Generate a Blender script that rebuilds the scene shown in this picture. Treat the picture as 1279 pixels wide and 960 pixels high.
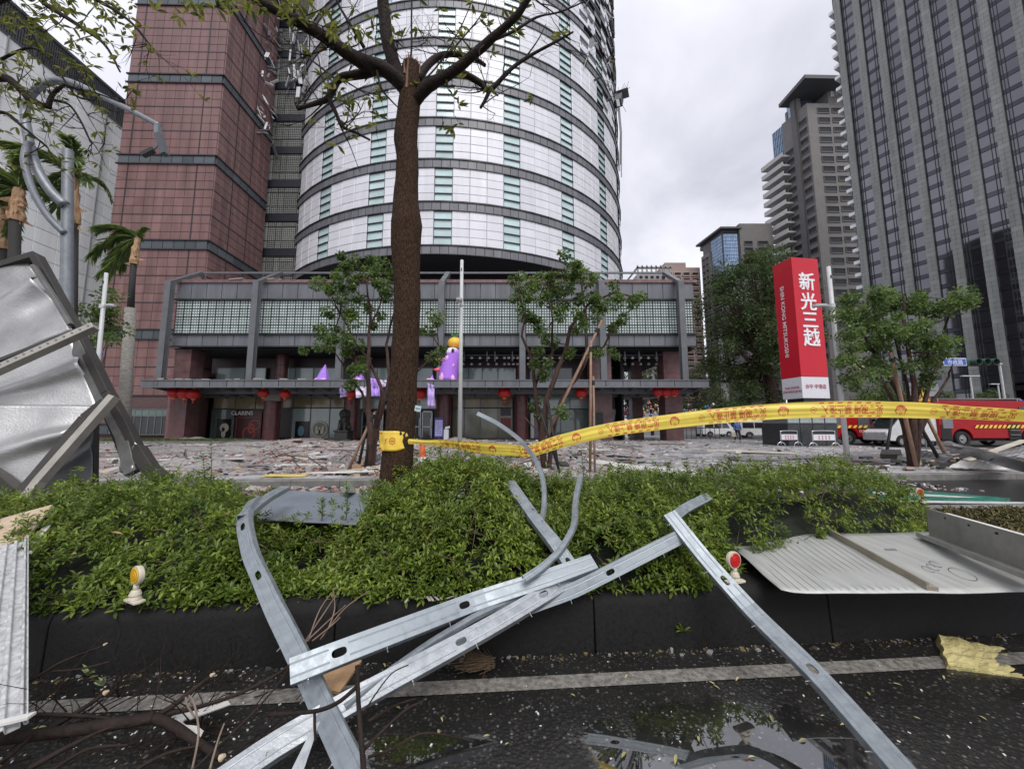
import bpy, math, random
import numpy as np
from mathutils import Vector, Matrix, noise as mnoise
random.seed(7); RNG=np.random.default_rng(11)
for o in list(bpy.data.objects): bpy.data.objects.remove(o)
SC=bpy.context.scene; COL=SC.collection
# ---------------- camera ----------------
CAMZ=1.25; PITCH=math.radians(6.4); FPX=480.0
cam=bpy.data.cameras.new('camera'); cam.sensor_width=36; cam.lens=36*FPX/1279; cam.clip_start=0.05; cam.clip_end=3000
co=bpy.data.objects.new('camera',cam); COL.objects.link(co); co.location=(0,0,CAMZ); co.rotation_euler=(math.pi/2+PITCH,0,0); SC.camera=co
# ---------------- sky, sun ----------------
SUN_EL=math.radians(52); SUN_AZ=math.radians(166)      # compass-like angle, from +Y clockwise: behind the camera
W=bpy.data.worlds.new('World'); SC.world=W; W.use_nodes=True
nt=W.node_tree; nt.nodes.clear()
def N(t,**k):
    n=nt.nodes.new(t)
    for a,b in k.items(): setattr(n,a,b)
    return n
bg=N('ShaderNodeBackground'); out=N('ShaderNodeOutputWorld'); sky=N('ShaderNodeTexSky',sky_type='NISHITA')
sky.sun_disc=False; sky.sun_elevation=SUN_EL; sky.sun_rotation=SUN_AZ; sky.dust_density=3
tc=N('ShaderNodeTexCoord'); sep=N('ShaderNodeSeparateXYZ'); nt.links.new(tc.outputs['Generated'],sep.inputs[0])
zz=N('ShaderNodeMath',operation='ADD'); zz.inputs[1].default_value=0.25; nt.links.new(sep.outputs[2],zz.inputs[0])
zm=N('ShaderNodeMath',operation='MAXIMUM'); zm.inputs[1].default_value=0.08; nt.links.new(zz.outputs[0],zm.inputs[0])
dx=N('ShaderNodeMath',operation='DIVIDE'); dy=N('ShaderNodeMath',operation='DIVIDE')
nt.links.new(sep.outputs[0],dx.inputs[0]); nt.links.new(zm.outputs[0],dx.inputs[1]); nt.links.new(sep.outputs[1],dy.inputs[0]); nt.links.new(zm.outputs[0],dy.inputs[1])
cb=N('ShaderNodeCombineXYZ'); nt.links.new(dx.outputs[0],cb.inputs[0]); nt.links.new(dy.outputs[0],cb.inputs[1])
n1=N('ShaderNodeTexNoise'); n1.inputs['Scale'].default_value=1.7; n1.inputs['Detail'].default_value=8; n1.inputs['Roughness'].default_value=.52; n1.inputs['Distortion'].default_value=.35
nt.links.new(cb.outputs[0],n1.inputs['Vector'])
cr=N('ShaderNodeValToRGB'); nt.links.new(n1.outputs['Fac'],cr.inputs[0])
e=cr.color_ramp; e.elements[0].position=.30; e.elements[0].color=(.43,.44,.50,1); e.elements[1].position=.72; e.elements[1].color=(.84,.845,.90,1)
m=e.elements.new(.5); m.color=(.62,.625,.69,1)
sc_=N('ShaderNodeVectorMath',operation='SCALE'); sc_.inputs['Scale'].default_value=10.0; nt.links.new(cr.outputs[0],sc_.inputs[0])
mx=N('ShaderNodeMixRGB'); mx.inputs[0].default_value=.95; nt.links.new(sky.outputs[0],mx.inputs[1]); nt.links.new(sc_.outputs[0],mx.inputs[2])
bg.inputs['Strength'].default_value=.1; nt.links.new(mx.outputs[0],bg.inputs[0]); nt.links.new(bg.outputs[0],out.inputs[0])
sl=bpy.data.lights.new('sun','SUN'); sl.energy=1.5; sl.angle=math.radians(35); sl.color=(1,.975,.94)
so=bpy.data.objects.new('sun',sl); COL.objects.link(so)
so.rotation_euler=(math.pi/2-SUN_EL,0,math.pi-SUN_AZ)
SC.view_settings.view_transform='Standard'; SC.view_settings.look='None'; SC.view_settings.gamma=1; SC.view_settings.exposure=0.58
SC.render.engine='CYCLES'
# ---------------- pixel <-> place helpers (photo pixels 1279x960) ----------------
cP,sP=math.cos(PITCH),math.sin(PITCH)
def ray(x,y):
    u=(x-639.5)/FPX; v=(480-y)/FPX
    return Vector((u,cP-v*sP,sP+v*cP))
def P(x,y,Y):                      # point seen at pixel, at depth Y
    d=ray(x,y); return Vector((0,0,CAMZ))+d*(Y/d.y)
def G(x,y,z=0.0):                  # point seen at pixel, at height z
    d=ray(x,y); return Vector((0,0,CAMZ))+d*((z-CAMZ)/d.z)
def proj(p):
    d=Vector(p)-Vector((0,0,CAMZ)); z=d.y*cP+d.z*sP
    if z<=.05: return None
    return (639.5+FPX*d.x/z, 480-FPX*(d.z*cP-d.y*sP)/z, z)
# ---------------- materials ----------------
MATS={}
def mat(name,col=(.5,.5,.5),rough=.6,metal=0.0,var=.12,scale=6.0,bump=0.0,bscale=None,spec=.5,col2=None,rnd=0.0,attr=None,coat=0.0,stretch=None,detail=6,emit=0,trans=0,wet=0,leaf=0,world=0):
    if name in MATS: return MATS[name]
    m=bpy.data.materials.new(name); m.use_nodes=True; t=m.node_tree; b=t.nodes['Principled BSDF']; MATS[name]=m
    b.inputs['Roughness'].default_value=rough; b.inputs['Metallic'].default_value=metal
    b.inputs['Specular IOR Level'].default_value=spec
    if coat: b.inputs['Coat Weight'].default_value=coat; b.inputs['Coat Roughness'].default_value=.08
    if trans: b.inputs['Transmission Weight'].default_value=trans
    if emit: b.inputs['Emission Color'].default_value=(*col,1); b.inputs['Emission Strength'].default_value=emit
    L=t.links.new
    tc=t.nodes.new('ShaderNodeTexCoord'); vec=tc.outputs['Object']
    if world: vec=t.nodes.new('ShaderNodeNewGeometry').outputs['Position']
    if stretch:
        mp=t.nodes.new('ShaderNodeMapping'); mp.inputs['Scale'].default_value=stretch; L(vec,mp.inputs[0]); vec=mp.outputs[0]
    nz=t.nodes.new('ShaderNodeTexNoise'); nz.inputs['Scale'].default_value=scale; nz.inputs['Detail'].default_value=detail; nz.inputs['Roughness'].default_value=.62; L(vec,nz.inputs['Vector'])
    rp=t.nodes.new('ShaderNodeValToRGB'); L(nz.outputs['Fac'],rp.inputs[0])
    c2=col2 or tuple(min(1,c*(1+var)) for c in col); c1=col if col2 else tuple(c*(1-var) for c in col)
    rp.color_ramp.elements[0].position=.33; rp.color_ramp.elements[0].color=(*c1,1)
    rp.color_ramp.elements[1].position=.67; rp.color_ramp.elements[1].color=(*c2,1)
    o=rp.outputs[0]
    if rnd or attr:
        hs=t.nodes.new('ShaderNodeHueSaturation'); L(o,hs.inputs['Color'])
        if attr:
            at=t.nodes.new('ShaderNodeAttribute'); at.attribute_name=attr; src=at.outputs['Fac']
        else:
            oi=t.nodes.new('ShaderNodeObjectInfo'); src=oi.outputs['Random']
        mr=t.nodes.new('ShaderNodeMapRange'); L(src,mr.inputs[0]); mr.inputs[3].default_value=1-rnd; mr.inputs[4].default_value=1+rnd; L(mr.outputs[0],hs.inputs['Value'])
        if attr:
            mh=t.nodes.new('ShaderNodeMapRange'); L(src,mh.inputs[0]); mh.inputs[3].default_value=.515; mh.inputs[4].default_value=.485; L(mh.outputs[0],hs.inputs['Hue'])
        o=hs.outputs[0]
    L(o,b.inputs['Base Color'])
    if leaf:
        tl=t.nodes.new('ShaderNodeBsdfTranslucent'); hs2=t.nodes.new('ShaderNodeHueSaturation'); hs2.inputs['Hue'].default_value=.485; hs2.inputs['Value'].default_value=1.9; L(o,hs2.inputs['Color']); L(hs2.outputs[0],tl.inputs[0])
        ms=t.nodes.new('ShaderNodeMixShader'); ms.inputs[0].default_value=leaf; L(b.outputs[0],ms.inputs[1]); L(tl.outputs[0],ms.inputs[2]); L(ms.outputs[0],t.nodes['Material Output'].inputs[0])
    if wet:
        mr2=t.nodes.new('ShaderNodeMapRange'); L(nz.outputs['Fac'],mr2.inputs[0]); mr2.inputs[1].default_value=.4; mr2.inputs[2].default_value=.6; mr2.inputs[3].default_value=rough-wet; mr2.inputs[4].default_value=rough+wet*.4; L(mr2.outputs[0],b.inputs['Roughness'])
    if bump:
        nb=t.nodes.new('ShaderNodeTexNoise'); nb.inputs['Scale'].default_value=bscale or scale*4; nb.inputs['Detail'].default_value=5; L(vec,nb.inputs['Vector'])
        bp=t.nodes.new('ShaderNodeBump'); bp.inputs['Strength'].default_value=bump; bp.inputs['Distance'].default_value=.02; L(nb.outputs['Fac'],bp.inputs['Height']); L(bp.outputs[0],b.inputs['Normal'])
    return m
# ---------------- mesh helpers ----------------
def V(*a): return Vector(a if len(a)==3 else a[0])
class MB:
    def __init__(s): s.v=[];s.f=[];s.m=[]
    def add(s,vs,fs,m=0):
        n=len(s.v); s.v+=[tuple(v) for v in vs]; s.f+=[[i+n for i in f] for f in fs]; s.m+=[m]*len(fs); return s
    def obox(s,c,a,b,d,m=0):
        c,a,b,d=V(c),V(a),V(b),V(d)
        vs=[c+sx*a+sy*b+sz*d for sx in(-1,1) for sy in(-1,1) for sz in(-1,1)]
        return s.add(vs,[(0,1,3,2),(4,6,7,5),(0,4,5,1),(2,3,7,6),(0,2,6,4),(1,5,7,3)],m)
    def box(s,x0,x1,y0,y1,z0,z1,m=0):
        return s.obox(((x0+x1)/2,(y0+y1)/2,(z0+z1)/2),((x1-x0)/2,0,0),(0,(y1-y0)/2,0),(0,0,(z1-z0)/2),m)
    def beam(s,a,b,w,h,m=0,up=(0,0,1)):
        a,b=V(a),V(b); t=(b-a); L=t.length; t.normalize(); u=V(up)
        if abs(t.dot(u))>.98: u=V(0,1,0)
        sd=t.cross(u).normalized(); u=sd.cross(t).normalized()
        return s.obox((a+b)/2,t*L/2,sd*w/2,u*h/2,m)
    def tube(s,pts,rad,n=8,m=0,cap=True,wob=0):
        pts=[V(p) for p in pts]; k=len(pts)
        if not hasattr(rad,'__len__'): rad=[rad]*k
        vs=[];fs=[]; u=None
        for i,p in enumerate(pts):
            t=(pts[min(i+1,k-1)]-pts[max(i-1,0)]).normalized()
            if u is None:
                u=t.orthogonal().normalized()
            u=(u-t*u.dot(t)); u=u.normalized() if u.length>1e-6 else t.orthogonal().normalized()
            w=t.cross(u)
            for j in range(n):
                a=2*math.pi*j/n; r=rad[i]*(1+(random.uniform(-wob,wob) if wob else 0)); vs.append(p+(u*math.cos(a)+w*math.sin(a))*r)
        for i in range(k-1):
            for j in range(n): fs.append((i*n+j,i*n+(j+1)%n,(i+1)*n+(j+1)%n,(i+1)*n+j))
        if cap: fs+= [tuple(range(n))[::-1],tuple((k-1)*n+j for j in range(n))]
        return s.add(vs,fs,m)
    def cyl(s,a,b,r,n=16,m=0,r2=None): return s.tube([a,b],[r,r if r2 is None else r2],n,m)
    def lathe(s,prof,c=(0,0,0),n=20,m=0,ax=None):
        vs=[];fs=[]; c=V(c); k=len(prof)
        for r,z in prof:
            for j in range(n):
                a=2*math.pi*j/n; vs.append(c+V(r*math.cos(a),r*math.sin(a),z))
        for i in range(k-1):
            for j in range(n): fs.append((i*n+j,i*n+(j+1)%n,(i+1)*n+(j+1)%n,(i+1)*n+j))
        fs+=[tuple(range(n))[::-1],tuple((k-1)*n+j for j in range(n))]
        return s.add(vs,fs,m)
    def prism(s,poly,ext,m=0):
        ext=V(ext); p=[V(q) for q in poly]; n=len(p)
        fs=[tuple(range(n))[::-1],tuple(range(n,2*n))]+[(i,(i+1)%n,(i+1)%n+n,i+n) for i in range(n)]
        return s.add(p+[q+ext for q in p],fs,m)
    def blob(s,c,r,m=0,n=8,k=5,jit=.1,sq=(1,1,1)):
        c=V(c); vs=[c+V(0,0,-r*sq[2])];fs=[]
        for i in range(1,k):
            ph=math.pi*i/k
            for j in range(n):
                a=2*math.pi*j/n; q=r*(1+random.uniform(-jit,jit))
                vs.append(c+V(q*sq[0]*math.sin(ph)*math.cos(a),q*sq[1]*math.sin(ph)*math.sin(a),-q*sq[2]*math.cos(ph)))
        vs.append(c+V(0,0,r*sq[2])); T=len(vs)-1
        for j in range(n): fs.append((0,1+(j+1)%n,1+j)); fs.append((T,T-n+j,T-n+(j+1)%n))
        for i in range(k-2):
            for j in range(n): a=1+i*n; fs.append((a+j,a+(j+1)%n,a+n+(j+1)%n,a+n+j))
        return s.add(vs,fs,m)
    def patch(s,p00,p10,p11,p01,nu=8,nv=8,fn=None,m=0,th=0.0):
        p00,p10,p11,p01=map(V,(p00,p10,p11,p01)); nn=(p10-p00).cross(p01-p00).normalized(); vs=[]
        for j in range(nv+1):
            for i in range(nu+1):
                u,v=i/nu,j/nv; q=p00*(1-u)*(1-v)+p10*u*(1-v)+p11*u*v+p01*(1-u)*v
                vs.append(q+nn*(fn(u,v) if fn else 0))
        fs=[(j*(nu+1)+i,j*(nu+1)+i+1,(j+1)*(nu+1)+i+1,(j+1)*(nu+1)+i) for j in range(nv) for i in range(nu)]
        return s.add(vs,fs,m)
    def build(s,name,mats,parent=None,smooth=False,label=None,kind=None,bevel=0,solid=0,auto=None,sub=0):
        me=bpy.data.meshes.new(name); me.from_pydata(s.v,[],s.f)
        for mm in (mats if isinstance(mats,(list,tuple)) else [mats]): me.materials.append(mm)
        if any(s.m): me.polygons.foreach_set('material_index',s.m)
        if smooth:
            me.polygons.foreach_set('use_smooth',[True]*len(s.f))
            if auto: me.set_sharp_from_angle(angle=math.radians(auto))
        o=bpy.data.objects.new(name,me); COL.objects.link(o)
        if parent: o.parent=parent
        if label: o['label']=label
        if kind: o['kind']=kind
        if solid:
            md=o.modifiers.new('s','SOLIDIFY'); md.thickness=solid; md.offset=0
        if sub:
            md=o.modifiers.new('u','SUBSURF'); md.levels=sub; md.render_levels=sub
        if bevel:
            md=o.modifiers.new('b','BEVEL'); md.width=bevel; md.segments=2; md.limit_method='ANGLE'
        return o
def thing(name,label,cat,loc=(0,0,0),rotz=0,group=None):
    o=bpy.data.objects.new(name,None); o.empty_display_size=.2; COL.objects.link(o); o.location=loc; o.rotation_euler=(0,0,rotz)
    o['label']=label; o['category']=cat
    if group: o['group']=group
    return o
def tag(o,label,cat,group=None,kind=None):
    o['label']=label; o['category']=cat
    if group: o['group']=group
    if kind: o['kind']=kind
    return o
_UC={}
def ucube(m,bev=0.0):
    k=(m.name,bev)
    if k not in _UC:
        b=MB()
        if bev==0: b.obox((0,0,0),(.5,0,0),(0,.5,0),(0,0,.5))
        else:   # front face inset (facing -Y)
            c=.5-bev
            vs=[(-.5,.5,-.5),(.5,.5,-.5),(.5,.5,.5),(-.5,.5,.5),(-.5,-.5+.3,-.5),(.5,-.5+.3,-.5),(.5,-.5+.3,.5),(-.5,-.5+.3,.5),(-c,-.5,-c),(c,-.5,-c),(c,-.5,c),(-c,-.5,c)]
            fs=[(0,3,2,1),(0,1,5,4),(1,2,6,5),(2,3,7,6),(3,0,4,7),(4,5,9,8),(5,6,10,9),(6,7,11,10),(7,4,8,11),(8,9,10,11)]
            b.add(vs,fs)
        me=bpy.data.meshes.new('piece'); me.from_pydata(b.v,[],b.f); me.materials.append(m); _UC[k]=me
    return _UC[k]
def piece(name,me,parent,loc,rot=(0,0,0),scale=(1,1,1)):
    o=bpy.data.objects.new(name,me); COL.objects.link(o); o.parent=parent; o.location=loc; o.rotation_euler=rot; o.scale=scale; return o
def pieces(name,me,parent,items,limit=300):
    """items: (loc,rot,scale) local to parent. largest in view become objects, the rest one joined part"""
    M=Matrix.LocRotScale(parent.location,parent.rotation_euler,(1,1,1)) if parent else Matrix()
    def key(it):
        w=M@V(it[0]); q=proj(w)
        if not q: return 1e9
        inside=-60<q[0]<1340 and -40<q[1]<1000
        ar=max(it[2])**2
        return q[2]**2/ar*(1 if inside else 1e4)
    items=sorted(items,key=key); mat_=me.materials[0]
    for it in items[:limit]: piece(name,me,parent,*it)
    rest=items[limit:]
    if rest:
        from mathutils import Euler
        bv=[v.co.copy() for v in me.vertices]; bf=[list(p.vertices) for p in me.polygons]; b=MB()
        for loc,rot,s in rest:
            mm=Matrix.LocRotScale(V(loc),Euler(rot),V(s)); b.add([mm@v for v in bv],bf)
        o=b.build(name,mat_,parent); o['kind']='stuff'
def npmesh(name,verts,faces,m,parent=None,attr=None,smooth=False,kind=None):
    """verts Nx3, faces MxK arrays (same K); fast"""
    me=bpy.data.meshes.new(name); K=faces.shape[1]
    me.vertices.add(len(verts)); me.vertices.foreach_set('co',verts.astype(np.float32).ravel())
    me.loops.add(faces.size); me.loops.foreach_set('vertex_index',faces.astype(np.int32).ravel())
    me.polygons.add(len(faces)); me.polygons.foreach_set('loop_start',np.arange(0,faces.size,K,dtype=np.int32)); 
    try: me.polygons.foreach_set('loop_total',np.full(len(faces),K,dtype=np.int32))
    except Exception: pass
    if smooth: me.polygons.foreach_set('use_smooth',np.ones(len(faces),dtype=bool))
    me.update(calc_edges=True); me.validate()
    for mm in (m if isinstance(m,list) else [m]): me.materials.append(mm)
    if attr is not None:
        a=me.attributes.new('rnd','FLOAT','POINT'); a.data.foreach_set('value',attr.astype(np.float32))
    o=bpy.data.objects.new(name,me); COL.objects.link(o)
    if parent: o.parent=parent
    if kind: o['kind']=kind
    return o
# leaf templates: length along +Y, width X, normal Z
LEAF_FINE=(np.array([(0,0,0),(-.32,.35,.05),(0,.35,-.03),(.32,.35,.05),(-.3,.68,.02),(0,.68,-.05),(.3,.68,.02),(0,1,-.12)]),
  np.array([(0,2,1),(0,3,2),(1,2,5),(1,5,4),(2,3,6),(2,6,5),(4,5,7),(5,6,7)]))
LEAF_LONG=(np.array([(0,0,0),(-.15,.5,.03),(0,.55,-.04),(.15,.5,.03),(0,1,-.14)]),np.array([(0,2,1),(0,3,2),(1,2,4),(2,3,4)]))
LEAF_CHEAP=(np.array([(0,0,0),(-.35,.5,.08),(.35,.5,.08),(0,1,-.08)]),np.array([(0,2,3),(0,3,1)]))
def rotframes(d,rng=RNG,roll=None):
    """d Nx3 directions -> frames (x,y=d,z)"""
    d=d/np.linalg.norm(d,axis=1,keepdims=True)
    up=np.tile([0,0,1.0],(len(d),1)); x=np.cross(d,up); n=np.linalg.norm(x,axis=1,keepdims=True); x=np.where(n>1e-3,x/np.maximum(n,1e-6),[1,0,0]); z=np.cross(x,d)
    a=rng.uniform(-.7,.7,len(d)) if roll is None else rng.uniform(-roll,roll,len(d))
    c,s=np.cos(a)[:,None],np.sin(a)[:,None]
    return x*c+z*s,d,-x*s+z*c
def leaves(pos,dirs,size,tmpl,rng=RNG,roll=None,wid=1.0):
    X,Y,Z=rotframes(dirs,rng,roll); tv,tf=tmpl; n=len(pos); k=len(tv)
    size=np.broadcast_to(size,(n,))[:,None,None]
    v=pos[:,None,:]+size*(tv[None,:,0,None]*wid*X[:,None,:]+tv[None,:,1,None]*Y[:,None,:]+tv[None,:,2,None]*Z[:,None,:])
    f=(tf[None]+(np.arange(n)*k)[:,None,None]).reshape(-1,3)
    return v.reshape(-1,3),f
def sph(n,rng=RNG):
    d=rng.normal(size=(n,3)); return d/np.linalg.norm(d,axis=1,keepdims=True)
# text as flat / thin mesh
def text_mesh(s,size=1.0,ext=0.0,bold=0.0,spacing=1.0):
    cu=bpy.data.curves.new('t','FONT'); cu.body=s; cu.size=size; cu.extrude=ext; cu.offset=bold; cu.align_x='CENTER'; cu.align_y='CENTER'; cu.space_character=spacing; cu.resolution_u=3
    o=bpy.data.objects.new('t',cu); COL.objects.link(o); dg=bpy.context.evaluated_depsgraph_get()
    me=bpy.data.meshes.new_from_object(o.evaluated_get(dg)); 
    vs=[v.co.copy() for v in me.vertices]; fs=[list(p.vertices) for p in me.polygons]
    bpy.data.objects.remove(o); bpy.data.curves.remove(cu); bpy.data.meshes.remove(me)
    return vs,fs
def text_on(name,s,parent,origin,xd,yd,size,m,ext=.004,bold=0,spacing=1,off=0.0,wx=1.0):
    vs,fs=text_mesh(s,size,ext,bold,spacing); xd,yd=V(xd).normalized(),V(yd).normalized(); zd=xd.cross(yd); o=V(origin)+zd*off
    return MB().add([o+xd*(v.x*wx)+yd*v.y+zd*v.z for v in vs],fs).build(name,m,parent)
# =================== SETTING: ground, road, kerbs, plaza ===================
TH=math.atan(.077); CT,ST=math.cos(TH),math.sin(TH); T0=2.263
def RD(s,t,z=0): return V(s*CT-(t+T0)*ST, s*ST+(t+T0)*CT, z)     # road frame: s along the kerb, t behind its face
def toST(p): return (p[0]*CT+p[1]*ST, -p[0]*ST+p[1]*CT-T0)
def sheet(name,pts,m,kind='structure',thick=0.0,parent=None):
    b=MB(); b.add(pts,[tuple(range(len(pts)))]) if not thick else b.prism([V(p)-V(0,0,thick) for p in pts],(0,0,thick))
    o=b.build(name,m,parent); o['kind']=kind; return o
# wet asphalt with aggregate and puddles
def asphalt_mat(name,base=.017,agg=.15,pudd=True,scale=62,rough=.30):
    m=bpy.data.materials.new(name); m.use_nodes=True; t=m.node_tree; b=t.nodes['Principled BSDF']; L=t.links.new
    def n(k,**kw):
        x=t.nodes.new(k)
        for a,c in kw.items(): setattr(x,a,c)
        return x
    tc=n('ShaderNodeTexCoord')
    vo=n('ShaderNodeTexVoronoi'); vo.inputs['Scale'].default_value=scale; L(tc.outputs['Object'],vo.inputs['Vector'])
    wn=n('ShaderNodeTexWhiteNoise'); L(vo.outputs['Position'],wn.inputs[0])
    rr=n('ShaderNodeValToRGB'); L(wn.outputs['Value'],rr.inputs[0]); r=rr.color_ramp
    r.elements[0].position=.45; r.elements[0].color=(base*1.3,base*1.02,base*.82,1); r.elements[1].position=1; r.elements[1].color=(agg,agg*.95,agg*.85,1)
    q=r.elements.new(.86); q.color=(base*2.6,base*2.4,base*2.2,1)
    lm=n('ShaderNodeMapRange'); L(vo.outputs['Distance'],lm.inputs[0]); lm.inputs[1].default_value=.25; lm.inputs[2].default_value=.5; lm.inputs[3].default_value=0; lm.inputs[4].default_value=1
    mx=n('ShaderNodeMixRGB'); L(lm.outputs[0],mx.inputs[0]); L(rr.outputs[0],mx.inputs[1]); mx.inputs[2].default_value=(base*.8,base*.8,base*.8,1)
    big=n('ShaderNodeTexNoise'); big.inputs['Scale'].default_value=1.3; big.inputs['Detail'].default_value=7; L(tc.outputs['Object'],big.inputs['Vector'])
    mul=n('ShaderNodeMixRGB',blend_type='MULTIPLY'); mul.inputs[0].default_value=1; L(mx.outputs[0],mul.inputs[1])
    bm=n('ShaderNodeMapRange'); L(big.outputs['Fac'],bm.inputs[0]); bm.inputs[1].default_value=.3; bm.inputs[2].default_value=.7; bm.inputs[3].default_value=.6; bm.inputs[4].default_value=1.35
    L(bm.outputs[0],mul.inputs[2]); L(mul.outputs[0],b.inputs['Base Color'])
    bp=n('ShaderNodeBump'); bp.inputs['Distance'].default_value=.0022; L(vo.outputs['Distance'],bp.inputs['Height']); bp.invert=True
    b.inputs['Specular IOR Level'].default_value=.5; b.inputs['IOR'].default_value=1.45
    if pudd:
        # puddle mask: two shallow hollows with ragged edges
        acc=None
        for (cx,cy,a,bb) in ((.92,1.64,.56,.27),(.12,1.38,.40,.12),(-.35,1.66,.30,.07),(2.6,1.95,.30,.07)):
            mp=n('ShaderNodeMapping'); mp.inputs['Location'].default_value=(-cx/a,-cy/bb,0); mp.inputs['Scale'].default_value=(1/a,1/bb,0); L(tc.outputs['Object'],mp.inputs[0])
            ln=n('ShaderNodeVectorMath',operation='LENGTH'); L(mp.outputs[0],ln.inputs[0])
            if acc is None: acc=ln.outputs['Value']
            else:
                mi=n('ShaderNodeMath',operation='MINIMUM'); L(acc,mi.inputs[0]); L(ln.outputs['Value'],mi.inputs[1]); acc=mi.outputs[0]
        nz=n('ShaderNodeTexNoise'); nz.inputs['Scale'].default_value=4.5; nz.inputs['Detail'].default_value=9; nz.inputs['Roughness'].default_value=.68; L(tc.outputs['Object'],nz.inputs['Vector'])
        ad=n('ShaderNodeMath',operation='MULTIPLY_ADD'); L(nz.outputs['Fac'],ad.inputs[0]); ad.inputs[1].default_value=2.6; L(acc,ad.inputs[2])
        mk=n('ShaderNodeMapRange'); L(ad.outputs[0],mk.inputs[0]); mk.inputs[1].default_value=2.20; mk.inputs[2].default_value=2.42; mk.inputs[3].default_value=0; mk.inputs[4].default_value=1
        rg=n('ShaderNodeMapRange'); L(mk.outputs[0],rg.inputs[0]); rg.inputs[3].default_value=.015; rg.inputs[4].default_value=rough
        L(rg.outputs[0],b.inputs['Roughness']); ri=n('ShaderNodeMapRange'); L(mk.outputs[0],ri.inputs[0]); ri.inputs[3].default_value=2.8; ri.inputs[4].default_value=1.5; L(ri.outputs[0],b.inputs['IOR']); bs=n('ShaderNodeMath',operation='MULTIPLY'); L(mk.outputs[0],bs.inputs[0]); bs.inputs[1].default_value=.9; L(bs.outputs[0],bp.inputs['Strength'])
    else:
        b.inputs['Roughness'].default_value=rough; bp.inputs['Strength'].default_value=.6
    L(bp.outputs[0],b.inputs['Normal']); MATS[name]=m; return m
M_road=asphalt_mat('wet_asphalt',.019,.17); M_road2=asphalt_mat('far_asphalt',.05,.2,False,40,.42)
M_black=mat('black_kerb_concrete',(.006,.006,.0062),.6,col2=(.017,.0165,.016),scale=55,bump=.35,bscale=420,detail=10,spec=.22,wet=.12)
M_conc=mat('grey_concrete',(.17,.165,.155),.65,var=.3,scale=5,bump=.4,bscale=60)
sheet('ground',[(-900,-60,-.01),(900,-60,-.01),(900,1500,-.01),(-900,1500,-.01)],mat('far_ground',(.10,.10,.10),.6,var=.2,scale=.2))
sheet('road',[RD(-14,-6),RD(16,-6),RD(16,8.45),RD(-14,8.45)],M_road)
sheet('side_road',[(21.3,10,-.004),(140,10,-.004),(140,60,-.004),(21.3,60,-.004)],M_road2)
M_line=mat('worn_white_paint',(.085,.08,.072),.5,scale=30,col2=(.30,.28,.25),bump=.4,bscale=200,detail=9)
b=MB(); b.patch(RD(-9,-.285,.004),RD(9,-.285,.004),RD(9,-.185,.004),RD(-9,-.185,.004),60,1); o=b.build('road_line',M_line); o['kind']='structure'
# kerb of single stones with rounded tops
kerb=bpy.data.objects.new('kerb',None); COL.objects.link(kerb); kerb['kind']='structure'
prof=[(-.012,-.02),(0,.24),(.008,.275),(.03,.302),(.065,.318),(.11,.322),(.20,.322),(.20,-.02)]
s=-9.3; i=0
while s<9.5:
    L_=1.42; b=MB(); g=.0025
    b.prism([RD(s+g,t+random.uniform(-.0015,.0015),z) for t,z in prof],RD(s+L_-g,0)-RD(s+g,0)); b.build('kerb_stone',M_black,kerb,smooth=True,auto=50,bevel=.006); s+=L_; i+=1
b=MB(); b.prism([RD(-9.4,.02,-.01),RD(-9.4,.02,.29),RD(-9.4,.19,.3),RD(-9.4,.19,-.01)],RD(19,0)-RD(0,0)); b.build('kerb_joint',mat('joint_dirt',(.006,.006,.006),.9),kerb)
b=MB()
for s in np.arange(-9.4,9.5,1.3):
    b.prism([RD(s,1.98,0),RD(s,1.98,.30),RD(s,2.0,.32),RD(s,2.12,.32),RD(s,2.14,.30),RD(s,2.14,0)],RD(1.29,0)-RD(0,0))
o=b.build('rear_kerb',M_conc); o['kind']='structure'
M_soil=mat('median_soil',(.035,.024,.014),.95,var=.5,scale=14,bump=1,bscale=70,col2=(.09,.065,.035))
b=MB(); b.patch(RD(-9.4,.17,.29),RD(9.6,.17,.29),RD(9.6,2.0,.30),RD(-9.4,2.0,.30),90,12,lambda u,v: .035*mnoise.noise((u*60,v*8,1))*(0<v<1)); o=b.build('median_soil',M_soil,smooth=True); o['kind']='structure'
# dead grass on the right part of the median
n=26000; s_=RNG.uniform(2.6,9,n); t_=RNG.uniform(.3,1.95,n); pos=np.array([list(RD(a,c,.30)) for a,c in zip(s_,t_)])
d=sph(n); d[:,2]=np.abs(d[:,2])*.5+.15; vv,ff=leaves(pos,d,RNG.uniform(.03,.085,n),LEAF_CHEAP,wid=.25)
npmesh('grass',vv,ff,mat('dry_grass',(.06,.05,.02),.8,col2=(.16,.15,.05),scale=40,rnd=.5,attr='rnd'),attr=np.repeat(RNG.random(n),4),kind='stuff')
# plaza beyond the lane
PZ=.15; T1=6.32
M_plaza=mat('plaza_paving',(.27,.265,.27),.42,scale=1.6,col2=(.47,.465,.47),bump=.25,bscale=25,wet=.28,detail=10)
pl=[RD(-40,T1+.15,PZ),RD(22,T1+.15,PZ),(21.3,26,PZ),(21.3,60,PZ),(-60,60,PZ)]
sheet('plaza',[tuple(p) for p in pl],M_plaza)
pk=bpy.data.objects.new('plaza_kerb',None); COL.objects.link(pk); pk['kind']='structure'
for s in np.arange(-14,20,1.0):
    b=MB(); b.prism([RD(s,T1,-.01),RD(s,T1+.005,PZ-.02),RD(s,T1+.03,PZ+.004),RD(s,T1+.2,PZ+.004),RD(s,T1+.2,-.01)],RD(.992,0)-RD(0,0)); b.build('kerb_stone',M_conc,pk)
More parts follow.
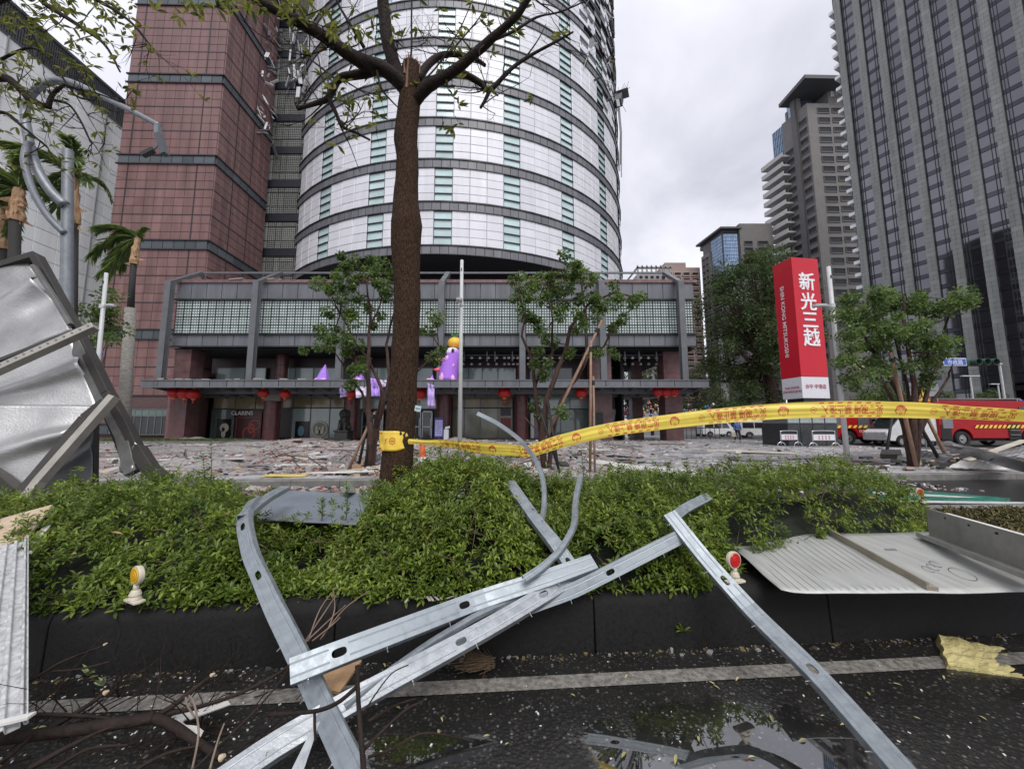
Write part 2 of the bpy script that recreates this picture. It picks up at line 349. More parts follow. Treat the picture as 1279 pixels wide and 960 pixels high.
# joints of the paving: large slabs, narrow dark grooves
b=MB()
for s in np.arange(-30,22,1.2): b.patch(RD(s,T1+.3,PZ+.004),RD(s+.015,T1+.3,PZ+.004),RD(s+.015,26,PZ+.004),RD(s,26,PZ+.004),1,1)
for t in np.arange(T1+1,26,1.2): b.patch(RD(-30,t,PZ+.0045),RD(21,t,PZ+.0045),RD(21,t+.015,PZ+.0045),RD(-30,t+.015,PZ+.0045),1,1)
o=b.build('paving_joints',mat('joint_grey',(.07,.07,.07),.8)); o['kind']='structure'
# green cycle marking on the lane
M_green=mat('green_road_paint',(.02,.17,.12),.35,var=.3,scale=6,bump=.2,bscale=90,wet=.15)
M_wpaint=mat('white_road_paint',(.55,.55,.53),.4,var=.25,scale=8)
q=[G(1085,609,.004),G(1150,612,.004),G(1262,622,.004),G(1262,628,.004),G(1085,627,.004)]
sheet('green_lane_marking',q,M_green)
sheet('lane_stripe',[G(1090,613.5,.008),G(1120,614.5,.008),G(1225,621,.008),G(1195,621,.008),G(1090,616.5,.008)],M_wpaint)
sheet('lane_stripe',[G(1085,607.5,.008),G(1130,610,.008),G(1150,611.8,.008),G(1085,609.3,.008)],M_wpaint)
sheet('lane_stripe',[G(1100,624,.008),G(1279,626.5,.008),G(1279,629,.008),G(1100,627,.008)],M_wpaint)
# lawn strip before the pink tower
lw=thing('lawn_bed','low raised grass bed with concrete edge in front of the pink granite tower','lawn',(-24,28,PZ))
b=MB(); b.prism([(-8,-1.7,0),(4.2,-1.7,0),(5.2,1.4,0),(-8,1.8,0)],(0,0,.18)); b.build('bed_edge',M_conc,lw)
n=9000; px=RNG.uniform(-7.8,4.3,n); py=RNG.uniform(-1.55,1.4,n); d=sph(n); d[:,2]=np.abs(d[:,2])+.4
vv,ff=leaves(np.c_[px,py,np.full(n,.17)],d,RNG.uniform(.06,.2,n),LEAF_CHEAP,wid=.3); npmesh('grass_blades',vv,ff,mat('lawn_green',(.05,.085,.02),.7,col2=(.10,.15,.04),scale=2),lw,kind='stuff')
# =================== THE DEPARTMENT STORE ===================
M_white=mat('silver_white_cladding',(.66,.66,.70),.32,metal=0,world=1,var=.07,scale=1.2,stretch=(1,1,.12),rnd=.05,spec=.5)
M_band=mat('grey_band_cladding',(.14,.14,.155),.42,var=.2,scale=1.5,world=1,stretch=(1,1,.2),rnd=.10)
M_dark=mat('dark_metal_trim',(.022,.023,.027),.4,var=.2)
M_teal=mat('pale_teal_glass',(.50,.64,.64),.12,var=.10,scale=.6,world=1,rnd=.10,spec=.8)
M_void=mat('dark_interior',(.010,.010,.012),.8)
M_core=mat('dark_joint_core',(.16,.16,.175),.7)
TC=V(-8.3,63.6,0); TR=26.0; TZ=19.85; FH=4.75; NF=13; BAY=math.radians(16.1)
tower=thing('round_tower','tall round white panelled store tower with teal window strips, damaged high on its right side','building',TC)
def cpt(a,z,r=TR): return V(r*math.sin(a),-r*math.cos(a),z)      # local, angle from the front, + to the right
b=MB(); ZT=TZ+NF*FH
b.lathe([(TR-.12,TZ-1),(TR-.12,ZT)],n=184); b.build('core_wall',M_core,tower,smooth=False)
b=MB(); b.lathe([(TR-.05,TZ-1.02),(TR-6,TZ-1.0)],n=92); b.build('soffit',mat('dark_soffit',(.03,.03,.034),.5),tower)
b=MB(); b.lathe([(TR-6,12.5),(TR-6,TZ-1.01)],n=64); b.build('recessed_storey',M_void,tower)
panels=[];panes=[];bandp=[];bars=MB();trim=MB();reveal=MB()
pw=BAY*(11.652/15.652)/3; win0=math.radians(.45)
def damaged(a,k,r=0): return a>math.radians(40) and k>=5+ (1 if a<math.radians(50) else 0) and (math.sin(a*37+k*5+r*3)>(.25 if k<7 else -.2))
wa=BAY*4/15.652; VIS=math.radians(100)
for k in range(NF):
    z0=TZ+FH*k; ph=3.75; rh=ph/4
    for j in range(-7,8):
        a0=(j)*BAY+win0
        if abs(a0)>VIS: continue
        # window strip a0..a0+wa
        am=a0+wa/2
        for r in range(4):
            if damaged(am,k,r): continue
            L_=2*TR*math.sin(wa/2)
            panes.append((cpt(am,z0+r*rh+rh/2,TR-.10),(0,0,am),(L_-.08,.06,rh-.16)))
        for r in range(4): 
            c=cpt(am,z0+r*rh+.02+ (rh-.06 if True else 0),TR-.03); t=V(math.cos(am),math.sin(am),0); nrm=V(math.sin(am),-math.cos(am),0)
            bars.obox(c,t*(TR*wa/2-.02),nrm*.10,(0,0,.05))
        for e in (a0,a0+wa):
            t=V(math.cos(e),math.sin(e),0); nrm=V(math.sin(e),-math.cos(e),0); reveal.obox(cpt(e,z0+ph/2,TR-.05),t*.035,nrm*.07,(0,0,ph/2))
        for cidx in range(3):
            ac=a0+wa+pw*(cidx+.5)
            for r in range(4):
                if damaged(ac,k,r): continue
                jit=random.uniform(-.008,.012)
                panels.append((cpt(ac,z0+r*rh+rh/2,TR-.04+jit),(random.uniform(-.002,.002),0,ac),(2*TR*math.sin(pw/2)-.022,.14,rh-.02)))
    # band above storey (k) and rim below storey 0
for k in range(-1,NF):
    z0=TZ+FH*k+3.75; nb=8
    for j in range(-60,60):
        ac=(j+.5)*BAY/nb
        if abs(ac)>VIS: continue
        if k>=6 and damaged(ac,k): continue
        bandp.append((cpt(ac,z0+.44,TR+.06),(0,0,ac),(2*TR*math.sin(BAY/nb/2)-.05,.16,.80)))
    # continuous trims: slim dark lips above and below each band
    for (za,zb,ro) in ((z0+.86,z0+1.0,.26),(z0-.04,z0+.03,.18)):
        a=-VIS
        while a<VIS:
            am=a+BAY/6
            if not(k>=8 and damaged(am,k)):
                t=V(math.cos(am),math.sin(am),0); nrm=V(math.sin(am),-math.cos(am),0)
                trim.obox(cpt(am,(za+zb)/2,TR-.1+ro/2),t*(TR*BAY/6+.004),nrm*(ro/2+.06),(0,0,(zb-za)/2))
            a+=BAY/3
pieces('cladding_panel',ucube(M_white,.03),tower,panels,300)
pieces('window_pane',ucube(M_teal),tower,panes,300)
pieces('band_panel',ucube(M_band),tower,bandp,300)
bars.build('window_bars',M_dark,tower,kind='stuff'); trim.build('band_trim',M_dark,tower,kind='stuff'); reveal.build('window_reveals',M_band,tower,kind='stuff')
# torn upper right side: louvre bars, bent sheets, hanging bits
b=MB()
for i in range(26):
    a=math.radians(random.uniform(58,72)); z=random.uniform(TZ+8.2*FH,ZT); h=random.uniform(.5,2)
    t=V(math.cos(a),math.sin(a),0); b.obox(cpt(a,z,TR+.05),t*1.4,V(math.sin(a),-math.cos(a),0)*.15,(0,0,.06))
b.build('louvres',M_dark,tower,kind='stuff')
b=MB()
for i in range(80):
    a=math.radians(random.uniform(41,64)); z=TZ+FH*random.uniform(5.6,12.5); r=TR+random.uniform(-.2,.7)
    p=cpt(a,z,r); b.beam(p,p+V(random.uniform(-1.2,1.2),random.uniform(-.8,.8),random.uniform(-1.6,1)),random.uniform(.03,.6),.03,random.choice((0,0,1,1,2)))
b.build('torn_cladding',[M_white,M_band,mat('exposed_insulation',(.33,.26,.2),.9)],tower,kind='stuff')
w=P(764,78,0.0+46) # shelf of debris sticking out at the right silhouette
a=math.radians(66); zc=TZ+FH*6.55
b=MB(); c=cpt(a,zc,TR+.2); nrm=V(math.sin(a),-math.cos(a),0); t=V(math.cos(a),math.sin(a),0)
b.obox(c+nrm*.9,nrm*1.0,t*.9,(0,.1,.05)); b.obox(c+nrm*.5-V(0,0,.8),nrm*.5,t*.8,(.1,0,.5))
for i in range(9): 
    p=c+nrm*random.uniform(.2,1.9); b.beam(p,p+V(random.uniform(-.3,1.6),random.uniform(-.5,.5),random.choice((1.8,-.9,1.4,-2.6))),.05,.05)
for i in range(4):
    p=c+nrm*random.uniform(.2,.6); b.tube([p,p+V(.3,0,-6),p+V(.1,.2,-13+i)],.07,5)
b.build('hanging_debris',M_band,tower)

# ---- pink granite tower (left) ----
M_pink=mat('pink_granite_tile',(.175,.098,.094),.42,var=.24,scale=1.1,world=1,stretch=(1,1,.13),detail=9,rnd=.13,bump=.1,bscale=30,spec=.4)
M_pinkd=mat('tile_joint',(.055,.028,.03),.8)
M_grout=mat('tile_grout',(.10,.06,.06),.8,var=.2)
yaw=math.radians(1.2)
pt=thing('granite_tower','tall pink granite tiled tower with dark metal bands, left of the round white tower','building',(-30.05,36.2,0),yaw)
WX=9.6; WD=8.2; H0=13.46+1.25-.0; top=72.0; bandz=[14.7-.9+ 9.0*i-.0 for i in range(-1,8)]
BT=[19.56+9.0*(i-1) for i in range(-1,7)]          # band tops
b=MB(); b.box(-WX,0,0,WD,-.1,top); b.build('wall',M_grout,pt)
front=[];side=[];hv=MB();bandm=[]
tw=WX/10.4; cols=[0]; xs=[-WX+.9*tw*0]; 
xe=[-WX,-WX+1.05]+[ -WX+1.05+ (WX-1.05-1.75)*i/7 for i in range(1,8)]+[-.85,0]
ye=[WD*i/8 for i in range(9)]
zs=[];  # tile rows between bands
for bt in [BT[0]-9]+BT:
    for g in range(3):
        for r in range(3):
            z=bt+g*2.7+r*.9
            if 0.3<=z and z+.9<top: zs.append(z)
for z in zs:
    for i in range(len(xe)-1):
        if z<4.2 and xe[i]>-6.6: continue
        front.append((((xe[i]+xe[i+1])/2,-.03+random.uniform(-.004,.004),z+.45),(0,0,0),(xe[i+1]-xe[i]-.028,.09,.872)))
    for i in range(8):
        if damaged(math.radians(60),7,i) and z>46 and i>4 and random.random()<.6: continue
        side.append(((.03+random.uniform(-.004,.004),(ye[i]+ye[i+1])/2,z+.45),(0,0,math.pi/2),(ye[i+1]-ye[i]-.028,.09,.872)))
pieces('granite_tile',ucube(M_pink,.02),pt,front+side,300)
for bt in [BT[0]-9]+BT:
    for g in (1,2):
        z=bt+g*2.7
        if z<1: continue
        hv.box(-WX-.01,.01,-.095,-.06,z-.06,z+.05); hv.box(.06,.095,0,WD,z-.06,z+.05)
for bt in BT:
    hv.box(-WX-.15,.15,-.22,-.02,bt-.04,bt+.08); hv.box(-WX-.15,.15,-.22,-.02,bt-.98,bt-.88); hv.box(.02,.22,-.2,WD,bt-.04,bt+.08); hv.box(.02,.22,-.2,WD,bt-.98,bt-.88)
    for i in range(9):
        bandm.append(((-WX+WX/9*(i+.5),-.05,bt-.47),(0,0,0),(WX/9-.06,.14,.82)))
    for i in range(7): bandm.append(((.05,WD/7*(i+.5),bt-.47),(0,0,math.pi/2),(WD/7-.06,.14,.82)))
for x in (-WX+1.05,-1.72): hv.box(x-.06,x+.06,-.1,-.05,2,top)
for y in (WD*.3,WD*.62): hv.box(.05,.1,y-.05,y+.05,9,top)
hv.build('dark_joints',mat('dark_joint',(.03,.022,.026),.6),pt,kind='stuff')
pieces('band_pane',ucube(mat('band_metal_glass',(.075,.09,.10),.25,rnd=.25)),pt,bandm,300)
b=MB(); b.box(-5.7,-.9,-.35,-.1,.5,3.0); b.build('window_recess',M_void,pt)
fr=MB(); fr.box(-5.5,-1.1,-.42,-.36,.6,2.3); o=fr.build('entrance_window',mat('dark_shop_glass',(.03,.035,.035),.06,spec=.9),pt)
fr=MB()
for x in np.linspace(-5.5,-1.1,8): fr.box(x-.03,x+.03,-.47,-.40,.6,2.95)
for z in (.6,2.3,2.95): fr.box(-5.5,-1.1,-.475,-.405,z-.03,z+.03)
fr.build('window_frame',M_band,pt)
b=MB(); b.box(-5.45,-1.15,-.44,-.39,2.35,2.9); b.build('upper_pane',mat('greenish_pane',(.12,.17,.16),.2),pt)
b=MB(); b.box(-1.0,1.5,-1.6,-.15,.0,6.5)
b.build('corner_pillar',mat('dusky_pink_granite',(.17,.085,.085),.4,var=.25,scale=2),pt)
# torn edge high on its inner side
b=MB()
for i in range(70):
    p=V(random.uniform(.05,.6),random.uniform(5,8.2),random.uniform(36,60)); b.beam(p,p+V(random.uniform(-.1,1),random.uniform(-.8,.8),random.uniform(-1.5,.6)),random.uniform(.04,.5),.04,random.choice((0,1)))
b.build('torn_edge',[M_band,M_white],pt,kind='stuff')

# ---- glazed link between the towers ----
lk=thing('glazed_link','narrow grey glazed link wall with dark floor bands between pink tower and round tower','building',(-29.2,45,0))
b=MB(); b.box(-4,10,.2,3,0,75); b.build('wall',M_core,lk)
M_lg=mat('link_glass',(.27,.275,.255),.25,var=.2,scale=8,rnd=.18)
it=[];fl=MB();mu=MB()
for k in range(14):
    z0=15.0+4.5*k-.9
    for i,(x0,x1) in enumerate([(-3.8,-1.9),(-1.9,-.95),(-.95,.0),(.0,.75),(.75,2.45),(2.45,3.3),(3.3,5),(5,7),(7,9.8)]):
        for (za,zb) in ((0,1.0),(1.0,2.8),(2.8,3.45)):
            if k>=8 and random.random()<.4: continue
            it.append((((x0+x1)/2,.13,z0+(za+zb)/2),(0,0,0),(x1-x0-.12,.12,zb-za-.12)))
    fl.box(-4,10,-.05,.15,z0+3.5,z0+4.45)
pieces('link_pane',ucube(M_lg),lk,it,300)
fl.build('floor_band',mat('blue_black_band',(.02,.022,.03),.35),lk)
for x in np.arange(-.9,9.8,.24): mu.box(x-.012,x+.012,.02,.06,14,72)
for z in np.arange(14,72,.24): mu.box(-.9,9.8,.02,.055,z-.012,z+.012)
mu.build('fine_grid',M_dark,lk,kind='stuff')
b=MB()
for i in range(60):
    p=V(random.uniform(0,4),random.uniform(-.6,0),random.uniform(44,58)); b.beam(p,p+V(random.uniform(-.5,.5),random.uniform(-.3,.3),random.uniform(-2.2,-.4)),random.uniform(.05,.5),.03,random.choice((0,1,1)))
b.build('hanging_shreds',[M_band,mat('white_sheet',(.6,.6,.62),.5)],lk,kind='stuff')

# ---- podium ----
M_beam=mat('grey_steel_paint',(.115,.12,.13),.42,var=.12,scale=2,wet=.1)
M_pan=mat('grey_metal_panel',(.125,.13,.145),.38,var=.22,scale=1.4,world=1,stretch=(1,1,.15),rnd=.09)
M_block=mat('glass_block',(.52,.60,.58),.10,var=.12,scale=.5,rnd=.10,spec=.5,world=1)
M_maroon=mat('dark_red_granite',(.10,.030,.032),.28,var=.35,scale=3,rnd=.2)
M_glass=mat('shop_glass',(.13,.16,.15),.05,var=.25,scale=.6,spec=1.0,rnd=.2)
M_glass2=mat('pale_shop_glass',(.30,.38,.37),.10,var=.2,scale=.5,spec=1.0,rnd=.2)
X0,X1=-28.9,15.6; PY=32.0
pod=thing('store_podium','long low store podium with glass block band, grey steel frames and a projecting canopy','building',(-6.6,PY,0))
ox=-6.6
def pb(x0,x1,y0,y1,z0,z1,b_,m=0): b_.box(x0-ox,x1-ox,y0-PY,y1-PY,z0,z1,m)
b=MB(); pb(X0+.2,X1-.1,PY+.12,PY+14,8.1,13.5,b); b.build('upper_block',M_core,pod)
it=[]; n=34; w=(X1-X0)/n
for i in range(n):
    it.append(((X0+w*(i+.5)-ox,.06,12.92),(0,0,0),(w-.05,.16,1.42)))
    it.append(((X0+w*(i+.5)-ox,.06,8.58),(0,0,0),(w-.05,.16,.96)))
for i in range(9):   # the end facing right
    it.append(((X1-ox-.04,.7+w*(i+.5),12.92),(0,0,math.pi/2),(w-.05,.16,1.42))); it.append(((X1-ox-.04,.7+w*(i+.5),8.58),(0,0,math.pi/2),(w-.05,.16,.96)))
pieces('fascia_panel',ucube(M_pan),pod,it)
# glass block panels : each 3x3 blocks in a dark frame
gb=MB(); c_=.66
for i in range(3):
    for j in range(3):
        x=-.5+.008+(i+.5)*.328; z=-.5+.008+(j+.5)*.328; r=.120
        gb.add([(x-r,0,z-r),(x+r,0,z-r),(x+r,0,z+r),(x-r,0,z+r),(x-r*.7,-.5,z-r*.7),(x+r*.7,-.5,z-r*.7),(x+r*.7,-.5,z+r*.7),(x-r*.7,-.5,z+r*.7)],[(4,5,6,7),(0,1,5,4),(1,2,6,5),(2,3,7,6),(3,0,4,7)])
gb.add([(-.5,.1,-.5),(.5,.1,-.5),(.5,.1,.5),(-.5,.1,.5)],[(0,1,2,3)],1)
gme=bpy.data.meshes.new('glass_block_panel'); gme.from_pydata(gb.v,[],gb.f); gme.materials.append(M_block); gme.materials.append(mat('block_frame',(.06,.07,.07),.5)); gme.polygons.foreach_set('material_index',gb.m)
nx=65; w=(X1-X0-.3)/nx; zb0,zb1=9.2,12.08; hh=(zb1-zb0)/4
for i in range(nx):
    for j in range(4): piece('glass_block_panel',gme,pod,(X0+.15+w*(i+.5)-ox,.02,zb0+hh*(j+.5)),(0,0,0),(w-.008,.09,hh-.008))
lat=MB()
for i in range(nx+1): 
    x=X0+.15+w*i; wd=.05 if i%1==0 else .02; pb(x-.010,x+.010,PY-.06,PY-.02,zb0,zb1,lat)
for j in range(5): z=zb0+hh*j; pb(X0,X1,PY-.058,PY-.025,z-.011,z+.011,lat)
pb(X0,X1,PY-.2,PY+.02,12.08,12.2,lat); pb(X0,X1,PY-.2,PY+.02,9.07,9.2,lat); pb(X0,X1,PY-.2,PY+.02,8.0,8.1,lat)
lat.build('lattice',M_dark,pod,kind='stuff')
b=MB(); pb(X0-.1,X1+.3,PY-.15,PY+1.2,13.63,13.9,b); b.build('roof_coping',mat('dusty_pink_coping',(.16,.09,.09),.6,var=.3,scale=2),pod)
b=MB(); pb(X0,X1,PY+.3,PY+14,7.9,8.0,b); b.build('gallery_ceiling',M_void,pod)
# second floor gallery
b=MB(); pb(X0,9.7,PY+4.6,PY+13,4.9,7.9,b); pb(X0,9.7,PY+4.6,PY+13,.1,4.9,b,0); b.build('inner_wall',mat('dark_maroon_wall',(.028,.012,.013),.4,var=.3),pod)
b=MB(); pb(-28,16,PY+.2,PY+13,4.5,4.8,b); b.build('floor_slab',M_dark,pod)
def glassrow(xs,z0,z1,y,m,nm='glass_pane'):
    for a,c in zip(xs[:-1],xs[1:]): piece(nm,ucube(m),pod,((a+c)/2-ox,y-PY,(z0+z1)/2),(0,0,0),(c-a-.07,.05,z1-z0-.06))
    f=MB()
    for a in xs: pb(a-.035,a+.035,y-.08,y+.04,z0,z1,f)
    pb(xs[0],xs[-1],y-.085,y+.035,z1-.03,z1+.05,f); pb(xs[0],xs[-1],y-.085,y+.035,z0-.05,z0+.03,f); f.build('window_frame',M_beam,pod)
yg=PY+4.3
Xp=lambda px,y=yg:P(px,500,y).x
for seg in ((268,304,330),(352,367,390,405,420),(450,470,500,540),(570,585,602,622,645)):
    glassrow([Xp(q) for q in seg],5.0,6.9,yg,M_glass2)
for seg in ((662,690,715),(755,780)): glassrow([Xp(q) for q in seg],4.95,6.9,yg,mat('dark_shop_glass'))
# ceiling lamps: two rows of round globes
it=[]
M_glb=mat('lamp_globe',(.55,.53,.5),.2)
gl=MB(); gl.lathe([(.02,.12),(.11,.08),(.14,0),(.11,-.08),(.02,-.12)],n=10); gme2=bpy.data.meshes.new('globe'); gme2.from_pydata(gl.v,[],gl.f); gme2.materials.append(M_glb)
for px0,px1 in ((578,620),(630,652),(660,700),(782,822)):
    for z,y in ((7.35,PY+1.4),(7.0,PY+2.6)):
        k=5
        for i in range(k): piece('lamp_globe',gme2,pod,(Xp(px0+(px1-px0)*i/(k-1),y)-ox,y-PY,z))
b=MB()
for px in (579,608,618,640,667,705,746,775,782,800,822): x=Xp(px,PY+1.2); pb(x-.05,x+.05,PY+1.1,PY+1.2,7.0,7.9,b)
for y in (PY+1.4,PY+2.6): pb(Xp(575,y),Xp(830,y),y-.03,y+.03,7.55,7.6,b)
b.build('ceiling_rails',M_pan,pod)
# columns of the steel frame
colx=[-28.6,-21.3,-14.1,-5.85,.85,7.45,14.05]
for x in colx:
    b=MB(); pb(x-.20,x+.20,30.85,31.2,4.9,13.35,b); pb(x-.24,x+.24,30.78,30.85,4.9,13.4,b); pb(x-.24,x+.24,31.2,31.27,4.9,13.4,b); b.build('frame_column',M_beam,pod)
    b=MB(); b.beam((x-ox,31.0-PY,13.3),(x-ox,34-PY,15.35),.42,.3); b.build('frame_brace',M_beam,pod)
    b=MB(); b.beam((x-ox,34-PY,15.3),(x-ox,36-PY,13.3),.2,.2); b.build('rear_strut',M_beam,pod)
b=MB(); b.beam((colx[0]-ox,34-PY,15.38),(colx[-1]-ox,34-PY,15.38),.13,.16); b.build('top_rail',M_beam,pod)
b=MB()
for x in (-28.4,14.0):
    b.cyl((x-ox,PY-.5,4.95),(x+1.8-ox,PY-.3,7.9),.05,6); b.cyl((x+1.8-ox,PY-.5,4.95),(x-ox,PY-.3,7.9),.05,6); b.cyl((x+1.8-ox,PY-.35,4.95),(x+1.8-ox,PY-.35,8),.05,6)
for x in (-20.6,-12,8.3): b.cyl((x-ox,PY+.2,4.95),(x+1-ox,PY+.2,6.9),.03,5); b.cyl((x+1-ox,PY+.2,4.95),(x-ox,PY+.2,6.9),.03,5)
b.build('cross_brace',M_dark,pod)
# canopy
b=MB(); pb(-29.1,15.45,30.05,35.8,4.86,4.95,b); b.build('canopy_deck',M_beam,pod)
it=[]; n=33; w=(15.45+29.1)/n
for i in range(n): it.append(((-29.1+w*(i+.5)-ox,29.98-PY,4.68),(0,0,0),(w-.05,.12,.48)))
pieces('canopy_edge_panel',ucube(M_pan),pod,it)
b=MB(); pb(-29.15,15.5,29.85,30.1,4.92,4.99,b); pb(-29.15,15.5,29.85,30.1,4.36,4.44,b)
b.build('canopy_lip',M_beam,pod)
b=MB()
for i in range(n+1):
    x=-29.1+w*i; b.add([(x-.05-ox,30.05-PY,4.5),(x+.05-ox,30.05-PY,4.5),(x+.05-ox,35.6-PY,3.95),(x-.05-ox,35.6-PY,3.95),(x-.05-ox,30.05-PY,4.85),(x+.05-ox,30.05-PY,4.85),(x+.05-ox,35.6-PY,4.85),(x-.05-ox,35.6-PY,4.85)],[(0,1,2,3),(4,7,6,5),(0,4,5,1),(1,5,6,2),(2,6,7,3),(3,7,4,0)])
pb(-29.1,15.4,32.6,32.75,4.1,4.86,b); pb(-29.1,15.4,35,35.15,4.0,4.86,b)
b.build('canopy_ribs',M_beam,pod)
# ground floor pillars (round, stacked granite drums) and square pillars
for px,r in ((341,.66),(439,.60),(555,.62),(651,.60)):
    x=Xp(px,34.2); b=MB()
    for i in range(4): b.lathe([(r,PZ+i*1.05+.01),(r,PZ+(i+1)*1.05-.015)],(x-ox,34.2-PY,0),24)
    b.lathe([(r-.03,PZ),(r-.03,4.6)],(x-ox,34.2-PY,0),20); b.build('round_pillar',M_maroon,pod,smooth=True,auto=40)
    b=MB()
    for i in range(3): b.lathe([(r*.8,4.95+i*1.0+.01),(r*.8,4.95+(i+1)*1.0-.015)],(x-ox,35.2-PY,0),20)
    b.build('upper_pillar',M_maroon,pod,smooth=True,auto=40)
M_sq=mat('square_pillar_granite',(.135,.07,.07),.35,var=.25,scale=2,rnd=.15)
for px,wd,y in ((232,1.4,33),(749,1.75,34),(794,1.05,38.5),(837,1.5,34)):
    x=Xp(px,y); b=MB()
    for i in range(4): pb(x-wd/2,x+wd/2,y-wd/2,y+wd/2,PZ+i*1.05+.012,PZ+(i+1)*1.05-.012,b)
    pb(x-wd/2+.03,x+wd/2-.03,y-wd/2+.03,y+wd/2-.03,PZ,7.9,b)
    for i in range(3): pb(x-wd/2,x+wd/2,y-wd/2,y+wd/2,4.95+i*1.0+.012,4.95+(i+1)*1.0-.012,b)
    b.build('square_pillar',M_sq,pod)
x=Xp(341,33.4)
b=MB(); pb(x-.75,x+.75,33.2,33.5,3.55,4.6,b); b.build('pillar_capital',mat('bronze_panel',(.16,.14,.12),.4),pod)
# shop fronts
ys=PY+4.25
M_olive=mat('olive_glass',(.24,.20,.12),.12,rnd=.2,var=.2,scale=.7)
M_olive2=mat('dim_olive_glass',(.17,.17,.125),.10,rnd=.2,var=.2,scale=.7,spec=.8)
XS=lambda px:P(px,520,ys).x
glassrow([XS(q) for q in (266,293,318,331)],3.0,4.1,ys,M_olive); glassrow([XS(q) for q in (265,268,293)],.2,2.96,ys,M_glass)
glassrow([XS(q) for q in (352,365,388,412,434)],3.1,4.1,ys,M_olive); glassrow([XS(q) for q in (365,388,412,434)],.2,3.06,ys,M_glass2)
glassrow([XS(q) for q in (449,480,515,545)],3.0,4.1,ys,M_glass2)
glassrow([XS(q) for q in (566,580,600,622,640)],3.1,4.2,ys,M_olive); glassrow([XS(q) for q in (566,580,600,622,640)],.2,3.06,ys,M_olive2)
glassrow([XS(q) for q in (662,684,712,738)],3.0,4.2,ys,M_glass2); glassrow([XS(q) for q in (684,700,718,738)],.2,2.96,ys,M_glass)
glassrow([XS(q) for q in (758,768,778)],.2,4.2,ys,M_glass)
# entrance doors
for pxs in ((452,466,480),(515,527,541)):
    b=MB(); xs_=[XS(q) for q in pxs]
    for a,c in zip(xs_[:-1],xs_[1:]):
        dd=MB(); pb(a+.05,c-.05,ys-.12,ys-.08,.2,2.8,dd); do=dd.build('door',mat('dark_shop_glass'),pod)
        h=MB(); pb(c-.22,c-.16,ys-.22,ys-.17,.5,2.1,h); pb(a+.05,a+.13,ys-.14,ys-.06,.2,2.8,h); pb(c-.13,c-.05,ys-.14,ys-.06,.2,2.8,h); pb(a+.05,c-.05,ys-.14,ys-.06,2.7,2.8,h); pb(a+.05,c-.05,ys-.14,ys-.06,1.3,1.37,h); h.build('door_frame',mat('brushed_steel',(.4,.4,.4),.3,metal=.8),do)
# posters / shop signs belong to the windows
def board(name,px0,py0,px1,py1,m,y=ys-.12,par=pod,th=.05):
    a=P(px0,py1,y); c=P(px1,py0,y); b=MB(); pb(a.x,c.x,y-th,y,a.z,c.z,b); return b.build(name,m,par), a, c
M_blk=mat('black_print',(.012,.012,.014),.25); M_wht=mat('white_print',(.7,.7,.68),.4); M_mar=mat('maroon_print',(.06,.008,.012),.3); M_redp=mat('red_print',(.40,.05,.03),.35); M_cream=mat('cream_print',(.55,.52,.42),.4)
o1,a,c=board('poster',270,523,289,550,M_blk)
def disc(name,par,c,r,m,y,sx=1,n=18,ring=0,sz=1):
    b=MB(); vs=[]
    if ring:
        for i in range(n): t=2*math.pi*i/n; vs+= [(c[0]+r*sx*math.cos(t)-ox,y-PY,c[1]+r*sz*math.sin(t)),(c[0]+(r-ring)*sx*math.cos(t)-ox,y-PY,c[1]+(r-ring)*sz*math.sin(t))]
        b.add(vs,[(2*i,2*i+1,(2*i+3)%(2*n),(2*i+2)%(2*n)) for i in range(n)])
    else: b.add([(c[0]+r*sx*math.cos(2*math.pi*i/n)-ox,y-PY,c[1]+r*sz*math.sin(2*math.pi*i/n)) for i in range(n)],[tuple(range(n))[::-1]])
    return b.build(name,m,par)
q=P(280,534,ys-.18); disc('poster_face',o1,(q.x,q.z),.42,M_cream,ys-.175); q=P(279,540,ys-.18); disc('poster_face',o1,(q.x,q.z-.1),.2,M_cream,ys-.177,sz=2); disc('poster_mark',o1,(q.x-.05,q.z+.3),.14,M_blk,ys-.18,sz=1.5)
o2,a,c=board('sign_board',292,512,328,551,M_mar)
text_on('lettering','CLARINS',o2,(P(304,516,ys).x-ox,ys-.185-PY,P(304,516,ys).z),(1,0,0),(0,0,1),.52,M_wht,bold=.012)
q=P(313,535,ys-.18)
for dx_,dz_,r_,sz_ in ((-.15,-.45,.62,1),(.35,.35,.55,.9),(.05,0,.3,1.6)): disc('poster_swirl',o2,(q.x+dx_,q.z+dz_),r_,M_redp,ys-.178-.001*dx_,ring=.13,sz=sz_,n=22)
f=MB(); A=P(295,548,ys); B=P(326,521,ys)
for (xa,xb,za,zb) in ((A.x,B.x,A.z,A.z+.03),(A.x,B.x,B.z-.03,B.z),(A.x,A.x+.03,A.z,B.z),(B.x-.03,B.x,A.z,B.z)): pb(xa,xb,ys-.18,ys-.17,za,zb,f)
f.build('poster_border',mat('rose_print',(.3,.15,.15),.4),o2)
o3,a,c=board('poster',368,526,386,549,M_blk); q=P(377,538,ys); disc('poster_face',o3,(q.x,q.z),.3,mat('teal_print',(.12,.25,.3),.4),ys-.175,sz=1.6)
q=P(400,536,ys); o4=disc('round_emblem',pod,(q.x,q.z),.78,mat('emblem_disc',(.20,.20,.17),.4),ys-.09,n=28); disc('emblem_ring',o4,(q.x,q.z),.74,M_cream,ys-.12,ring=.1,n=28)
b=MB(); 
for (xa,xb,z_) in ((-.38,-.2,.3),(.2,.38,.3),(-.2,.2,-.05),(-.08,.08,.2)): pb(q.x+xa,q.x+xb,ys-.14,ys-.12,q.z-.4,q.z+z_,b)
b.build('emblem_figure',M_cream,o4)
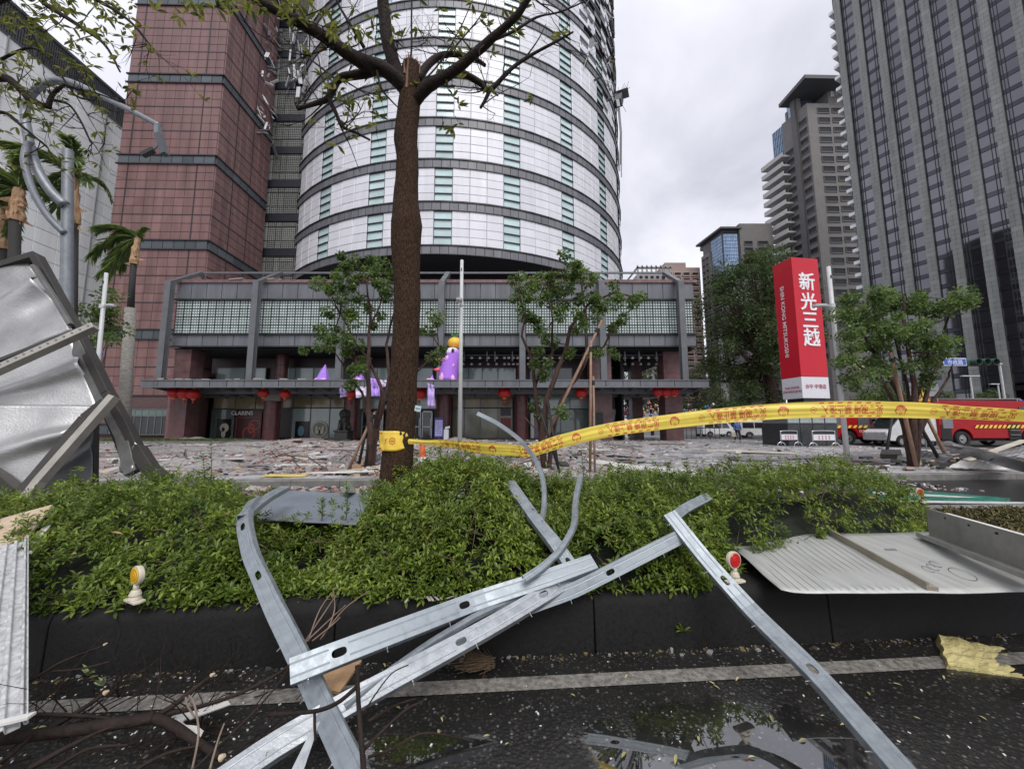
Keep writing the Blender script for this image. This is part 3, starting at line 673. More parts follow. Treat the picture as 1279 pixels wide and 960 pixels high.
board('red_poster',625,522,638,535,mat('deep_red_print',(.2,.01,.02),.3)); board('black_poster',625,510,638,519,M_blk)
o5,a,c=board('promo_board',664,521,682,550,mat('purple_grey_print',(.12,.08,.11),.4,col2=(.3,.25,.3),scale=6),y=ys-.5); q=P(675,534,ys-.6)
disc('poster_swirl',o5,(q.x,q.z),.3,M_redp,ys-.57,ring=.1); disc('poster_mark',o5,(q.x,q.z),.12,M_wht,ys-.572)
b=MB(); pb(XS(663)-.05,XS(663)+.25,ys-.62,ys-.56,.2,2.6,b); b.build('board_edge',M_wht,o5)
o6,a,c=board('wall_panel',743,515,753,537,M_blk,y=33.1)
o7,a,c=board('wall_panel',836,515,847,528,M_blk,y=33.2)
q=P(766,520,ys-.1); b=MB(); y=ys-.2
b.prism([(P(761,511,y).x-ox,y-PY,P(761,511,y).z),(P(770,511,y).x-ox,y-PY,P(770,511,y).z),(P(766,530,y).x-ox,y-PY,P(766,530,y).z)],(0,.06,0)); b.build('hanging_pennant',M_wht,pod)
# curtain grey wall portion right of the shops and the open passage beyond
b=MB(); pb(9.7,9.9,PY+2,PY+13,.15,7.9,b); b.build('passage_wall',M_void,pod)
# ledge: stone plinth under the shops
b=MB(); pb(-28,10,PY+3.3,PY+4.2,.15,.3,b); b.build('plinth',mat('dark_plinth',(.05,.048,.045),.4),pod)
# rubble lying on the canopy and on the roof edge
b=MB()
for i in range(60):
    x=random.choice((random.uniform(-28,-24),random.uniform(-22,-15),random.uniform(-28,14))); s=random.uniform(.05,.28); b.obox((x-ox,random.uniform(30.1,31.2)-PY,4.97+s*.3),(s,random.uniform(-.1,.1),0),(0,s*.6,0),(random.uniform(-.1,.1),0,s*.3))
for i in range(30):
    x=random.choice((-25,-21,-15,-12,2))+random.uniform(-1.5,1.5); s=random.uniform(.1,.6); b.obox((x-ox,random.uniform(31.9,33)-PY,13.95),(s,0,.05),(0,.2,0),(0,0,.05))
b.build('rubble',mat('pale_rubble',(.33,.31,.27),.8,rnd=.2),pod,kind='stuff')
# =================== OTHER BUILDINGS ===================
def plan_hit(px,py,p0,d):       # where the sight line through a pixel meets the vertical plane p0 + s*d ; returns s and height
    r=ray(px,py); n=V(d[1],-d[0],0); k=(V(p0[0],p0[1],0).dot(n))/(r.dot(n)); q=r*k+V(0,0,CAMZ); return (V(q.x-p0[0],q.y-p0[1],0).dot(V(d[0],d[1],0))/V(d[0],d[1],0).length, q.z)
# ---- big office tower on the right ----
DX,DY=.3746,-.9272
of=thing('office_tower','towering dark glass office block with pale stone piers filling the right edge','building',(106.9,112.8,0),math.atan2(DY,DX))
# local x runs along the facade toward the viewer, local -y ... facade looks to local -y
SP=4.83; HT=150; NB=13; FL=3.95
M_pier=mat('pale_green_grey_stone',(.205,.212,.205),.6,var=.20,scale=.5,world=1,stretch=(1,1,.12),rnd=.08)
M_oglass=mat('reflective_office_glass',(.155,.152,.168),.04,metal=1,var=.12,scale=.05,world=1,rnd=.13,spec=.5)
M_ospan=mat('dark_spandrel_glass',(.068,.067,.08),.12,metal=.85,var=.05,rnd=.10)
b=MB()
for i in range(NB+1): b.box(.8+i*SP-.81,.8+i*SP+.81,-.5,.5,7,HT)
b.build('pier_backing',mat('pier_joint',(.13,.14,.13),.8),of)
b=MB(); b.box(0,NB*SP+1,.55,40,0,HT); b.build('core_wall',mat('core_black',(.015,.015,.018),.5),of)
stones=[];glass=[];span=[];mul=MB()
for i in range(NB+1):
    x=.8+i*SP
    for k in range(int(HT/1.3)):
        z=7+k*1.3
        if (k//1)%4==3 or (i+k)%7==0:
            stones.append(((x,-.05,z),(0,0,0),(1.66,1.0,1.285)))
        else:
            stones.append(((x-.42,-.05,z),(0,0,0),(.825,1.0,1.285))); stones.append(((x+.42,-.05+random.uniform(-.01,.01),z),(0,0,0),(.825,1.0,1.285)))
for i in range(NB):
    x=.8+i*SP+.85; w=SP-1.7
    fr=[0,.16,.34,1] if i%2==0 else [0,.62,.80,1]
    for k in range(37):
        z=2+k*FL
        for a,c in zip(fr[:-1],fr[1:]):
            glass.append(((x+w*(a+c)/2,.35,z+1.05+1.4),(0,0,0),(w*(c-a)-.10,.1,2.72)))
        span.append(((x+w/2,.33,z+.5),(0,0,0),(w,.1,1.02)))
    for a in fr[1:-1]: mul.box(x+w*a-.05,x+w*a+.05,.12,.34,2,HT)
    mul.box(x-.02,x+.1,-.1,.4,2,HT)
pieces('pier_stone',ucube(M_pier,.02),of,stones); pieces('glass_pane',ucube(M_oglass),of,glass); pieces('spandrel_panel',ucube(M_ospan),of,span)
mul.build('mullions',M_dark,of,kind='stuff')
b=MB()
for i in range(NB+1): x=.8+i*SP; b.box(x-.8,x+.8,-.5,.5,0,7)
b.build('pier_foot',mat('dark_slate_cladding',(.05,.055,.065),.4),of)
for k in range(34):
    b=MB(); b.box(-1.9,-.05,.2,6,8+k*FL,8+k*FL+1.05); b.build('balcony_ledge',mat('white_ledge',(.72,.72,.74),.5),of)
b=MB(); b.box(-.9,0,1,20,0,HT); b.build('side_wall',mat('grey_render',(.10,.10,.105),.7),of)
# fence-like posts before the office tower
# ---- grey apartment tower with roof canopy ----
def windows(par,O,d,items,m,depth=.5,lip=None,nm='window',lim=300):
    """items: (s0,s1,z0,z1) on a facade from local origin O along unit dir d; dark recessed looking window with sill slab"""
    rot=math.atan2(d[1],d[0]); n=V(d[1],-d[0],0)
    it=[];sl=MB()
    for s0,s1,z0,z1 in items:
        c=V(O)+V(d[0],d[1],0)*((s0+s1)/2)+n*.03; it.append(((c.x,c.y,(z0+z1)/2),(0,0,rot),(s1-s0,.12,z1-z0)))
        if lip:
            c2=c+n*depth/2; sl.obox((c2.x,c2.y,z1+.15),V(d[0],d[1],0)*((s1-s0)/2+.2),n*depth/2,(0,0,.12)); sl.obox((c2.x,c2.y,z0-.2),V(d[0],d[1],0)*((s1-s0)/2+.2),n*depth/2,(0,0,.25))
            for e in (s0-.1,s1+.1):
                c3=V(O)+V(d[0],d[1],0)*e+n*depth/2; sl.obox((c3.x,c3.y,(z0+z1)/2),V(d[0],d[1],0)*.12,n*depth/2,(0,0,(z1-z0)/2+.2))
    pieces(nm,ucube(m),par,it,lim)
    if lip: sl.build('window_surrounds',lip,par,kind='stuff')
M_gr=mat('grey_brown_tiles',(.155,.145,.140),.7,var=.10,scale=.3,bump=.1,bscale=3)
M_grd=mat('darker_tiles',(.10,.095,.095),.7,var=.1,scale=.3)
M_win=mat('dark_window_glass',(.016,.018,.022),.4,spec=.25,rnd=.5)
M_blue=mat('blue_curtain_glass',(.22,.30,.42),.06,metal=.75,var=.15,scale=.3,rnd=.18)
c0=P(1014,200,170); at=thing('apartment_tower','tall grey brown apartment tower with flat roof canopy and blue glass corner','building',(c0.x,c0.y,0))
H=P(1009,129,170).z; PT=5.05
sd=V(-.21,1,0).normalized(); fd=V(1,.02,0).normalized()
def poly_building(par,pts,z0,z1,m,name='wall'):
    b=MB(); b.prism([V(p[0],p[1],z0) for p in pts],(0,0,z1-z0)); return b.build(name,m,par)
LS=plan_hit(980,200,(c0.x,c0.y),sd)[0]; LB=plan_hit(965,200,(c0.x,c0.y),sd)[0]; LF=plan_hit(998,200,(c0.x,c0.y),sd)[0]
poly_building(at,[(0,0),tuple((fd*11.4)[:2]),tuple((fd*11.4+sd*LS)[:2]),tuple((sd*LS)[:2])],0,H,M_gr)
poly_building(at,[tuple((fd*11.4+V(.0,.5,0))[:2]),tuple((fd*46)[:2]),tuple((fd*46+sd*LS)[:2]),tuple((fd*11.5+sd*LS)[:2])],0,P(1045,100,171).z,M_gr,'rear_block')
poly_building(at,[tuple((sd*LS+fd*.8)[:2]),tuple((fd*16+sd*LS)[:2]),tuple((fd*16+sd*LB)[:2]),tuple((sd*LB+fd*.8)[:2])],0,P(966,167,c0.y+sd.y*LB).z-.4,M_grd,'rear_wall')
poly_building(at,[tuple((sd*LF+V(3,0,0))[:2]),tuple((sd*LS*.98+V(3,0,0))[:2]),tuple((sd*LS*.98+V(9,0,0))[:2]),tuple((sd*LF+V(9,0,0))[:2])],H-3,H+10,M_blue,'roof_glass_room')
it=[]; rot=math.atan2(sd.y,sd.x); n=7; m_=5
for i in range(n):
    for j in range(m_):
        s=LS+(LB-LS)*(i+.5)/n; c=sd*s+fd*.7; z=P(966,168,c0.y+sd.y*LB).z-(j+.5)*4.6; it.append(((c.x,c.y,z),(0,0,rot),((LB-LS)/n-.4,.3,4.3)))
pieces('curtain_pane',ucube(M_blue),at,it)
wl=[];wr=[];ll=[]
zt=P(1030,138,170).z
for k in range(22):
    z=zt-k*PT
    if z<6: break
    wl.append((5.0,10.6,z-1.25,z+1.15)); wr.append((12.6,18.2,z-1.05+.6,z+1.05+.6)); wr.append((21,27,z-.4,z+1.65)); wr.append((30,36,z-.4,z+1.65))
windows(at,V(0,0,0),fd,wl,M_win,.25,M_grd); windows(at,V(0,0.45,0),fd,wr,M_win,.25,M_grd)
for k in range(24):
    z=H-8-k*PT
    if z<6: break
    ll.append((LF*.12,LF*.72,z-1.1,z+1.1)); 
    if z<H-12: ll.append((LF+(LS-LF)*.22,LF+(LS-LF)*.85,z-5-1.1,z-5+1.1))
windows(at,V(0,0,0),V(-sd.x,-sd.y,0),[(-b_,-a_,z0,z1) for a_,b_,z0,z1 in ll],M_win,.25,M_grd,'side_window')
b=MB(); c=sd*LF; b.obox((c.x-.6,c.y,H/2),(.6,0,0),sd*1.1,(0,0,H/2+12)); b.build('vertical_fin',M_grd,at)
for k in range(20):
    z=P(969,206,c0.y+sd.y*LB).z-2-k*PT
    if z<8: break
    b=MB(); c=sd*((LB+LS)/2)+fd*(-1.5); b.obox((c.x,c.y,z),fd*2.6,sd*((LB-LS)/2+3),(0,0,.45)); b.obox((c.x-2.4,c.y,z+1.2),fd*.12,sd*((LB-LS)/2+3),(0,0,.75)); b.build('balcony',mat('pale_balcony',(.42,.41,.40),.6),at)
zc=P(1005,97,163).z
def atz(x,y): r=ray(x,y); q=V(0,0,CAMZ)+r*((zc-CAMZ)/r.z); return V(q.x-c0.x,q.y-c0.y,zc)
n1_=atz(1005.4,97.5); n2_=atz(972.6,134.8); n3_=n1_+V(48,1,0); n4_=n2_+V(48,1,0)
b=MB(); b.prism([n1_,n3_,n4_,n2_],(0,0,1.8)); b.build('roof_canopy',mat('dark_roof_slab',(.07,.072,.075),.6),at)
b=MB(); c=sd*LS*1.0+fd*3.5; b.cyl((c.x,c.y,H-10),(c.x,c.y,zc),1.0,8); c=sd*LF+fd*1.0; b.obox((c.x,c.y,(H+zc)/2),(1.0,0,0),(0,1.6,0),(0,0,(zc-H)/2+6))
for x in (17,27,38): b.obox((x,6,(H+zc)/2),(4.6,0,0),(0,5,0),(0,0,(zc-H)/2))
b.build('roof_pillars',M_gr,at)
rc=fd*14.2+V(0,.3,0); text_on('lettering','大',at,(rc.x,rc.y,P(1048,105,170).z),(1,0,0),(0,0,1),4.4,mat('pale_metal_letters',(.5,.5,.48),.4),.25,.1); text_on('lettering','誼',at,(rc.x+.3,rc.y,P(1050,116,170).z),(1,0,0),(0,0,1),4.4,MATS['pale_metal_letters'],.25,.1)
# ---- middle grey building with blue glass and overhanging roof ----
c0=P(905,330,190); mb_=thing('slab_block','mid-rise grey block with overhanging roof and blue glass band, between pink block and big tree','building',(c0.x,c0.y,0))
H=P(905,291,190).z; sd=V(-.16,1,0).normalized(); L1=plan_hit(879,330,(c0.x,c0.y),sd)[0]
poly_building(mb_,[(0,0),(19,0),(19,L1),tuple((sd*L1)[:2])],0,H,M_grd)
H2=P(930,281,190).z; poly_building(mb_,[(8,-1.5),(25,-1.5),(25,30),(8,30)],0,H2,M_gr,'front_block')
b=MB(); b.prism([V(-2,-2,H+1.5),V(9,-2,H+1.5),V(9,L1+3,H+1.5),V(-2,0,H+1.5)+sd*(L1+3)-V(0,0,0)],(0,0,1.0)); b.prism([V(0,0,H-.5),V(8,0,H-.5),V(8,20,H-.5),V(-2,20,H-.5)],(0,0,2.2)); b.build('roof_slab',MATS['dark_roof_slab'],mb_)
it=[]
for i in range(8):
    for j in range(12):
        s=L1*.04+L1*.5*(i+.5)/8; c=sd*s-V(.15,0,0); it.append(((c.x,c.y,H-1.5-j*1.9),(0,0,math.atan2(sd.y,sd.x)),(L1*.5/8-.2,.3,1.7)))
    for j in range(12):
        it.append(((.5+i*.9,-.15,H-1.5-j*1.9),(0,0,0),(.8,.3,1.7)))
pieces('curtain_pane',ucube(M_blue),mb_,it)
poly_building(mb_,[tuple((sd*L1*.58+V(-1.2,0,0))[:2]),(3,L1*.55),(3,L1),tuple((sd*L1+V(-1.2,0,0))[:2])],0,H-6,M_gr,'stair_block')
its=[];itf=[]
for k in range(24):
    z=H-9-k*3.5
    if z<4: break
    its.append((-L1*.93,-L1*.80,z-.8,z+.8)); its.append((-L1*.75,-L1*.62,z-.8,z+.8)); 
    if k>4: its.append((-L1*.5,-L1*.1,z-.8,z+.8))
    itf.append((10,14,z+2,z+3.6)); itf.append((17,22,z+2,z+3.6))
windows(mb_,V(-1.2,0,0),V(-sd.x,-sd.y,0),its,M_win,.3,M_gr,'side_window'); windows(mb_,V(0,-1.5,0),V(1,0,0),itf,M_win,.3,M_grd)
poly_building(mb_,[(-6,-3),(-3.6,-3),(-3.6,-.5),(-6,-.5)],0,P(895,410,187).z,mat('pale_concrete',(.30,.30,.30),.7),'round_shaft')
# ---- pinkish beige block ----
c0=P(831,400,210); pk_=thing('beige_block','pinkish beige residential block with stepped top, seen over the podium roof','building',(c0.x,c0.y,0))
M_bg=mat('pinkish_beige_tile',(.33,.25,.225),.7,var=.1,scale=.3)
H=P(860,330,210).z
poly_building(pk_,[(0,0),(21,0),(21,18),(0,18)],0,P(870,334,210).z,M_bg); poly_building(pk_,[(-14,5),(0,5),(0,20),(-14,20)],0,P(820,345,212).z,M_bg,'side_wing'); poly_building(pk_,[(2,2),(14,2),(14,14),(2,14)],0,P(855,328,212).z,mat('brown_cornice',(.30,.22,.20),.7),'penthouse')
it=[]
for k in range(26):
    z=H-6-k*3.3
    if z<4: break
    it+= [(1.2,4.8,z-.8,z+.8),(6.2,9.8,z-.8,z+.8),(11.2,14.8,z-.8,z+.8),(16.2,19.8,z-.8,z+.8)]
windows(pk_,V(0,0,0),V(1,0,0),it,mat('brown_window',(.07,.05,.045),.3),.7,mat('beige_ledge',(.42,.34,.31),.7))
it=[(-12+4*i,-9.4+4*i,H-7-k*3.3-.7,H-7-k*3.3+.7) for k in range(24) for i in range(3) if H-7-k*3.3>4]
windows(pk_,V(0,5,0),V(1,0,0),it,M_win,.4,MATS['beige_ledge'],'wing_window')
# ---- pale grey block with open roof frame ----
c0=P(796,345,200); gb_=thing('pale_frame_block','pale grey block with open concrete frame on its roof, just right of the round tower','building',(c0.x,c0.y,0))
H=P(800,342,200).z; M_pg=mat('pale_grey_tile',(.30,.29,.29),.7,var=.1,scale=.3)
poly_building(gb_,[(0,0),(19,0),(19,20),(0,20)],0,H,M_pg)
b=MB()
for i in range(8): x=.5+i*2.5; b.box(x-.35,x+.35,0,.8,H,P(810,331,200).z)
hz=P(810,334,200).z; b.box(0,19,0,.8,hz-.3,hz+.5); b.box(0,19,0,.8,H+3,H+3.6); b.box(0,.7,0,18,hz-.3,hz+.5); b.build('roof_frame',M_pg,gb_)
it=[(1+3*i,2.8+3*i,H-3-k*3.4,H-1.2-k*3.4) for k in range(22) for i in range(6) if H-3-k*3.4>3]
windows(gb_,V(0,0,0),V(1,0,0),it,M_win,.25,M_pg)
# ---- white clad hall on the left with dark mesh screen on top ----
wb=thing('white_hall','long white panelled building with dark mesh screen along its roof, at the far left','building',(-46.6,20,0),math.radians(2))
M_wc=mat('white_profiled_panel',(.84,.86,.86),.5,var=.12,scale=.4,world=1,stretch=(1,1,.1),rnd=.05)
zt=P(158,205,50).z; 
zt=P(157,161,43.2).z; zs=P(158,130,43.2).z
b=MB(); b.box(-25,-.1,-14,36,0,zt-.2); b.box(-25,-.35,-14,36,zt-.2,zs-.2,1); b.build('wall',[mat('panel_gap',(.2,.21,.21),.7),M_core],wb)
it=[]
for i in range(25):
    for j in range(int(zt/1.5)+1):
        z=.75+j*1.5
        if z+.7>zt: continue
        it.append(((-.03,-13+i*2,z),(0,0,math.pi/2),(1.97,.14,1.46)))
pieces('wall_panel',ucube(M_wc,.01),wb,it)
sc=MB()
for i in range(250): y=-14+i*.2; sc.box(-.12,-.02,y-.05,y+.05,zt,zs)
for j in range(int((zs-zt)/.5)+1): z=zt+j*.5; sc.box(-.2,-.1,-14,36,z-.05,z+.05)
for i in range(0,250,20): y=-14+i*.2; sc.box(-.18,.04,y-.12,y+.12,zt,zs)
sc.box(-.3,.1,-14,36.1,zs-.1,zs+.2); sc.box(-.3,.1,-14,36.1,zt-.1,zt+.15)
sc.build('mesh_screen',mat('screen_grey',(.075,.08,.085),.5),wb,kind='stuff')
for y in (3,12,21,30):
    b=MB(); b.box(0,.16,y-.06,y+.06,0,zt); b.build('panel_joint',mat('joint_strip',(.28,.29,.29),.5),wb)
b=MB(); b.box(.0,.3,-5,-3.6,0,zt); b.build('rusty_pilaster',mat('rust_stained_strip',(.35,.27,.2),.8,scale=2,col2=(.5,.48,.45)),wb)
# =================== TREES AND PALMS ===================
M_bark=mat('brown_bark',(.014,.009,.006),.95,scale=24,col2=(.085,.050,.032),bump=1.0,bscale=30,stretch=(3.6,3.6,1.15),detail=12,spec=.15)
M_bark2=mat('reddish_bark',(.022,.012,.009),.85,scale=4,col2=(.075,.036,.026),bump=.6,bscale=20,stretch=(3,3,1))
M_twig=mat('dark_twig',(.012,.009,.008),.8,scale=8,col2=(.045,.03,.024),spec=.2)
M_lfar=mat('tree_leaves',(.038,.068,.022),.55,scale=.8,col2=(.085,.125,.045),rnd=.5,attr='rnd',leaf=.25)
M_lfar2=mat('olive_leaves',(.04,.055,.022),.55,scale=.8,col2=(.10,.12,.055),rnd=.4,attr='rnd',leaf=.25)
M_lyng=mat('young_tree_leaves',(.050,.095,.022),.45,scale=1.5,col2=(.13,.20,.055),rnd=.55,attr='rnd',leaf=.35)
M_lbig=mat('whorled_leaves',(.06,.085,.015),.45,scale=2.5,col2=(.14,.15,.035),rnd=.45,attr='rnd',leaf=.45)
def clump_leaves(centers,radii,per,size,tm,rng,flat=.7,wid=1.0):
    C=np.repeat(centers,per,axis=0); R=np.repeat(radii,per)[:,None]; n=len(C)
    d=sph(n,rng); rr=rng.random((n,1))**.45; pos=C+d*R*rr*np.array([1,1,flat]); dirs=d+rng.normal(size=(n,3))*.5; dirs[:,2]-=.15
    return leaves(pos,dirs,rng.uniform(.7,1.25,n)*size,tm,rng,wid=wid),n
def big_tree(name,label,base,h,rad,crown_c,crown_r,nclump,per,leaf,m,cat='tree',group=None,seed=1,tr=.35,spread=None):
    rng=np.random.default_rng(seed); random.seed(seed)
    t=thing(name,label,cat,base,0,group)
    b=MB(); cc=V(crown_c); pts=[V(0,0,-.1),V(.1,0,h*.15),V(-.1,.05,h*.33),V(cc.x*.5,cc.y*.5,cc.z)]
    b.tube(pts,[tr*1.2,tr,tr*.85,tr*.5],10)
    b.build('trunk',M_bark2,t,smooth=True)
    C=[];R=[]
    for i in range(nclump):
        while True:
            d=V(*rng.normal(size=3)).normalized(); r=rng.random()**.33
            p=V(d.x*crown_r[0],d.y*crown_r[1],d.z*crown_r[2])*r
            if mnoise.noise(V(p.x*.45,p.y*.45,p.z*.45)+V(seed,0,0))>-.22 or rng.random()<.15: break
        C.append(cc+p); R.append(rad*rng.uniform(.6,1.25))
    lb=MB()
    for i in range(0,len(C),3):
        e=C[i]; s=pts[2].lerp(pts[3],random.random()); mid=s.lerp(e,.5)+V(0,0,-.06*h*random.random()); lb.tube([s,mid,e],[tr*.28,tr*.15,tr*.04],5,cap=False)
    lb.build('limbs',M_bark2,t)
    (v,f),n=clump_leaves(np.array([list(c) for c in C]),np.array(R),per,leaf,LEAF_CHEAP,rng); npmesh('crown',v,f,m,t,attr=np.repeat(rng.random(n),4),kind='stuff')
    return t
q=P(968,553,35); big_tree('tree','large dense dark green tree behind the red pylon sign',(q.x,q.y,PZ),17,1.05,(-1.0,0,10.3),(5.3,5,7.4),230,210,.20,M_lfar,seed=3,tr=.55)
q=P(872,548,58); big_tree('tree','thin olive leaved tree beyond the right end of the podium',(q.x,q.y,0),11,.9,(0,0,7.8),(4.6,3,4.8),90,110,.24,M_lfar2,seed=5,tr=.25)
q=P(815,548,56); big_tree('tree','olive tree seen through the podium passage',(q.x,q.y,0),9,.9,(0,0,6.8),(4.2,3,3.6),80,110,.24,M_lfar2,seed=6,tr=.22)
q=P(786,548,52); big_tree('tree','olive tree filling the left part of the podium passage',(q.x,q.y,0),9,.9,(0,0,6.0),(2.6,2.5,4.2),70,110,.24,M_lfar2,seed=16,tr=.2)
q=P(905,545,75); big_tree('tree','low dark tree left of the parked white van',(q.x,q.y,0),8,1.0,(0,0,6.2),(5,4,4),70,110,.3,M_lfar,seed=7,tr=.25)
q=P(1105,548,50); big_tree('tree','round dark green tree behind the fire engines, left of the warning sign',(q.x,q.y,0),6,.8,(0,0,4.8),(3.4,3,2.2),70,100,.22,M_lfar,seed=8,tr=.2)
q=P(1165,545,62); big_tree('tree','small green tree above the van roof, right of the warning sign',(q.x,q.y,0),7,.8,(0,0,5),(4.2,3,2.3),60,100,.25,M_lfar,seed=9,tr=.2)
q=P(1247,545,66); big_tree('tree','small round tree beside the slim lamp post at the right edge',(q.x,q.y,0),7,.8,(0,0,5.2),(3.6,3,2.6),60,100,.25,M_lfar,seed=10,tr=.2)
q=P(108,560,14); big_tree('tree','leafy green tree behind the bent sheet metal',(q.x,q.y,PZ),6,.4,(0,0,5.1),(.55,.6,1.3),16,90,.13,M_lyng,seed=11,tr=.09)
q=P(60,560,17); big_tree('tree','small dark tree between the grey pole and the left palm',(q.x,q.y,PZ),6,.5,(.3,0,4.6),(.9,1,1.4),18,90,.13,M_lyng,seed=12,tr=.09)

# ---- young staked trees with clumped leaves ----
def young_tree(label,base,stems,clumps,seed,per=230,leaf=.085,cr=(.13,.23),group='young staked trees on the plaza'):
    rng=np.random.default_rng(seed); random.seed(seed); t=thing('young_tree',label,'tree',base,0,group); B=V(base); b=MB()
    ends=[]
    for st in stems:
        pts=[V(p)-B for p in st[0]]; n=len(pts); fine=[]
        for i in range(n-1):
            for k in range(3): fine.append(pts[i].lerp(pts[i+1],k/3)+V(random.uniform(-.02,.02),random.uniform(-.02,.02),0))
        fine.append(pts[-1]); r0,r1=st[1],st[2]; m_=len(fine)
        b.tube(fine,[r0+(r1-r0)*i/(m_-1) for i in range(m_)],7); ends+=fine[len(fine)//2:]
    C=[];R=[]
    for c in clumps:
        if rng.random()<(.30 if seed==23 else .14): continue
        p=V(c)-B; C.append(p); R.append(rng.uniform(*cr)*(.30/.27))
        e=min(ends,key=lambda q:(q-p).length); b.tube([e,e.lerp(p,.5)+V(0,0,-.04),p],[.02,.014,.006],5,cap=False)
        C.append(p+V(*rng.normal(size=3))*.15); R.append(rng.uniform(cr[0]*.6,cr[1]*.8))
    b.build('trunk',M_bark2,t,smooth=True)
    (v,f),n=clump_leaves(np.array([list(c) for c in C]),np.array(R),per//2,leaf,LEAF_LONG,rng,.75,wid=2.4); npmesh('crown',v,f,M_lyng,t,attr=np.repeat(rng.random(n),5),kind='stuff')
    return t
def pts(Y,*xy): return [tuple(P(x,y,Y+(random.uniform(-.3,.3) if i else 0))) for i,(x,y) in enumerate(xy)]
def cl(Y,*xy,sp=.7): return [tuple(P(x,y,Y+random.uniform(-sp,sp))) for x,y in xy]
M_stake=mat('wooden_stake',(.20,.11,.07),.7,scale=6,col2=(.33,.21,.15),stretch=(4,4,1)); M_stakeb=mat('black_stake',(.012,.011,.011),.6)
def stakes(label,items,grp='support stakes'):
    t=None
    for i,(a,b_,r,m,lb) in enumerate(items):
        A,B=V(a),V(b_); t=thing('tree_stake',lb,'stake',A,0,grp); mb=MB(); mb.tube([V(0,0,-.02),(B-A)*.5,(B-A)],[r,r,r*.9],7); mb.build('pole',m,t,smooth=True)
        k=MB(); d=(B-A).normalized(); q_=(B-A)*.93; k.cyl(q_-d*.06,q_+d*.06,r*1.35,8); k.build('rubber_tie',M_stakeb,t)
Y=10.2; base=tuple(G(466,590,PZ))
base=(base[0],Y,PZ)
young_tree('young multi-stemmed tree with clumped leaves, half hidden by the big trunk',base,[
 (pts(Y,(461,592),(463,540),(461,500),(459,448),(463,400),(458,352)),.10,.02),(pts(Y,(461,592),(472,520),(478,490),(466,460),(446,430),(425,392)),.07,.02),
 (pts(Y,(464,592),(470,540),(480,500),(487,470),(482,430),(490,395),(503,370)),.07,.02),(pts(Y,(459,520),(452,490),(432,462),(418,440)),.045,.015),
 (pts(Y,(480,505),(505,480),(530,455),(548,432)),.04,.015),(pts(Y,(462,410),(475,380),(480,350)),.03,.012)],
 cl(Y,(400,352),(412,362),(425,372),(408,388),(436,385),(445,350),(432,335),(455,340),(468,342),(475,355),(468,330),(447,372),(460,385),(480,372),(490,345),(405,418),(418,410),(398,432),(412,432),(430,420),(440,402),(450,430),(476,395),(497,380),(530,400),(538,412),(545,395),(540,445),(550,440),(530,425),(443,462),(455,450),(450,480),(440,480),(478,330),(433,440),(422,348),(442,325),(485,360),(428,362),(448,460),(505,385)),21)
Y=10.8; base=(P(683,590,Y).x,Y,PZ)
young_tree('tall young staked tree with a forked crown in the centre of the plaza',base,[
 (pts(Y,(681,592),(677,540),(682,500),(693,470),(705,440),(712,410),(735,380),(768,365),(798,372)),.10,.02),(pts(Y,(680,592),(674,530),(668,480),(664,450),(652,420),(655,398),(648,360)),.07,.02),
 (pts(Y,(684,592),(690,540),(700,500),(722,470),(733,450),(732,400),(726,350),(716,330)),.07,.02),(pts(Y,(668,480),(690,440),(690,400),(684,360),(690,335)),.045,.015),
 (pts(Y,(733,450),(755,432),(765,405),(790,385)),.04,.015),(pts(Y,(655,520),(672,540),(668,505)),.02,.01)],
 cl(Y,(712,328),(722,335),(705,342),(718,348),(730,340),(735,352),(690,345),(676,348),(668,358),(660,352),(684,362),(700,365),(655,372),(648,358),(643,372),(646,390),(655,398),(662,395),(675,375),(690,380),(702,382),(716,372),(726,372),(738,380),(722,392),(700,395),(728,408),(718,412),(672,405),(680,415),(690,425),(672,438),(700,432),(712,440),(745,395),(757,382),(770,378),(782,385),(790,378),(800,370),(778,398),(766,410),(752,420),(760,438),(740,442),(668,455),(680,465),(664,480),(672,500),(690,500),(700,512),(680,520),(768,368),(755,360),(694,355),(708,355),(650,345),(735,365),(742,372)),22)
Y=11.2; base=(P(1140,583,Y).x,Y,PZ)
st=[(pts(Y,(1140,584),(1132,540),(1128,500),(1105,460),(1085,430),(1070,405)),.12,.025),(pts(Y,(1142,584),(1140,530),(1142,480),(1135,440),(1128,400),(1130,370)),.10,.02),
 (pts(Y,(1144,584),(1150,530),(1158,490),(1172,450),(1180,410),(1192,372)),.08,.02),(pts(Y,(1138,560),(1120,510),(1104,480),(1080,462),(1062,450)),.06,.02),(pts(Y,(1146,540),(1145,500),(1160,450),(1158,400)),.05,.02),
 (pts(Y,(1128,510),(1118,470),(1112,430),(1102,395)),.06,.02),(pts(Y,(1138,540),(1134,480),(1122,440),(1115,410)),.05,.02),(pts(Y,(1150,540),(1165,500),(1185,470),(1190,455)),.05,.015)]
ck=[(1060,378),(1075,385),(1090,378),(1105,385),(1122,378),(1140,380),(1155,385),(1070,400),(1088,402),(1100,410),(1118,400),(1135,402),(1150,408),(1165,398),(1175,410),(1060,415),(1078,425),(1062,432),(1095,430),(1110,430),(1130,425),(1148,430),(1165,425),(1180,425),(1055,448),(1070,450),(1088,452),(1105,450),(1150,455),(1165,450),(1178,440),(1188,378),(1198,370),(1203,380),(1182,388),(1076,470),(1060,480),(1085,492),(1095,470),(1150,480),(1168,470),(1052,395),(1115,415),(1140,415),(1128,455),(1112,375),(1100,370),(1145,372)]
young_tree('broad young tree with many reddish stems right of the pylon sign',base,st,cl(Y,*ck,sp=1.0)+cl(Y,*[(x+random.uniform(-8,8),y+random.uniform(-8,8)) for x,y in ck],sp=1.2),23,cr=(.17,.30))
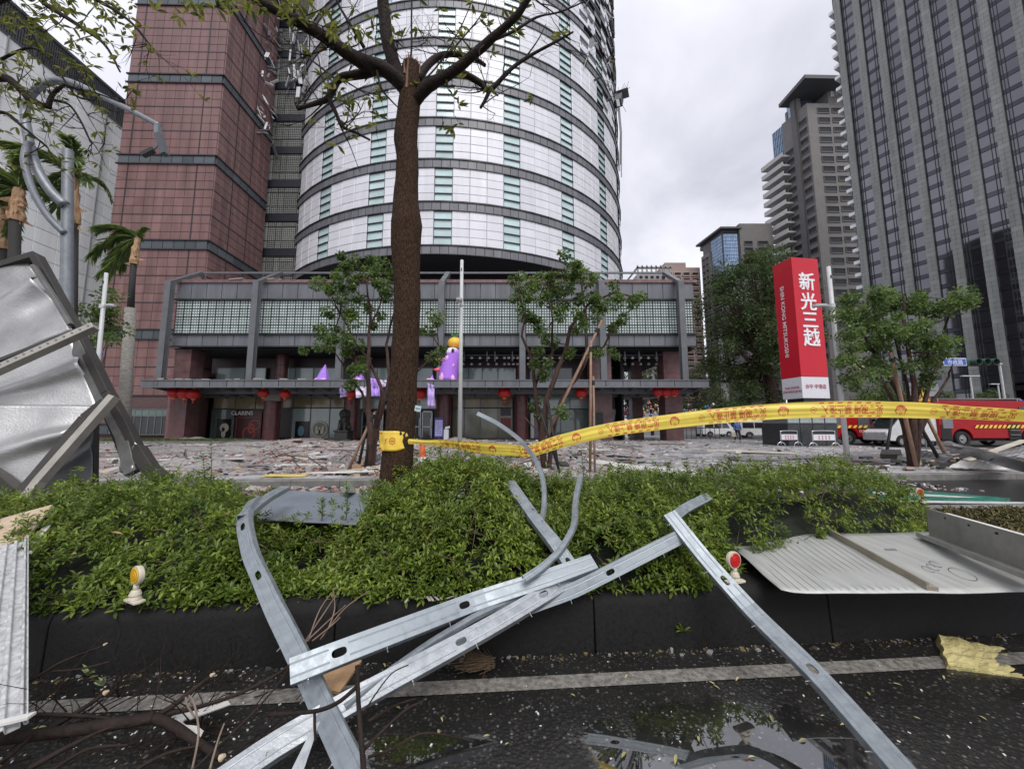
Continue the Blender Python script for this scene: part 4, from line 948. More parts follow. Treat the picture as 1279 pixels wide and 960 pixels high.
def stk(a,b_,r,m,lb): return (tuple(a),tuple(b_),r,m,lb)
g=lambda x,y:G(x,y,PZ)
def near(x,y,x2,y2,dY=.0): A=g(x,y); return A,P(x2,y2,A.y+dY)
S=[]
for (x,y,x2,y2,dY,r,m,lb) in [
 (434,588,468,515,.2,.038,M_stake,'leaning brown wooden stake left of the half hidden young tree'),(447,586,462,515,.4,.04,M_stakeb,'black stake just left of the half hidden young tree'),(455,588,465,518,0,.03,M_stakeb,'thin black stake against the half hidden young tree'),
 (663,585,752,400,0,.042,M_stake,'very long brown stake leaning right across the central young tree'),(737,589,738,425,0,.035,M_stake,'upright brown stake right of the central young tree'),(743,590,741,470,.3,.03,M_stake,'shorter upright brown stake beside the taller one'),
 (698,588,684,500,.4,.035,M_stakeb,'black stake on the right side of the central young tree'),(700,592,672,505,-.2,.03,M_stakeb,'black stake leaning left on the central young tree'),
 (1145,583,1112,440,-.1,.05,M_stake,'thick brown stake before the stems of the broad young tree'),(1188,582,1150,505,0,.045,M_stake,'brown stake splayed to the right of the broad young tree'),(1178,582,1138,512,.1,.045,M_stakeb,'black stake splayed right behind the brown one'),
 (1106,574,1115,515,.3,.045,M_stakeb,'black stake left of the broad young tree')]:
    A,B=near(x,y,x2,y2,dY); S.append((A,B,r,m,lb))
stakes('',S)
# ---- palms, storm-torn ----
M_pt=mat('palm_trunk_grey',(.20,.19,.17),.85,var=.35,scale=6,bump=.5,bscale=20,stretch=(1,1,3)); M_pb=mat('black_palm_trunk',(.02,.018,.017),.8,bump=.8); M_sh=mat('torn_orange_sheath',(.25,.13,.06),.8,scale=5,col2=(.45,.30,.18),stretch=(4,4,.6)); M_fr=mat('palm_frond_green',(.06,.11,.025),.5,scale=2,col2=(.15,.21,.06),rnd=.45,attr='rnd',leaf=.35); M_new=mat('pale_new_frond',(.30,.33,.12),.5)
def palm(label,Y,xb,yb,xt,yt,w,sheath,dark,fronds,seed,fs=1.2):
    random.seed(seed); rng=np.random.default_rng(seed); A=G(xb,yb,PZ) if Y is None else P(xb,yb,Y); A.z=PZ; Yd=A.y; T=P(xt,yt,Yd)
    t=thing('palm_tree',label,'palm tree',A,0,'storm torn palms'); T=T-A
    D=P(*dark,Yd)-A; S_=P(*sheath,Yd)-A; r=w
    if (D.z)>0.2: b=MB(); b.tube([V(0,0,0),D*.5,D],[r*1.35,r*1.2,r*1.1],12,wob=.02); b.build('trunk',M_pt,t,smooth=True)
    b=MB(); b.tube([D*.98,D.lerp(S_,.5),S_],[r*.72,r*.62,r*.6],10,wob=.06); b.build('upper_trunk',M_pb,t,smooth=True)
    b=MB(); n=7; ps=[S_.lerp(T,k/n) for k in range(n+1)]; b.tube(ps,[r*(.7+.35*math.sin(k*1.9)**2)*(1-.5*k/n)+.02 for k in range(n+1)],9,wob=.18); 
    for k in range(10):
        p=S_.lerp(T,random.uniform(0,.8)); d=V(random.uniform(-1,1),random.uniform(-1,1),random.uniform(-1.2,.4)).normalized(); e=p+d*r*2.0; b.add([p+V(0,0,.15),p-V(0,0,.15)+d.cross(V(0,0,1))*.1,e],[(0,1,2)])
    b.build('torn_sheath',M_sh,t)
    for (dx_,dy_,L_,droop) in fronds+[(a*.8+.1,.7,l*.8,d_+.6) for a,_,l,d_ in fronds[:3]]:
        L_*=fs
        d=V(dx_,random.uniform(-.5,.5),dy_).normalized(); pl=[];p=T.copy()
        for k in range(9): pl.append(p.copy()); p=p+d*L_/8; d=(d+V(0,0,-droop/8)).normalized()
        m=MB(); m.tube(pl,[.03-.003*k for k in range(9)],5); f=m.build('frond_stem',M_fr,t)
        pos=[];dr=[]
        for k in range(220):
            u=rng.random()**.8*7.99; i=int(u); q_=pl[i].lerp(pl[i+1],u-i); tg=(pl[i+1]-pl[i]).normalized(); sd=tg.cross(V(0,0,1)); sd=sd.normalized() if sd.length>.1 else V(1,0,0)
            w_=rng.choice((-1,1)); pos.append(list(q_)); dr.append(list(tg*1.0+sd*w_*rng.uniform(.2,.8)+V(0,0,-.45*rng.random())))
        v,f_=leaves(np.array(pos),np.array(dr),L_*rng.uniform(.24,.36,len(pos)),LEAF_LONG,rng,wid=.38); npmesh('leaflets',v,f_,M_fr,f,attr=np.repeat(rng.random(len(pos)),5),kind='stuff')
    b=MB(); 
    for k in range(5): b.tube([T,T+V(random.uniform(-.1,.25),0,random.uniform(.25,.6))],[.04,.01],5)
    b.build('new_shoot',M_new,t)
palm('leaning pale trunk palm before the pink tower with crown blown to the left',19.5,153,560,172,297,.21,(167,330),(163,385),[(-1,.15,1.9,1.7),(-.9,-.2,1.9,1.1),(-1,-.4,1.7,.8),(-.7,-.9,1.9,.4),(-.5,.8,1.3,1.5),(.5,.6,.9,1.2),(-.8,-.6,2.1,.5),(-.3,.9,1.0,2.0)],31)
palm('palm at the far left edge with orange torn sheath above the bent metal roof',11.5,18,560,24,236,.22,(19,276),(15,500),[(-.9,.6,1.5,1.3),(-.5,.9,1.4,1.7),(.3,.8,1.2,1.9),(.6,.2,1.1,1.6),(-1,.1,1.4,1.0),(-.7,-.4,1.3,.8),(-.2,.9,1.3,2.3),(-.9,-.9,1.2,.3)],32)
palm('palm standing right behind the grey swan-neck pole with drooping fronds',12.5,88,560,93,222,.17,(93,280),(90,480),[(-.9,.5,1.4,1.7),(-.4,.9,1.3,2.2),(.5,.9,1.2,2.2),(.8,.3,1.0,1.8),(-1,-.2,1.3,1.0),(.1,1,1.2,2.4),(-.6,.8,1.4,1.2)],33)
palm('partly hidden palm at the left edge, its torn sheath beside the first palm',12.6,4,560,4,262,.2,(5,312),(4,500),[(-.9,.4,1.0,1.3),(.6,.7,.9,1.9),(.2,1,.9,2.0)],34)

# ---- the big broken tree in the median ----
random.seed(5)
Y0=3.75; tb=P(494,645,Y0); tree=thing('broken_tree','large rough barked street tree in the median with snapped top and bare spreading limbs','tree',(tb.x,Y0,.30))
O=V(tree.location)
def tubenoise(pts,rad,n,name,m,par,amp,fine=5,seed=0,cap=True):
    P_=[V(p) for p in pts]; out=[];rr=[]
    for i in range(len(P_)-1):
        for k in range(fine):
            u=k/fine; a,b_,c,d=P_[max(i-1,0)],P_[i],P_[i+1],P_[min(i+2,len(P_)-1)]
            q_=.5*((2*b_)+(c-a)*u+(2*a-5*b_+4*c-d)*u*u+(3*b_-3*c+d-a)*u**3); out.append(q_); rr.append(rad[i]+(rad[i+1]-rad[i])*u)
    out.append(P_[-1]); rr.append(rad[-1]); b=MB(); b.tube(out,rr,n,cap=cap)
    vs=[]
    for k,(v) in enumerate(b.v):
        i=min(k//n,len(out)-1); d=V(v)-out[i]
        if d.length>1e-5: 
            an=math.atan2(d.y,d.x); f=1+amp*(mnoise.noise(V(v)*7+V(seed,0,0))*1.0+mnoise.noise(V(d.normalized().x*7,d.normalized().y*7,V(v).z*3.2))*.9+.8*mnoise.noise(V(d.normalized().x*16,d.normalized().y*16,V(v).z*9))); v=out[i]+d*f
        vs.append(tuple(v))
    b.v=vs; return b.build(name,m,par,smooth=True),out,rr
def L3(px,py,Y=Y0): return P(px,py,Y)-O
tr_,tp,trr=tubenoise([L3(494,650),L3(495,600),L3(497,565),L3(501,520),L3(504,470),L3(507,420),L3(509,380),L3(508,345),L3(507,310),L3(508,280),L3(507,250),L3(509,200),L3(507,172),L3(510,140),L3(513,115),L3(513,96),L3(514,82)],
 [.168,.155,.147,.140,.134,.130,.128,.131,.147,.156,.124,.112,.120,.114,.105,.101,.092],40,'trunk',M_bark,tree,.045,7)
# splintered top
b=MB()
for k in range(60):
    a=random.uniform(0,6.28); rr0=random.uniform(.02,.095); p=L3(513,86)+V(math.cos(a)*rr0,math.sin(a)*rr0,0); b.tube([p-V(0,0,random.uniform(.1,.45)),p+V(random.uniform(-.02,.02),random.uniform(-.02,.02),random.uniform(.0,.13))],[.022,.004],5)
b.build('splintered_wood',mat('split_wood',(.10,.05,.03),.9,scale=8,col2=(.3,.17,.1),stretch=(6,6,.5)),tree)
M_limb=mat('dark_wet_bark',(.012,.009,.008),.7,scale=7,col2=(.035,.024,.019),bump=.6,bscale=40,spec=.15)
twbs=[]
def limb(pts,r0,r1,n=9,fine=5,nm='limb'):
    q_=[L3(*p) for p in pts]; rad=[r0+(r1-r0)*(i/(len(q_)-1))**.8 for i in range(len(q_))]
    o,out,rr=tubenoise(q_,rad,n,nm,M_limb,tree,.10,fine,random.random()*9); twbs.append((out,rr)); return out
limb([(512,120,3.75),(498,95,3.7),(486,60,3.65),(480,20,3.6),(476,-30,3.5),(470,-80,3.4)],.085,.05)
limb([(512,115,3.75),(482,88,3.6),(450,76,3.5),(422,58,3.4),(395,40,3.3),(362,22,3.2),(325,2,3.1),(290,-25,3.0)],.085,.035)
limb([(474,84,3.6),(455,92,3.65),(425,98,3.7),(416,112,3.7),(408,124,3.7),(392,130,3.7),(371,136,3.7)],.055,.02,8)
limb([(410,122,3.7),(418,138,3.7),(428,158,3.7),(445,166,3.7),(462,175,3.7)],.028,.010,6)
limb([(418,140,3.7),(425,158,3.7),(437,182,3.75),(449,214,3.8)],.012,.003,5)
limb([(514,130,3.75),(535,108,3.65),(562,92,3.6),(592,68,3.5),(618,45,3.4),(645,20,3.3),(665,-10,3.2)],.07,.03)
limb([(520,100,3.75),(540,76,3.9),(560,68,3.95),(590,72,4.0),(606,82,4.0)],.05,.02,8)
limb([(545,100,3.65),(575,92,3.8),(600,104,3.9),(612,112,3.9),(640,85,3.9),(665,68,3.9),(695,52,3.9),(716,40,3.9)],.045,.010,8)
limb([(612,112,3.9),(606,125,3.9),(600,135,3.9)],.025,.014,6)
limb([(612,112,3.9),(622,120,3.9)],.018,.008,6)
limb([(515,112,3.7),(512,90,3.75),(514,60,3.8),(514,20,3.8),(515,-30,3.8)],.014,.010,6)
limb([(606,54,3.45),(640,40,3.5),(670,22,3.6),(700,15,3.7),(730,2,3.8)],.02,.007,6)
limb([(655,74,3.9),(672,50,3.9),(682,30,3.9)],.012,.004,5)
limb([(420,100,3.7),(395,80,3.8),(368,60,3.9),(345,40,3.9)],.014,.004,5)
limb([(470,85,3.55),(476,110,3.5),(488,125,3.5),(500,137,3.5)],.014,.006,5)
limb([(455,60,3.5),(440,35,3.4),(425,10,3.4),(410,-20,3.3)],.02,.008,6)
limb([(395,40,3.3),(375,15,3.2),(355,-15,3.2)],.018,.008,6)
limb([(560,68,3.9),(580,45,3.9),(600,20,3.9),(610,-5,3.9)],.012,.005,5)
limb([(520,110,3.75),(548,80,3.85),(575,35,3.9),(590,0,3.9)],.012,.005,5)
limb([(413,118,3.7),(402,95,3.75),(397,70,3.8),(385,40,3.9)],.012,.004,5)
# twigs
tw=MB(); tips=[]
def twig(p,d,L_,r,dep):
    n=4; ps=[p]
    for k in range(n): d=(d+V(random.uniform(-.35,.35),random.uniform(-.35,.35),random.uniform(-.22,.32))).normalized(); ps.append(ps[-1]+d*L_/n)
    tw.tube(ps,[r*(1-k/n*.75) for k in range(n+1)],4,cap=False)
    if dep>0:
        for k in range(random.choice((1,2,2,3))): twig(ps[random.randint(1,n)],(d+V(random.uniform(-1,1),random.uniform(-.7,.7),random.uniform(-.6,.8))).normalized(),L_*random.uniform(.45,.8),r*.6,dep-1)
    else: tips.append(ps[-1])
for out,rr in twbs:
    n=len(out)
    for k in range(max(3,n//5)):
        i=random.randint(n//3,n-2); d=V(random.uniform(-1,1),random.uniform(-.6,.6),random.uniform(-.6,.9)).normalized(); twig(out[i],d,random.uniform(.2,.6),min(.009,rr[i]*.4),2)
tw.build('twigs',M_limb,tree,kind='stuff')
tips_=[list(t) for t in tips]; random.shuffle(tips_)
def whorls(centers,name,par,m,size,rng,nl=6):
    c=np.repeat(np.array(centers),nl,axis=0); n=len(c); a=rng.random(n)*6.28; ax=np.repeat(sph(len(centers),rng),nl,axis=0)*.6; d=np.c_[np.cos(a),np.sin(a)*.8,rng.uniform(-.5,.35,n)]+ax
    v,f=leaves(c,d,size*rng.uniform(.7,1.2,n),LEAF_FINE,rng,wid=.42); return npmesh(name,v,f,m,par,attr=np.repeat(rng.random(n),8),kind='stuff')
cen=tips_[:40]
for (x,y,Y,n,sx,sy) in ((420,45,3.4,26,45,30),(370,10,3.2,38,35,15),(300,8,3.1,30,40,16),(440,110,3.6,16,40,25),(435,155,3.7,16,35,20),(480,140,3.9,6,25,30),(545,120,3.8,14,35,35),(580,60,3.9,16,40,40),(600,20,3.9,14,60,20),(670,120,3.9,2,6,5),(560,150,3.9,5,20,20),(245,12,3.1,16,40,14),(640,45,3.9,6,40,30)):
    for k in range(int(n*.55)): cen.append(list(L3(x+random.gauss(0,sx*.5),y+random.gauss(0,sy*.5),Y+random.uniform(-.5,.5))))
whorls(cen,'leaves',tree,M_lbig,.095,np.random.default_rng(4),5)
b=MB(); o_=L3(522,510,Y0-.146); b.obox(o_,(.028,0,-.005),(0,.004,0),(.004,0,.026)); b.build('id_tag',mat('pale_blue_tag',(.45,.55,.58),.4),tree)
b=MB(); b.obox(o_-V(0,.006,0),(.018,0,-.003),(0,.002,0),(.001,0,.004)); b.build('tag_print',mat('tag_grey',(.15,.2,.22),.4),tree)
# ---- leafy boughs of the neighbouring street tree reaching in at upper left ----
Y1=4.6; nb=thing('street_tree','street tree outside the left edge whose leafy boughs hang across the upper left','tree',(P(-130,600,Y1).x,Y1,.30)); O2=V(nb.location)
def L4(px,py,Y=Y1): return P(px,py,Y)-O2
def limb2(pts,r0,r1,n=8):
    q_=[L4(*p) for p in pts]; return tubenoise(q_,[r0+(r1-r0)*i/(len(q_)-1) for i in range(len(q_))],n,'limb',M_limb,nb,.1,5,random.random()*9)[1]
tubenoise([L4(-130,650),L4(-125,400),L4(-120,200),L4(-110,60)],[.18,.15,.14,.12],20,'trunk',M_bark,nb,.05,6)
outs=[limb2([(-118,150),(-60,108),(0,97),(18,105),(35,122),(50,130),(62,134)],.06,.03),limb2([(60,134),(66,118),(80,106)],.03,.018),limb2([(80,106),(100,112),(125,118),(150,128)],.018,.006),
 limb2([(62,124),(85,130),(100,150),(112,175),(115,180)],.015,.008),limb2([(80,106),(95,120),(130,180)],.010,.003),limb2([(-115,80,4.4),(-40,20,4.3),(30,-10,4.2),(60,8,4.2),(95,30,4.2),(130,55,4.3),(150,90,4.3)],.05,.01),
 limb2([(-60,-40,4.2),(40,-30,4.2),(110,-5,4.2),(160,25,4.2),(190,60,4.3)],.04,.008),limb2([(-118,200),(-50,160),(0,140),(30,160),(60,185)],.04,.008),limb2([(0,75),(40,60),(70,85),(95,120),(118,125)],.018,.004)]
tw=MB(); tips=[]
for out in outs:
    n=len(out)
    for k in range(max(4,n//2)):
        i=random.randint(n//4,n-1); twig(out[i],V(random.uniform(-1,1),random.uniform(-.6,.6),random.uniform(-.9,.5)).normalized(),random.uniform(.2,.55),.006,1)
tw.build('twigs',M_limb,nb,kind='stuff')
random.shuffle(tips); cen=[list(t) for t in tips[:int(len(tips)*.5)]]
for (x,y,Y,n,sx,sy) in ((60,15,4.3,55,70,20),(120,40,4.3,50,50,35),(60,60,4.5,14,60,20),(20,150,4.5,34,30,40),(100,190,4.5,10,40,20),(20,85,4.5,22,35,30),(135,140,4.4,16,35,35),(110,85,4.4,14,35,20),(10,40,4.5,20,25,30),(15,205,4.6,12,20,15),(160,15,4.2,24,30,18)):
    for k in range(int(n*.42)): cen.append(list(L4(x+random.gauss(0,sx*.6),y+random.gauss(0,sy*.6),Y+random.uniform(-.5,.5))))
whorls(cen,'leaves',nb,M_lbig,.10,np.random.default_rng(44),5)
# =================== STREET FURNITURE, SIGNS, VEHICLES ===================
M_galv=mat('galvanised_pole',(.20,.215,.235),.45,metal=.35,var=.15,scale=8,bump=.1)
M_wpole=mat('pale_painted_pole',(.50,.51,.51),.4,var=.06)
M_chrome=mat('polished_steel_tube',(.55,.55,.56),.2,metal=.9,var=.1)
M_red=mat('sign_red',(.50,.010,.025),.38,var=.04,scale=.5,spec=.4); M_wsign=mat('sign_white',(.62,.62,.66),.4,var=.05)
def lamp(label,px,pyb,pxt,pyt,side,hy,Y=None):
    A=G(px,pyb,PZ) if Y is None else V(P(px,pyb,Y).x,Y,PZ); T=P(pxt,pyt,A.y); T.x=A.x+ (T.x-A.x)*.3; T.y=A.y; t=thing('street_lamp',label,'lamp post',A,0,'slim street lamps on the plaza'); h=T.z-PZ; d=T-A
    b=MB(); b.tube([V(0,0,0),V(d.x,0,h)],[.075,.055],14); b.build('pole',M_wpole,t,smooth=True)
    b=MB(); b.lathe([(.12,0),(.12,.03),(.09,.06),(.08,.2)],n=14); b.build('base_plate',M_galv,t)
    hz=P(pxt,hy,A.y).z-PZ; 
    c=V(d.x,0,hz); s=V(side[0],side[1],0).normalized()
    b=MB(); b.cyl(c,c+s*.25+V(0,0,0),.025,8); b.lathe([(.085,-.06),(.085,.06)],(c.x,0,hz),14); b.build('bracket',M_wpole,t)
    b=MB(); q_=c+s*.2; w=s.cross(V(0,0,1)); u=[q_+w*.05,q_+s*.22+w*.10,q_+s*.42+w*.08,q_+s*.46,q_+s*.42-w*.08,q_+s*.22-w*.10,q_-w*.05]; b.prism([p+V(0,0,-.02-.06*(p-q_).length) for p in u],(0,0,.07)); b.build('lamp_head',mat('lamp_head_grey',(.42,.43,.44),.35),t)
    b=MB(); b.obox(c+V(0,-.06,h-hz-.35),(.015,0,0),(0,.01,0),(0,0,.05)); b.build('inspection_cap',M_dark,t)
lamp('pale slim lamp post in front of the red pylon sign',1059,580,1033,333,(-1,-.1,0),382)
lamp('pale slim lamp post in the centre, before the purple inflatable',574,575,575,325,(0,-1,0),380,12.6)
lamp('short pale lamp post behind the bent sheet metal at the left',111,575,118,341,(1,-.35,0),383,12.8)
# swan neck pole
A=P(83,560,8.6); A.z=.0; sw=thing('swan_neck_pole','grey steel pole with big curled arm and dangling broken lamp','lamp post',A)
def LS_(x,y,Y=8.6): return P(x,y,Y)-A
b=MB(); b.tube([V(0,0,0),LS_(83,400),LS_(85,188)],[.125,.115,.10],20); b.build('pole',M_galv,sw,smooth=True,auto=50)
def smooth_path(ps,k=6):
    out=[]; n=len(ps)
    for i in range(n-1):
        a,b_,c,d=ps[max(i-1,0)],ps[i],ps[i+1],ps[min(i+2,n-1)]
        for j in range(k): u=j/k; out.append(.5*((2*b_)+(c-a)*u+(2*a-5*b_+4*c-d)*u*u+(3*b_-3*c+d-a)*u**3))
    out.append(ps[-1]); return out
p=smooth_path([LS_(*q) for q in ((81,256,8.5),(62,237,8.4),(44,205,8.3),(34,165,8.2),(32,135,8.2),(45,112,8.1),(68,101,8.1),(92,104,8.0),(130,122,7.9),(165,139,7.8),(199,157,7.7))])
b=MB(); b.tube(p,[.105-.055*i/(len(p)-1) for i in range(len(p))],14); b.build('curled_arm',M_galv,sw,smooth=True)
p=smooth_path([LS_(*q) for q in ((80,291,8.5),(60,270,8.35),(42,240,8.2),(31,205,8.1),(33,185,8.1),(38,176,8.1))])
b=MB(); b.tube(p,.07,12); b.build('lower_brace',M_galv,sw,smooth=True)
b=MB(); c=LS_(199,157,7.7); c2=LS_(198,188,7.7); b.beam(c+V(-.03,0,.02),LS_(197,170,7.7),.09,.09); b.tube(smooth_path([LS_(194,160,7.7),LS_(199,175,7.65),LS_(195,184,7.65),LS_(188,188,7.65)]),.02,6); b.build('broken_bracket',M_galv,sw)
b=MB(); b.beam(LS_(198,168,7.65),LS_(206,193,7.65),.13,.10); b.build('lamp_head',mat('dark_lamp_body',(.07,.08,.09),.5),sw)
b=MB(); b.beam(LS_(192,187,7.6),LS_(178,194,7.6),.10,.08); b.build('dangling_lamp_head',mat('black_lamp_body',(.02,.02,.022),.5),sw)
# ---- red pylon sign ----
Ym=23.6; Mb=P(1003,497,Ym); Lb=P(978,500,Ym*1.062); Rb=P(1037,496,Ym*1.012); M_=V(Mb.x,Mb.y,0); Lp=V(Lb.x,Lb.y,0); Rp=V(Rb.x,Rb.y,0); Bk=Lp+Rp-M_
zt=P(987,321,Ym).z; zm=P(1000,470,Ym).z; zb=Mb.z
sg=thing('pylon_sign','tall red and white four-sided pylon sign with vertical Chinese lettering','sign',(M_.x,M_.y,PZ))
def sp(q,z): return V(q.x-M_.x,q.y-M_.y,z-PZ)
b=MB(); b.prism([sp(M_,zm),sp(Rp,zm),sp(Bk,zm),sp(Lp,zm)],(0,0,zt-zm)); b.build('red_panel',M_red,sg,bevel=.02)
b=MB(); b.prism([sp(M_,zb),sp(Rp,zb),sp(Bk,zb),sp(Lp,zb)],(0,0,zm-zb-.012)); b.build('white_panel',M_wsign,sg,bevel=.02)
cx=(M_+Bk)/2; k_=.9
b=MB(); b.prism([sp(cx+(q-cx)*.82,2.15+PZ) for q in (M_,Rp,Bk,Lp)],(0,0,zb-2.15-PZ-.01)); b.build('neck',M_dark,sg)
xd=(Rp-M_).normalized(); xl=(M_-Lp).normalized(); nR=xd.cross(V(0,0,1)); nL=xl.cross(V(0,0,1)); wR=(Rp-M_).length; wL=(M_-Lp).length
for ch,py in (('新',350),('光',375),('三',398),('越',420)):
    z=P(1012,py,Ym).z; c=sp(M_,z)+xd*wR*.50; text_on('lettering',ch,sg,c-V(0,0,.12),xd,(0,0,1),1.22,mat('white_letters',(.75,.75,.77),.4),.02,.02,off=.02,wx=.98)
za,zb2=P(983,352,Ym).z,P(983,443,Ym).z; c=sp(Lp,(za+zb2)/2)+xl*wL*.40
vs,fs=text_mesh('SHIN KONG MITSUKOSHI',1,0,.012,1.0); w0=max(v.x for v in vs)-min(v.x for v in vs); s_=(za-zb2)/w0
MB().add([c+V(0,0,-1)*v.x*s_+xl*v.y*s_*.95+nL*.02 for v in vs],fs).build('lettering',MATS['white_letters'],sg)
zc=(zm+zb)/2; text_on('lettering','台中 中港店',sg,sp(M_,zc+.05)+xd*wR*.5,xd,(0,0,1),.30,mat('rose_letters',(.42,.10,.14),.5),.004,.002,off=.02,wx=.95)
for i,tx in enumerate(('TAICHUNG','ZHONGGANG')): text_on('lettering',tx,sg,sp(Lp,zc+.02-i*.24)+xl*wL*.52,xl,(0,0,1),.21,MATS['rose_letters'],.004,.002,off=.02)
kx=thing('sign_kiosk','low dark kiosk with glazed top under the pylon sign','kiosk',(P(1015,540,cx.y-1.2).x,cx.y,PZ))
b=MB(); b.box(-1.5,1.5,-1.2,1.2,0,1.35); b.build('cladding',mat('dark_grey_cladding',(.035,.038,.04),.4,var=.3),kx)
for i in range(4): x=-1.5+i*.75; b=MB(); b.box(x+.04,x+.71,-1.24,-1.16,1.38,1.86); b.build('pane',mat('kiosk_glass',(.30,.34,.34),.15),kx)
b=MB(); b.box(-1.45,1.45,-1.15,1.15,1.35,1.9); b.build('inner_box',M_core,kx); b=MB(); b.box(-1.65,1.65,-1.4,1.4,1.9,2.15); b.build('flat_roof',M_dark,kx)
for i in range(4): b=MB(); b.box(-1.5+i*.75+.02,-1.5+(i+1)*.75-.02,-1.23,-1.2,.05,1.3); b.build('cladding_panel',mat('dark_grey_cladding'),kx)
# ---- barricades with hoops ----
def barricade(label,px0,px1,pyb,pyt):
    A=G((px0+px1)/2,pyb,PZ); t=thing('barricade',label,'barrier',A,0,'steel barricades by the kiosk'); w=(P(px1,pyb,A.y).x-P(px0,pyb,A.y).x)/2; h=P(px0,pyt,A.y).z-PZ
    b=MB(); b.tube(smooth_path([V(-w,0,0.1),V(-w,0,h-.12),V(-w+.1,0,h),V(w-.1,0,h),V(w,0,h-.12),V(w,0,.1)],4),.028,8); b.build('frame',M_chrome,t,smooth=True)
    for sx in (-1,1):
        b=MB(); b.tube([V(sx*w+.24*math.cos(a),-.0+.0,.24*math.sin(a)) for a in np.linspace(0,math.pi,9)],.028,7); b.build('hoop_foot',M_chrome,t,smooth=True)
    b=MB(); b.box(-w+.03,w-.03,-.03,.01,h*.42,h*.78); p_=b.build('panel',M_wsign,t)
    for r in range(2):
        for i in range(4):
            b=MB(); x=-w*.45+w*.9*i/3; z=h*.66-r*h*.14; s=h*.045; 
            for q_ in range(4): b.box(x-s,x+s,-.038,-.031,z-s+q_*s*.6,z-s+q_*s*.6+s*.25)
            b.box(x-.006,x+.006,-.0385,-.031,z-s,z+s); b.build('red_character',mat('red_letters',(.5,.04,.04),.5),p_)
    b=MB(); b.box(-w+.03,w-.03,.02,.03,h*.8,h*.97); b.build('upper_plate',M_dark,t)
barricade('small steel hoop barricade with white notice, left of the other',976,997,557,538)
barricade('wider steel hoop barricade with white notice beside the lamp post',1016,1044,558,538)
# ---- vehicles ----
M_fred=mat('fire_engine_red',(.33,.006,.010),.4,var=.10,spec=.35); M_tyre=mat('black_tyre',(.015,.015,.016),.8); M_rim=mat('wheel_rim',(.35,.35,.36),.3,metal=.8); M_yel=mat('fluorescent_yellow',(.75,.62,.08),.5); M_vw=mat('van_white',(.62,.62,.62),.3,coat=.4); M_vg=mat('vehicle_glass',(.02,.025,.03),.06,spec=.8); M_shut=mat('roller_shutter',(.20,.21,.22),.35,metal=.5)
def wheel(par,x,y,r=.5,w=.3,s=-1):
    b=MB(); pr=[(r*.6,-w/2),(r*.93,-w/2),(r,-w*.3),(r,w*.3),(r*.93,w/2),(r*.6,w/2)]
    vs=[];fs=[];n=22
    for q_,z in pr:
        for j in range(n): a=2*math.pi*j/n; vs.append((x+q_*math.cos(a),y+z,r+q_*math.sin(a)))
    for i in range(len(pr)-1):
        for j in range(n): fs.append((i*n+j,i*n+(j+1)%n,(i+1)*n+(j+1)%n,(i+1)*n+j))
    b.add(vs,fs); wh=b.build('wheel',M_tyre,par,smooth=True,auto=40)
    b=MB(); b.cyl((x,y-w*.32,r),(x,y+w*.3,r),r*.6,18); b.cyl((x,y-w*.5,r),(x,y,r),r*.2,10)
    for j in range(8): a=j*math.pi/4; b.cyl((x+r*.38*math.cos(a),y-w*.36,r+r*.38*math.sin(a)),(x+r*.38*math.cos(a),y,r+r*.38*math.sin(a)),r*.06,6)
    b.build('rim',M_rim,wh)
def chevrons(par,x0,x1,z0,z1,y,n,nm='chevron_stripe',m=None,lean=.5):
    w=(x1-x0)/n
    for i in range(n):
        x=x0+w*i; b=MB(); b.prism([(x,y,z0),(x+w*.55,y,z0),(x+w*.55+lean*(z1-z0),y,z1),(x+lean*(z1-z0),y,z1)],(0,-.01,0)); b.build(nm,m or M_yel,par)
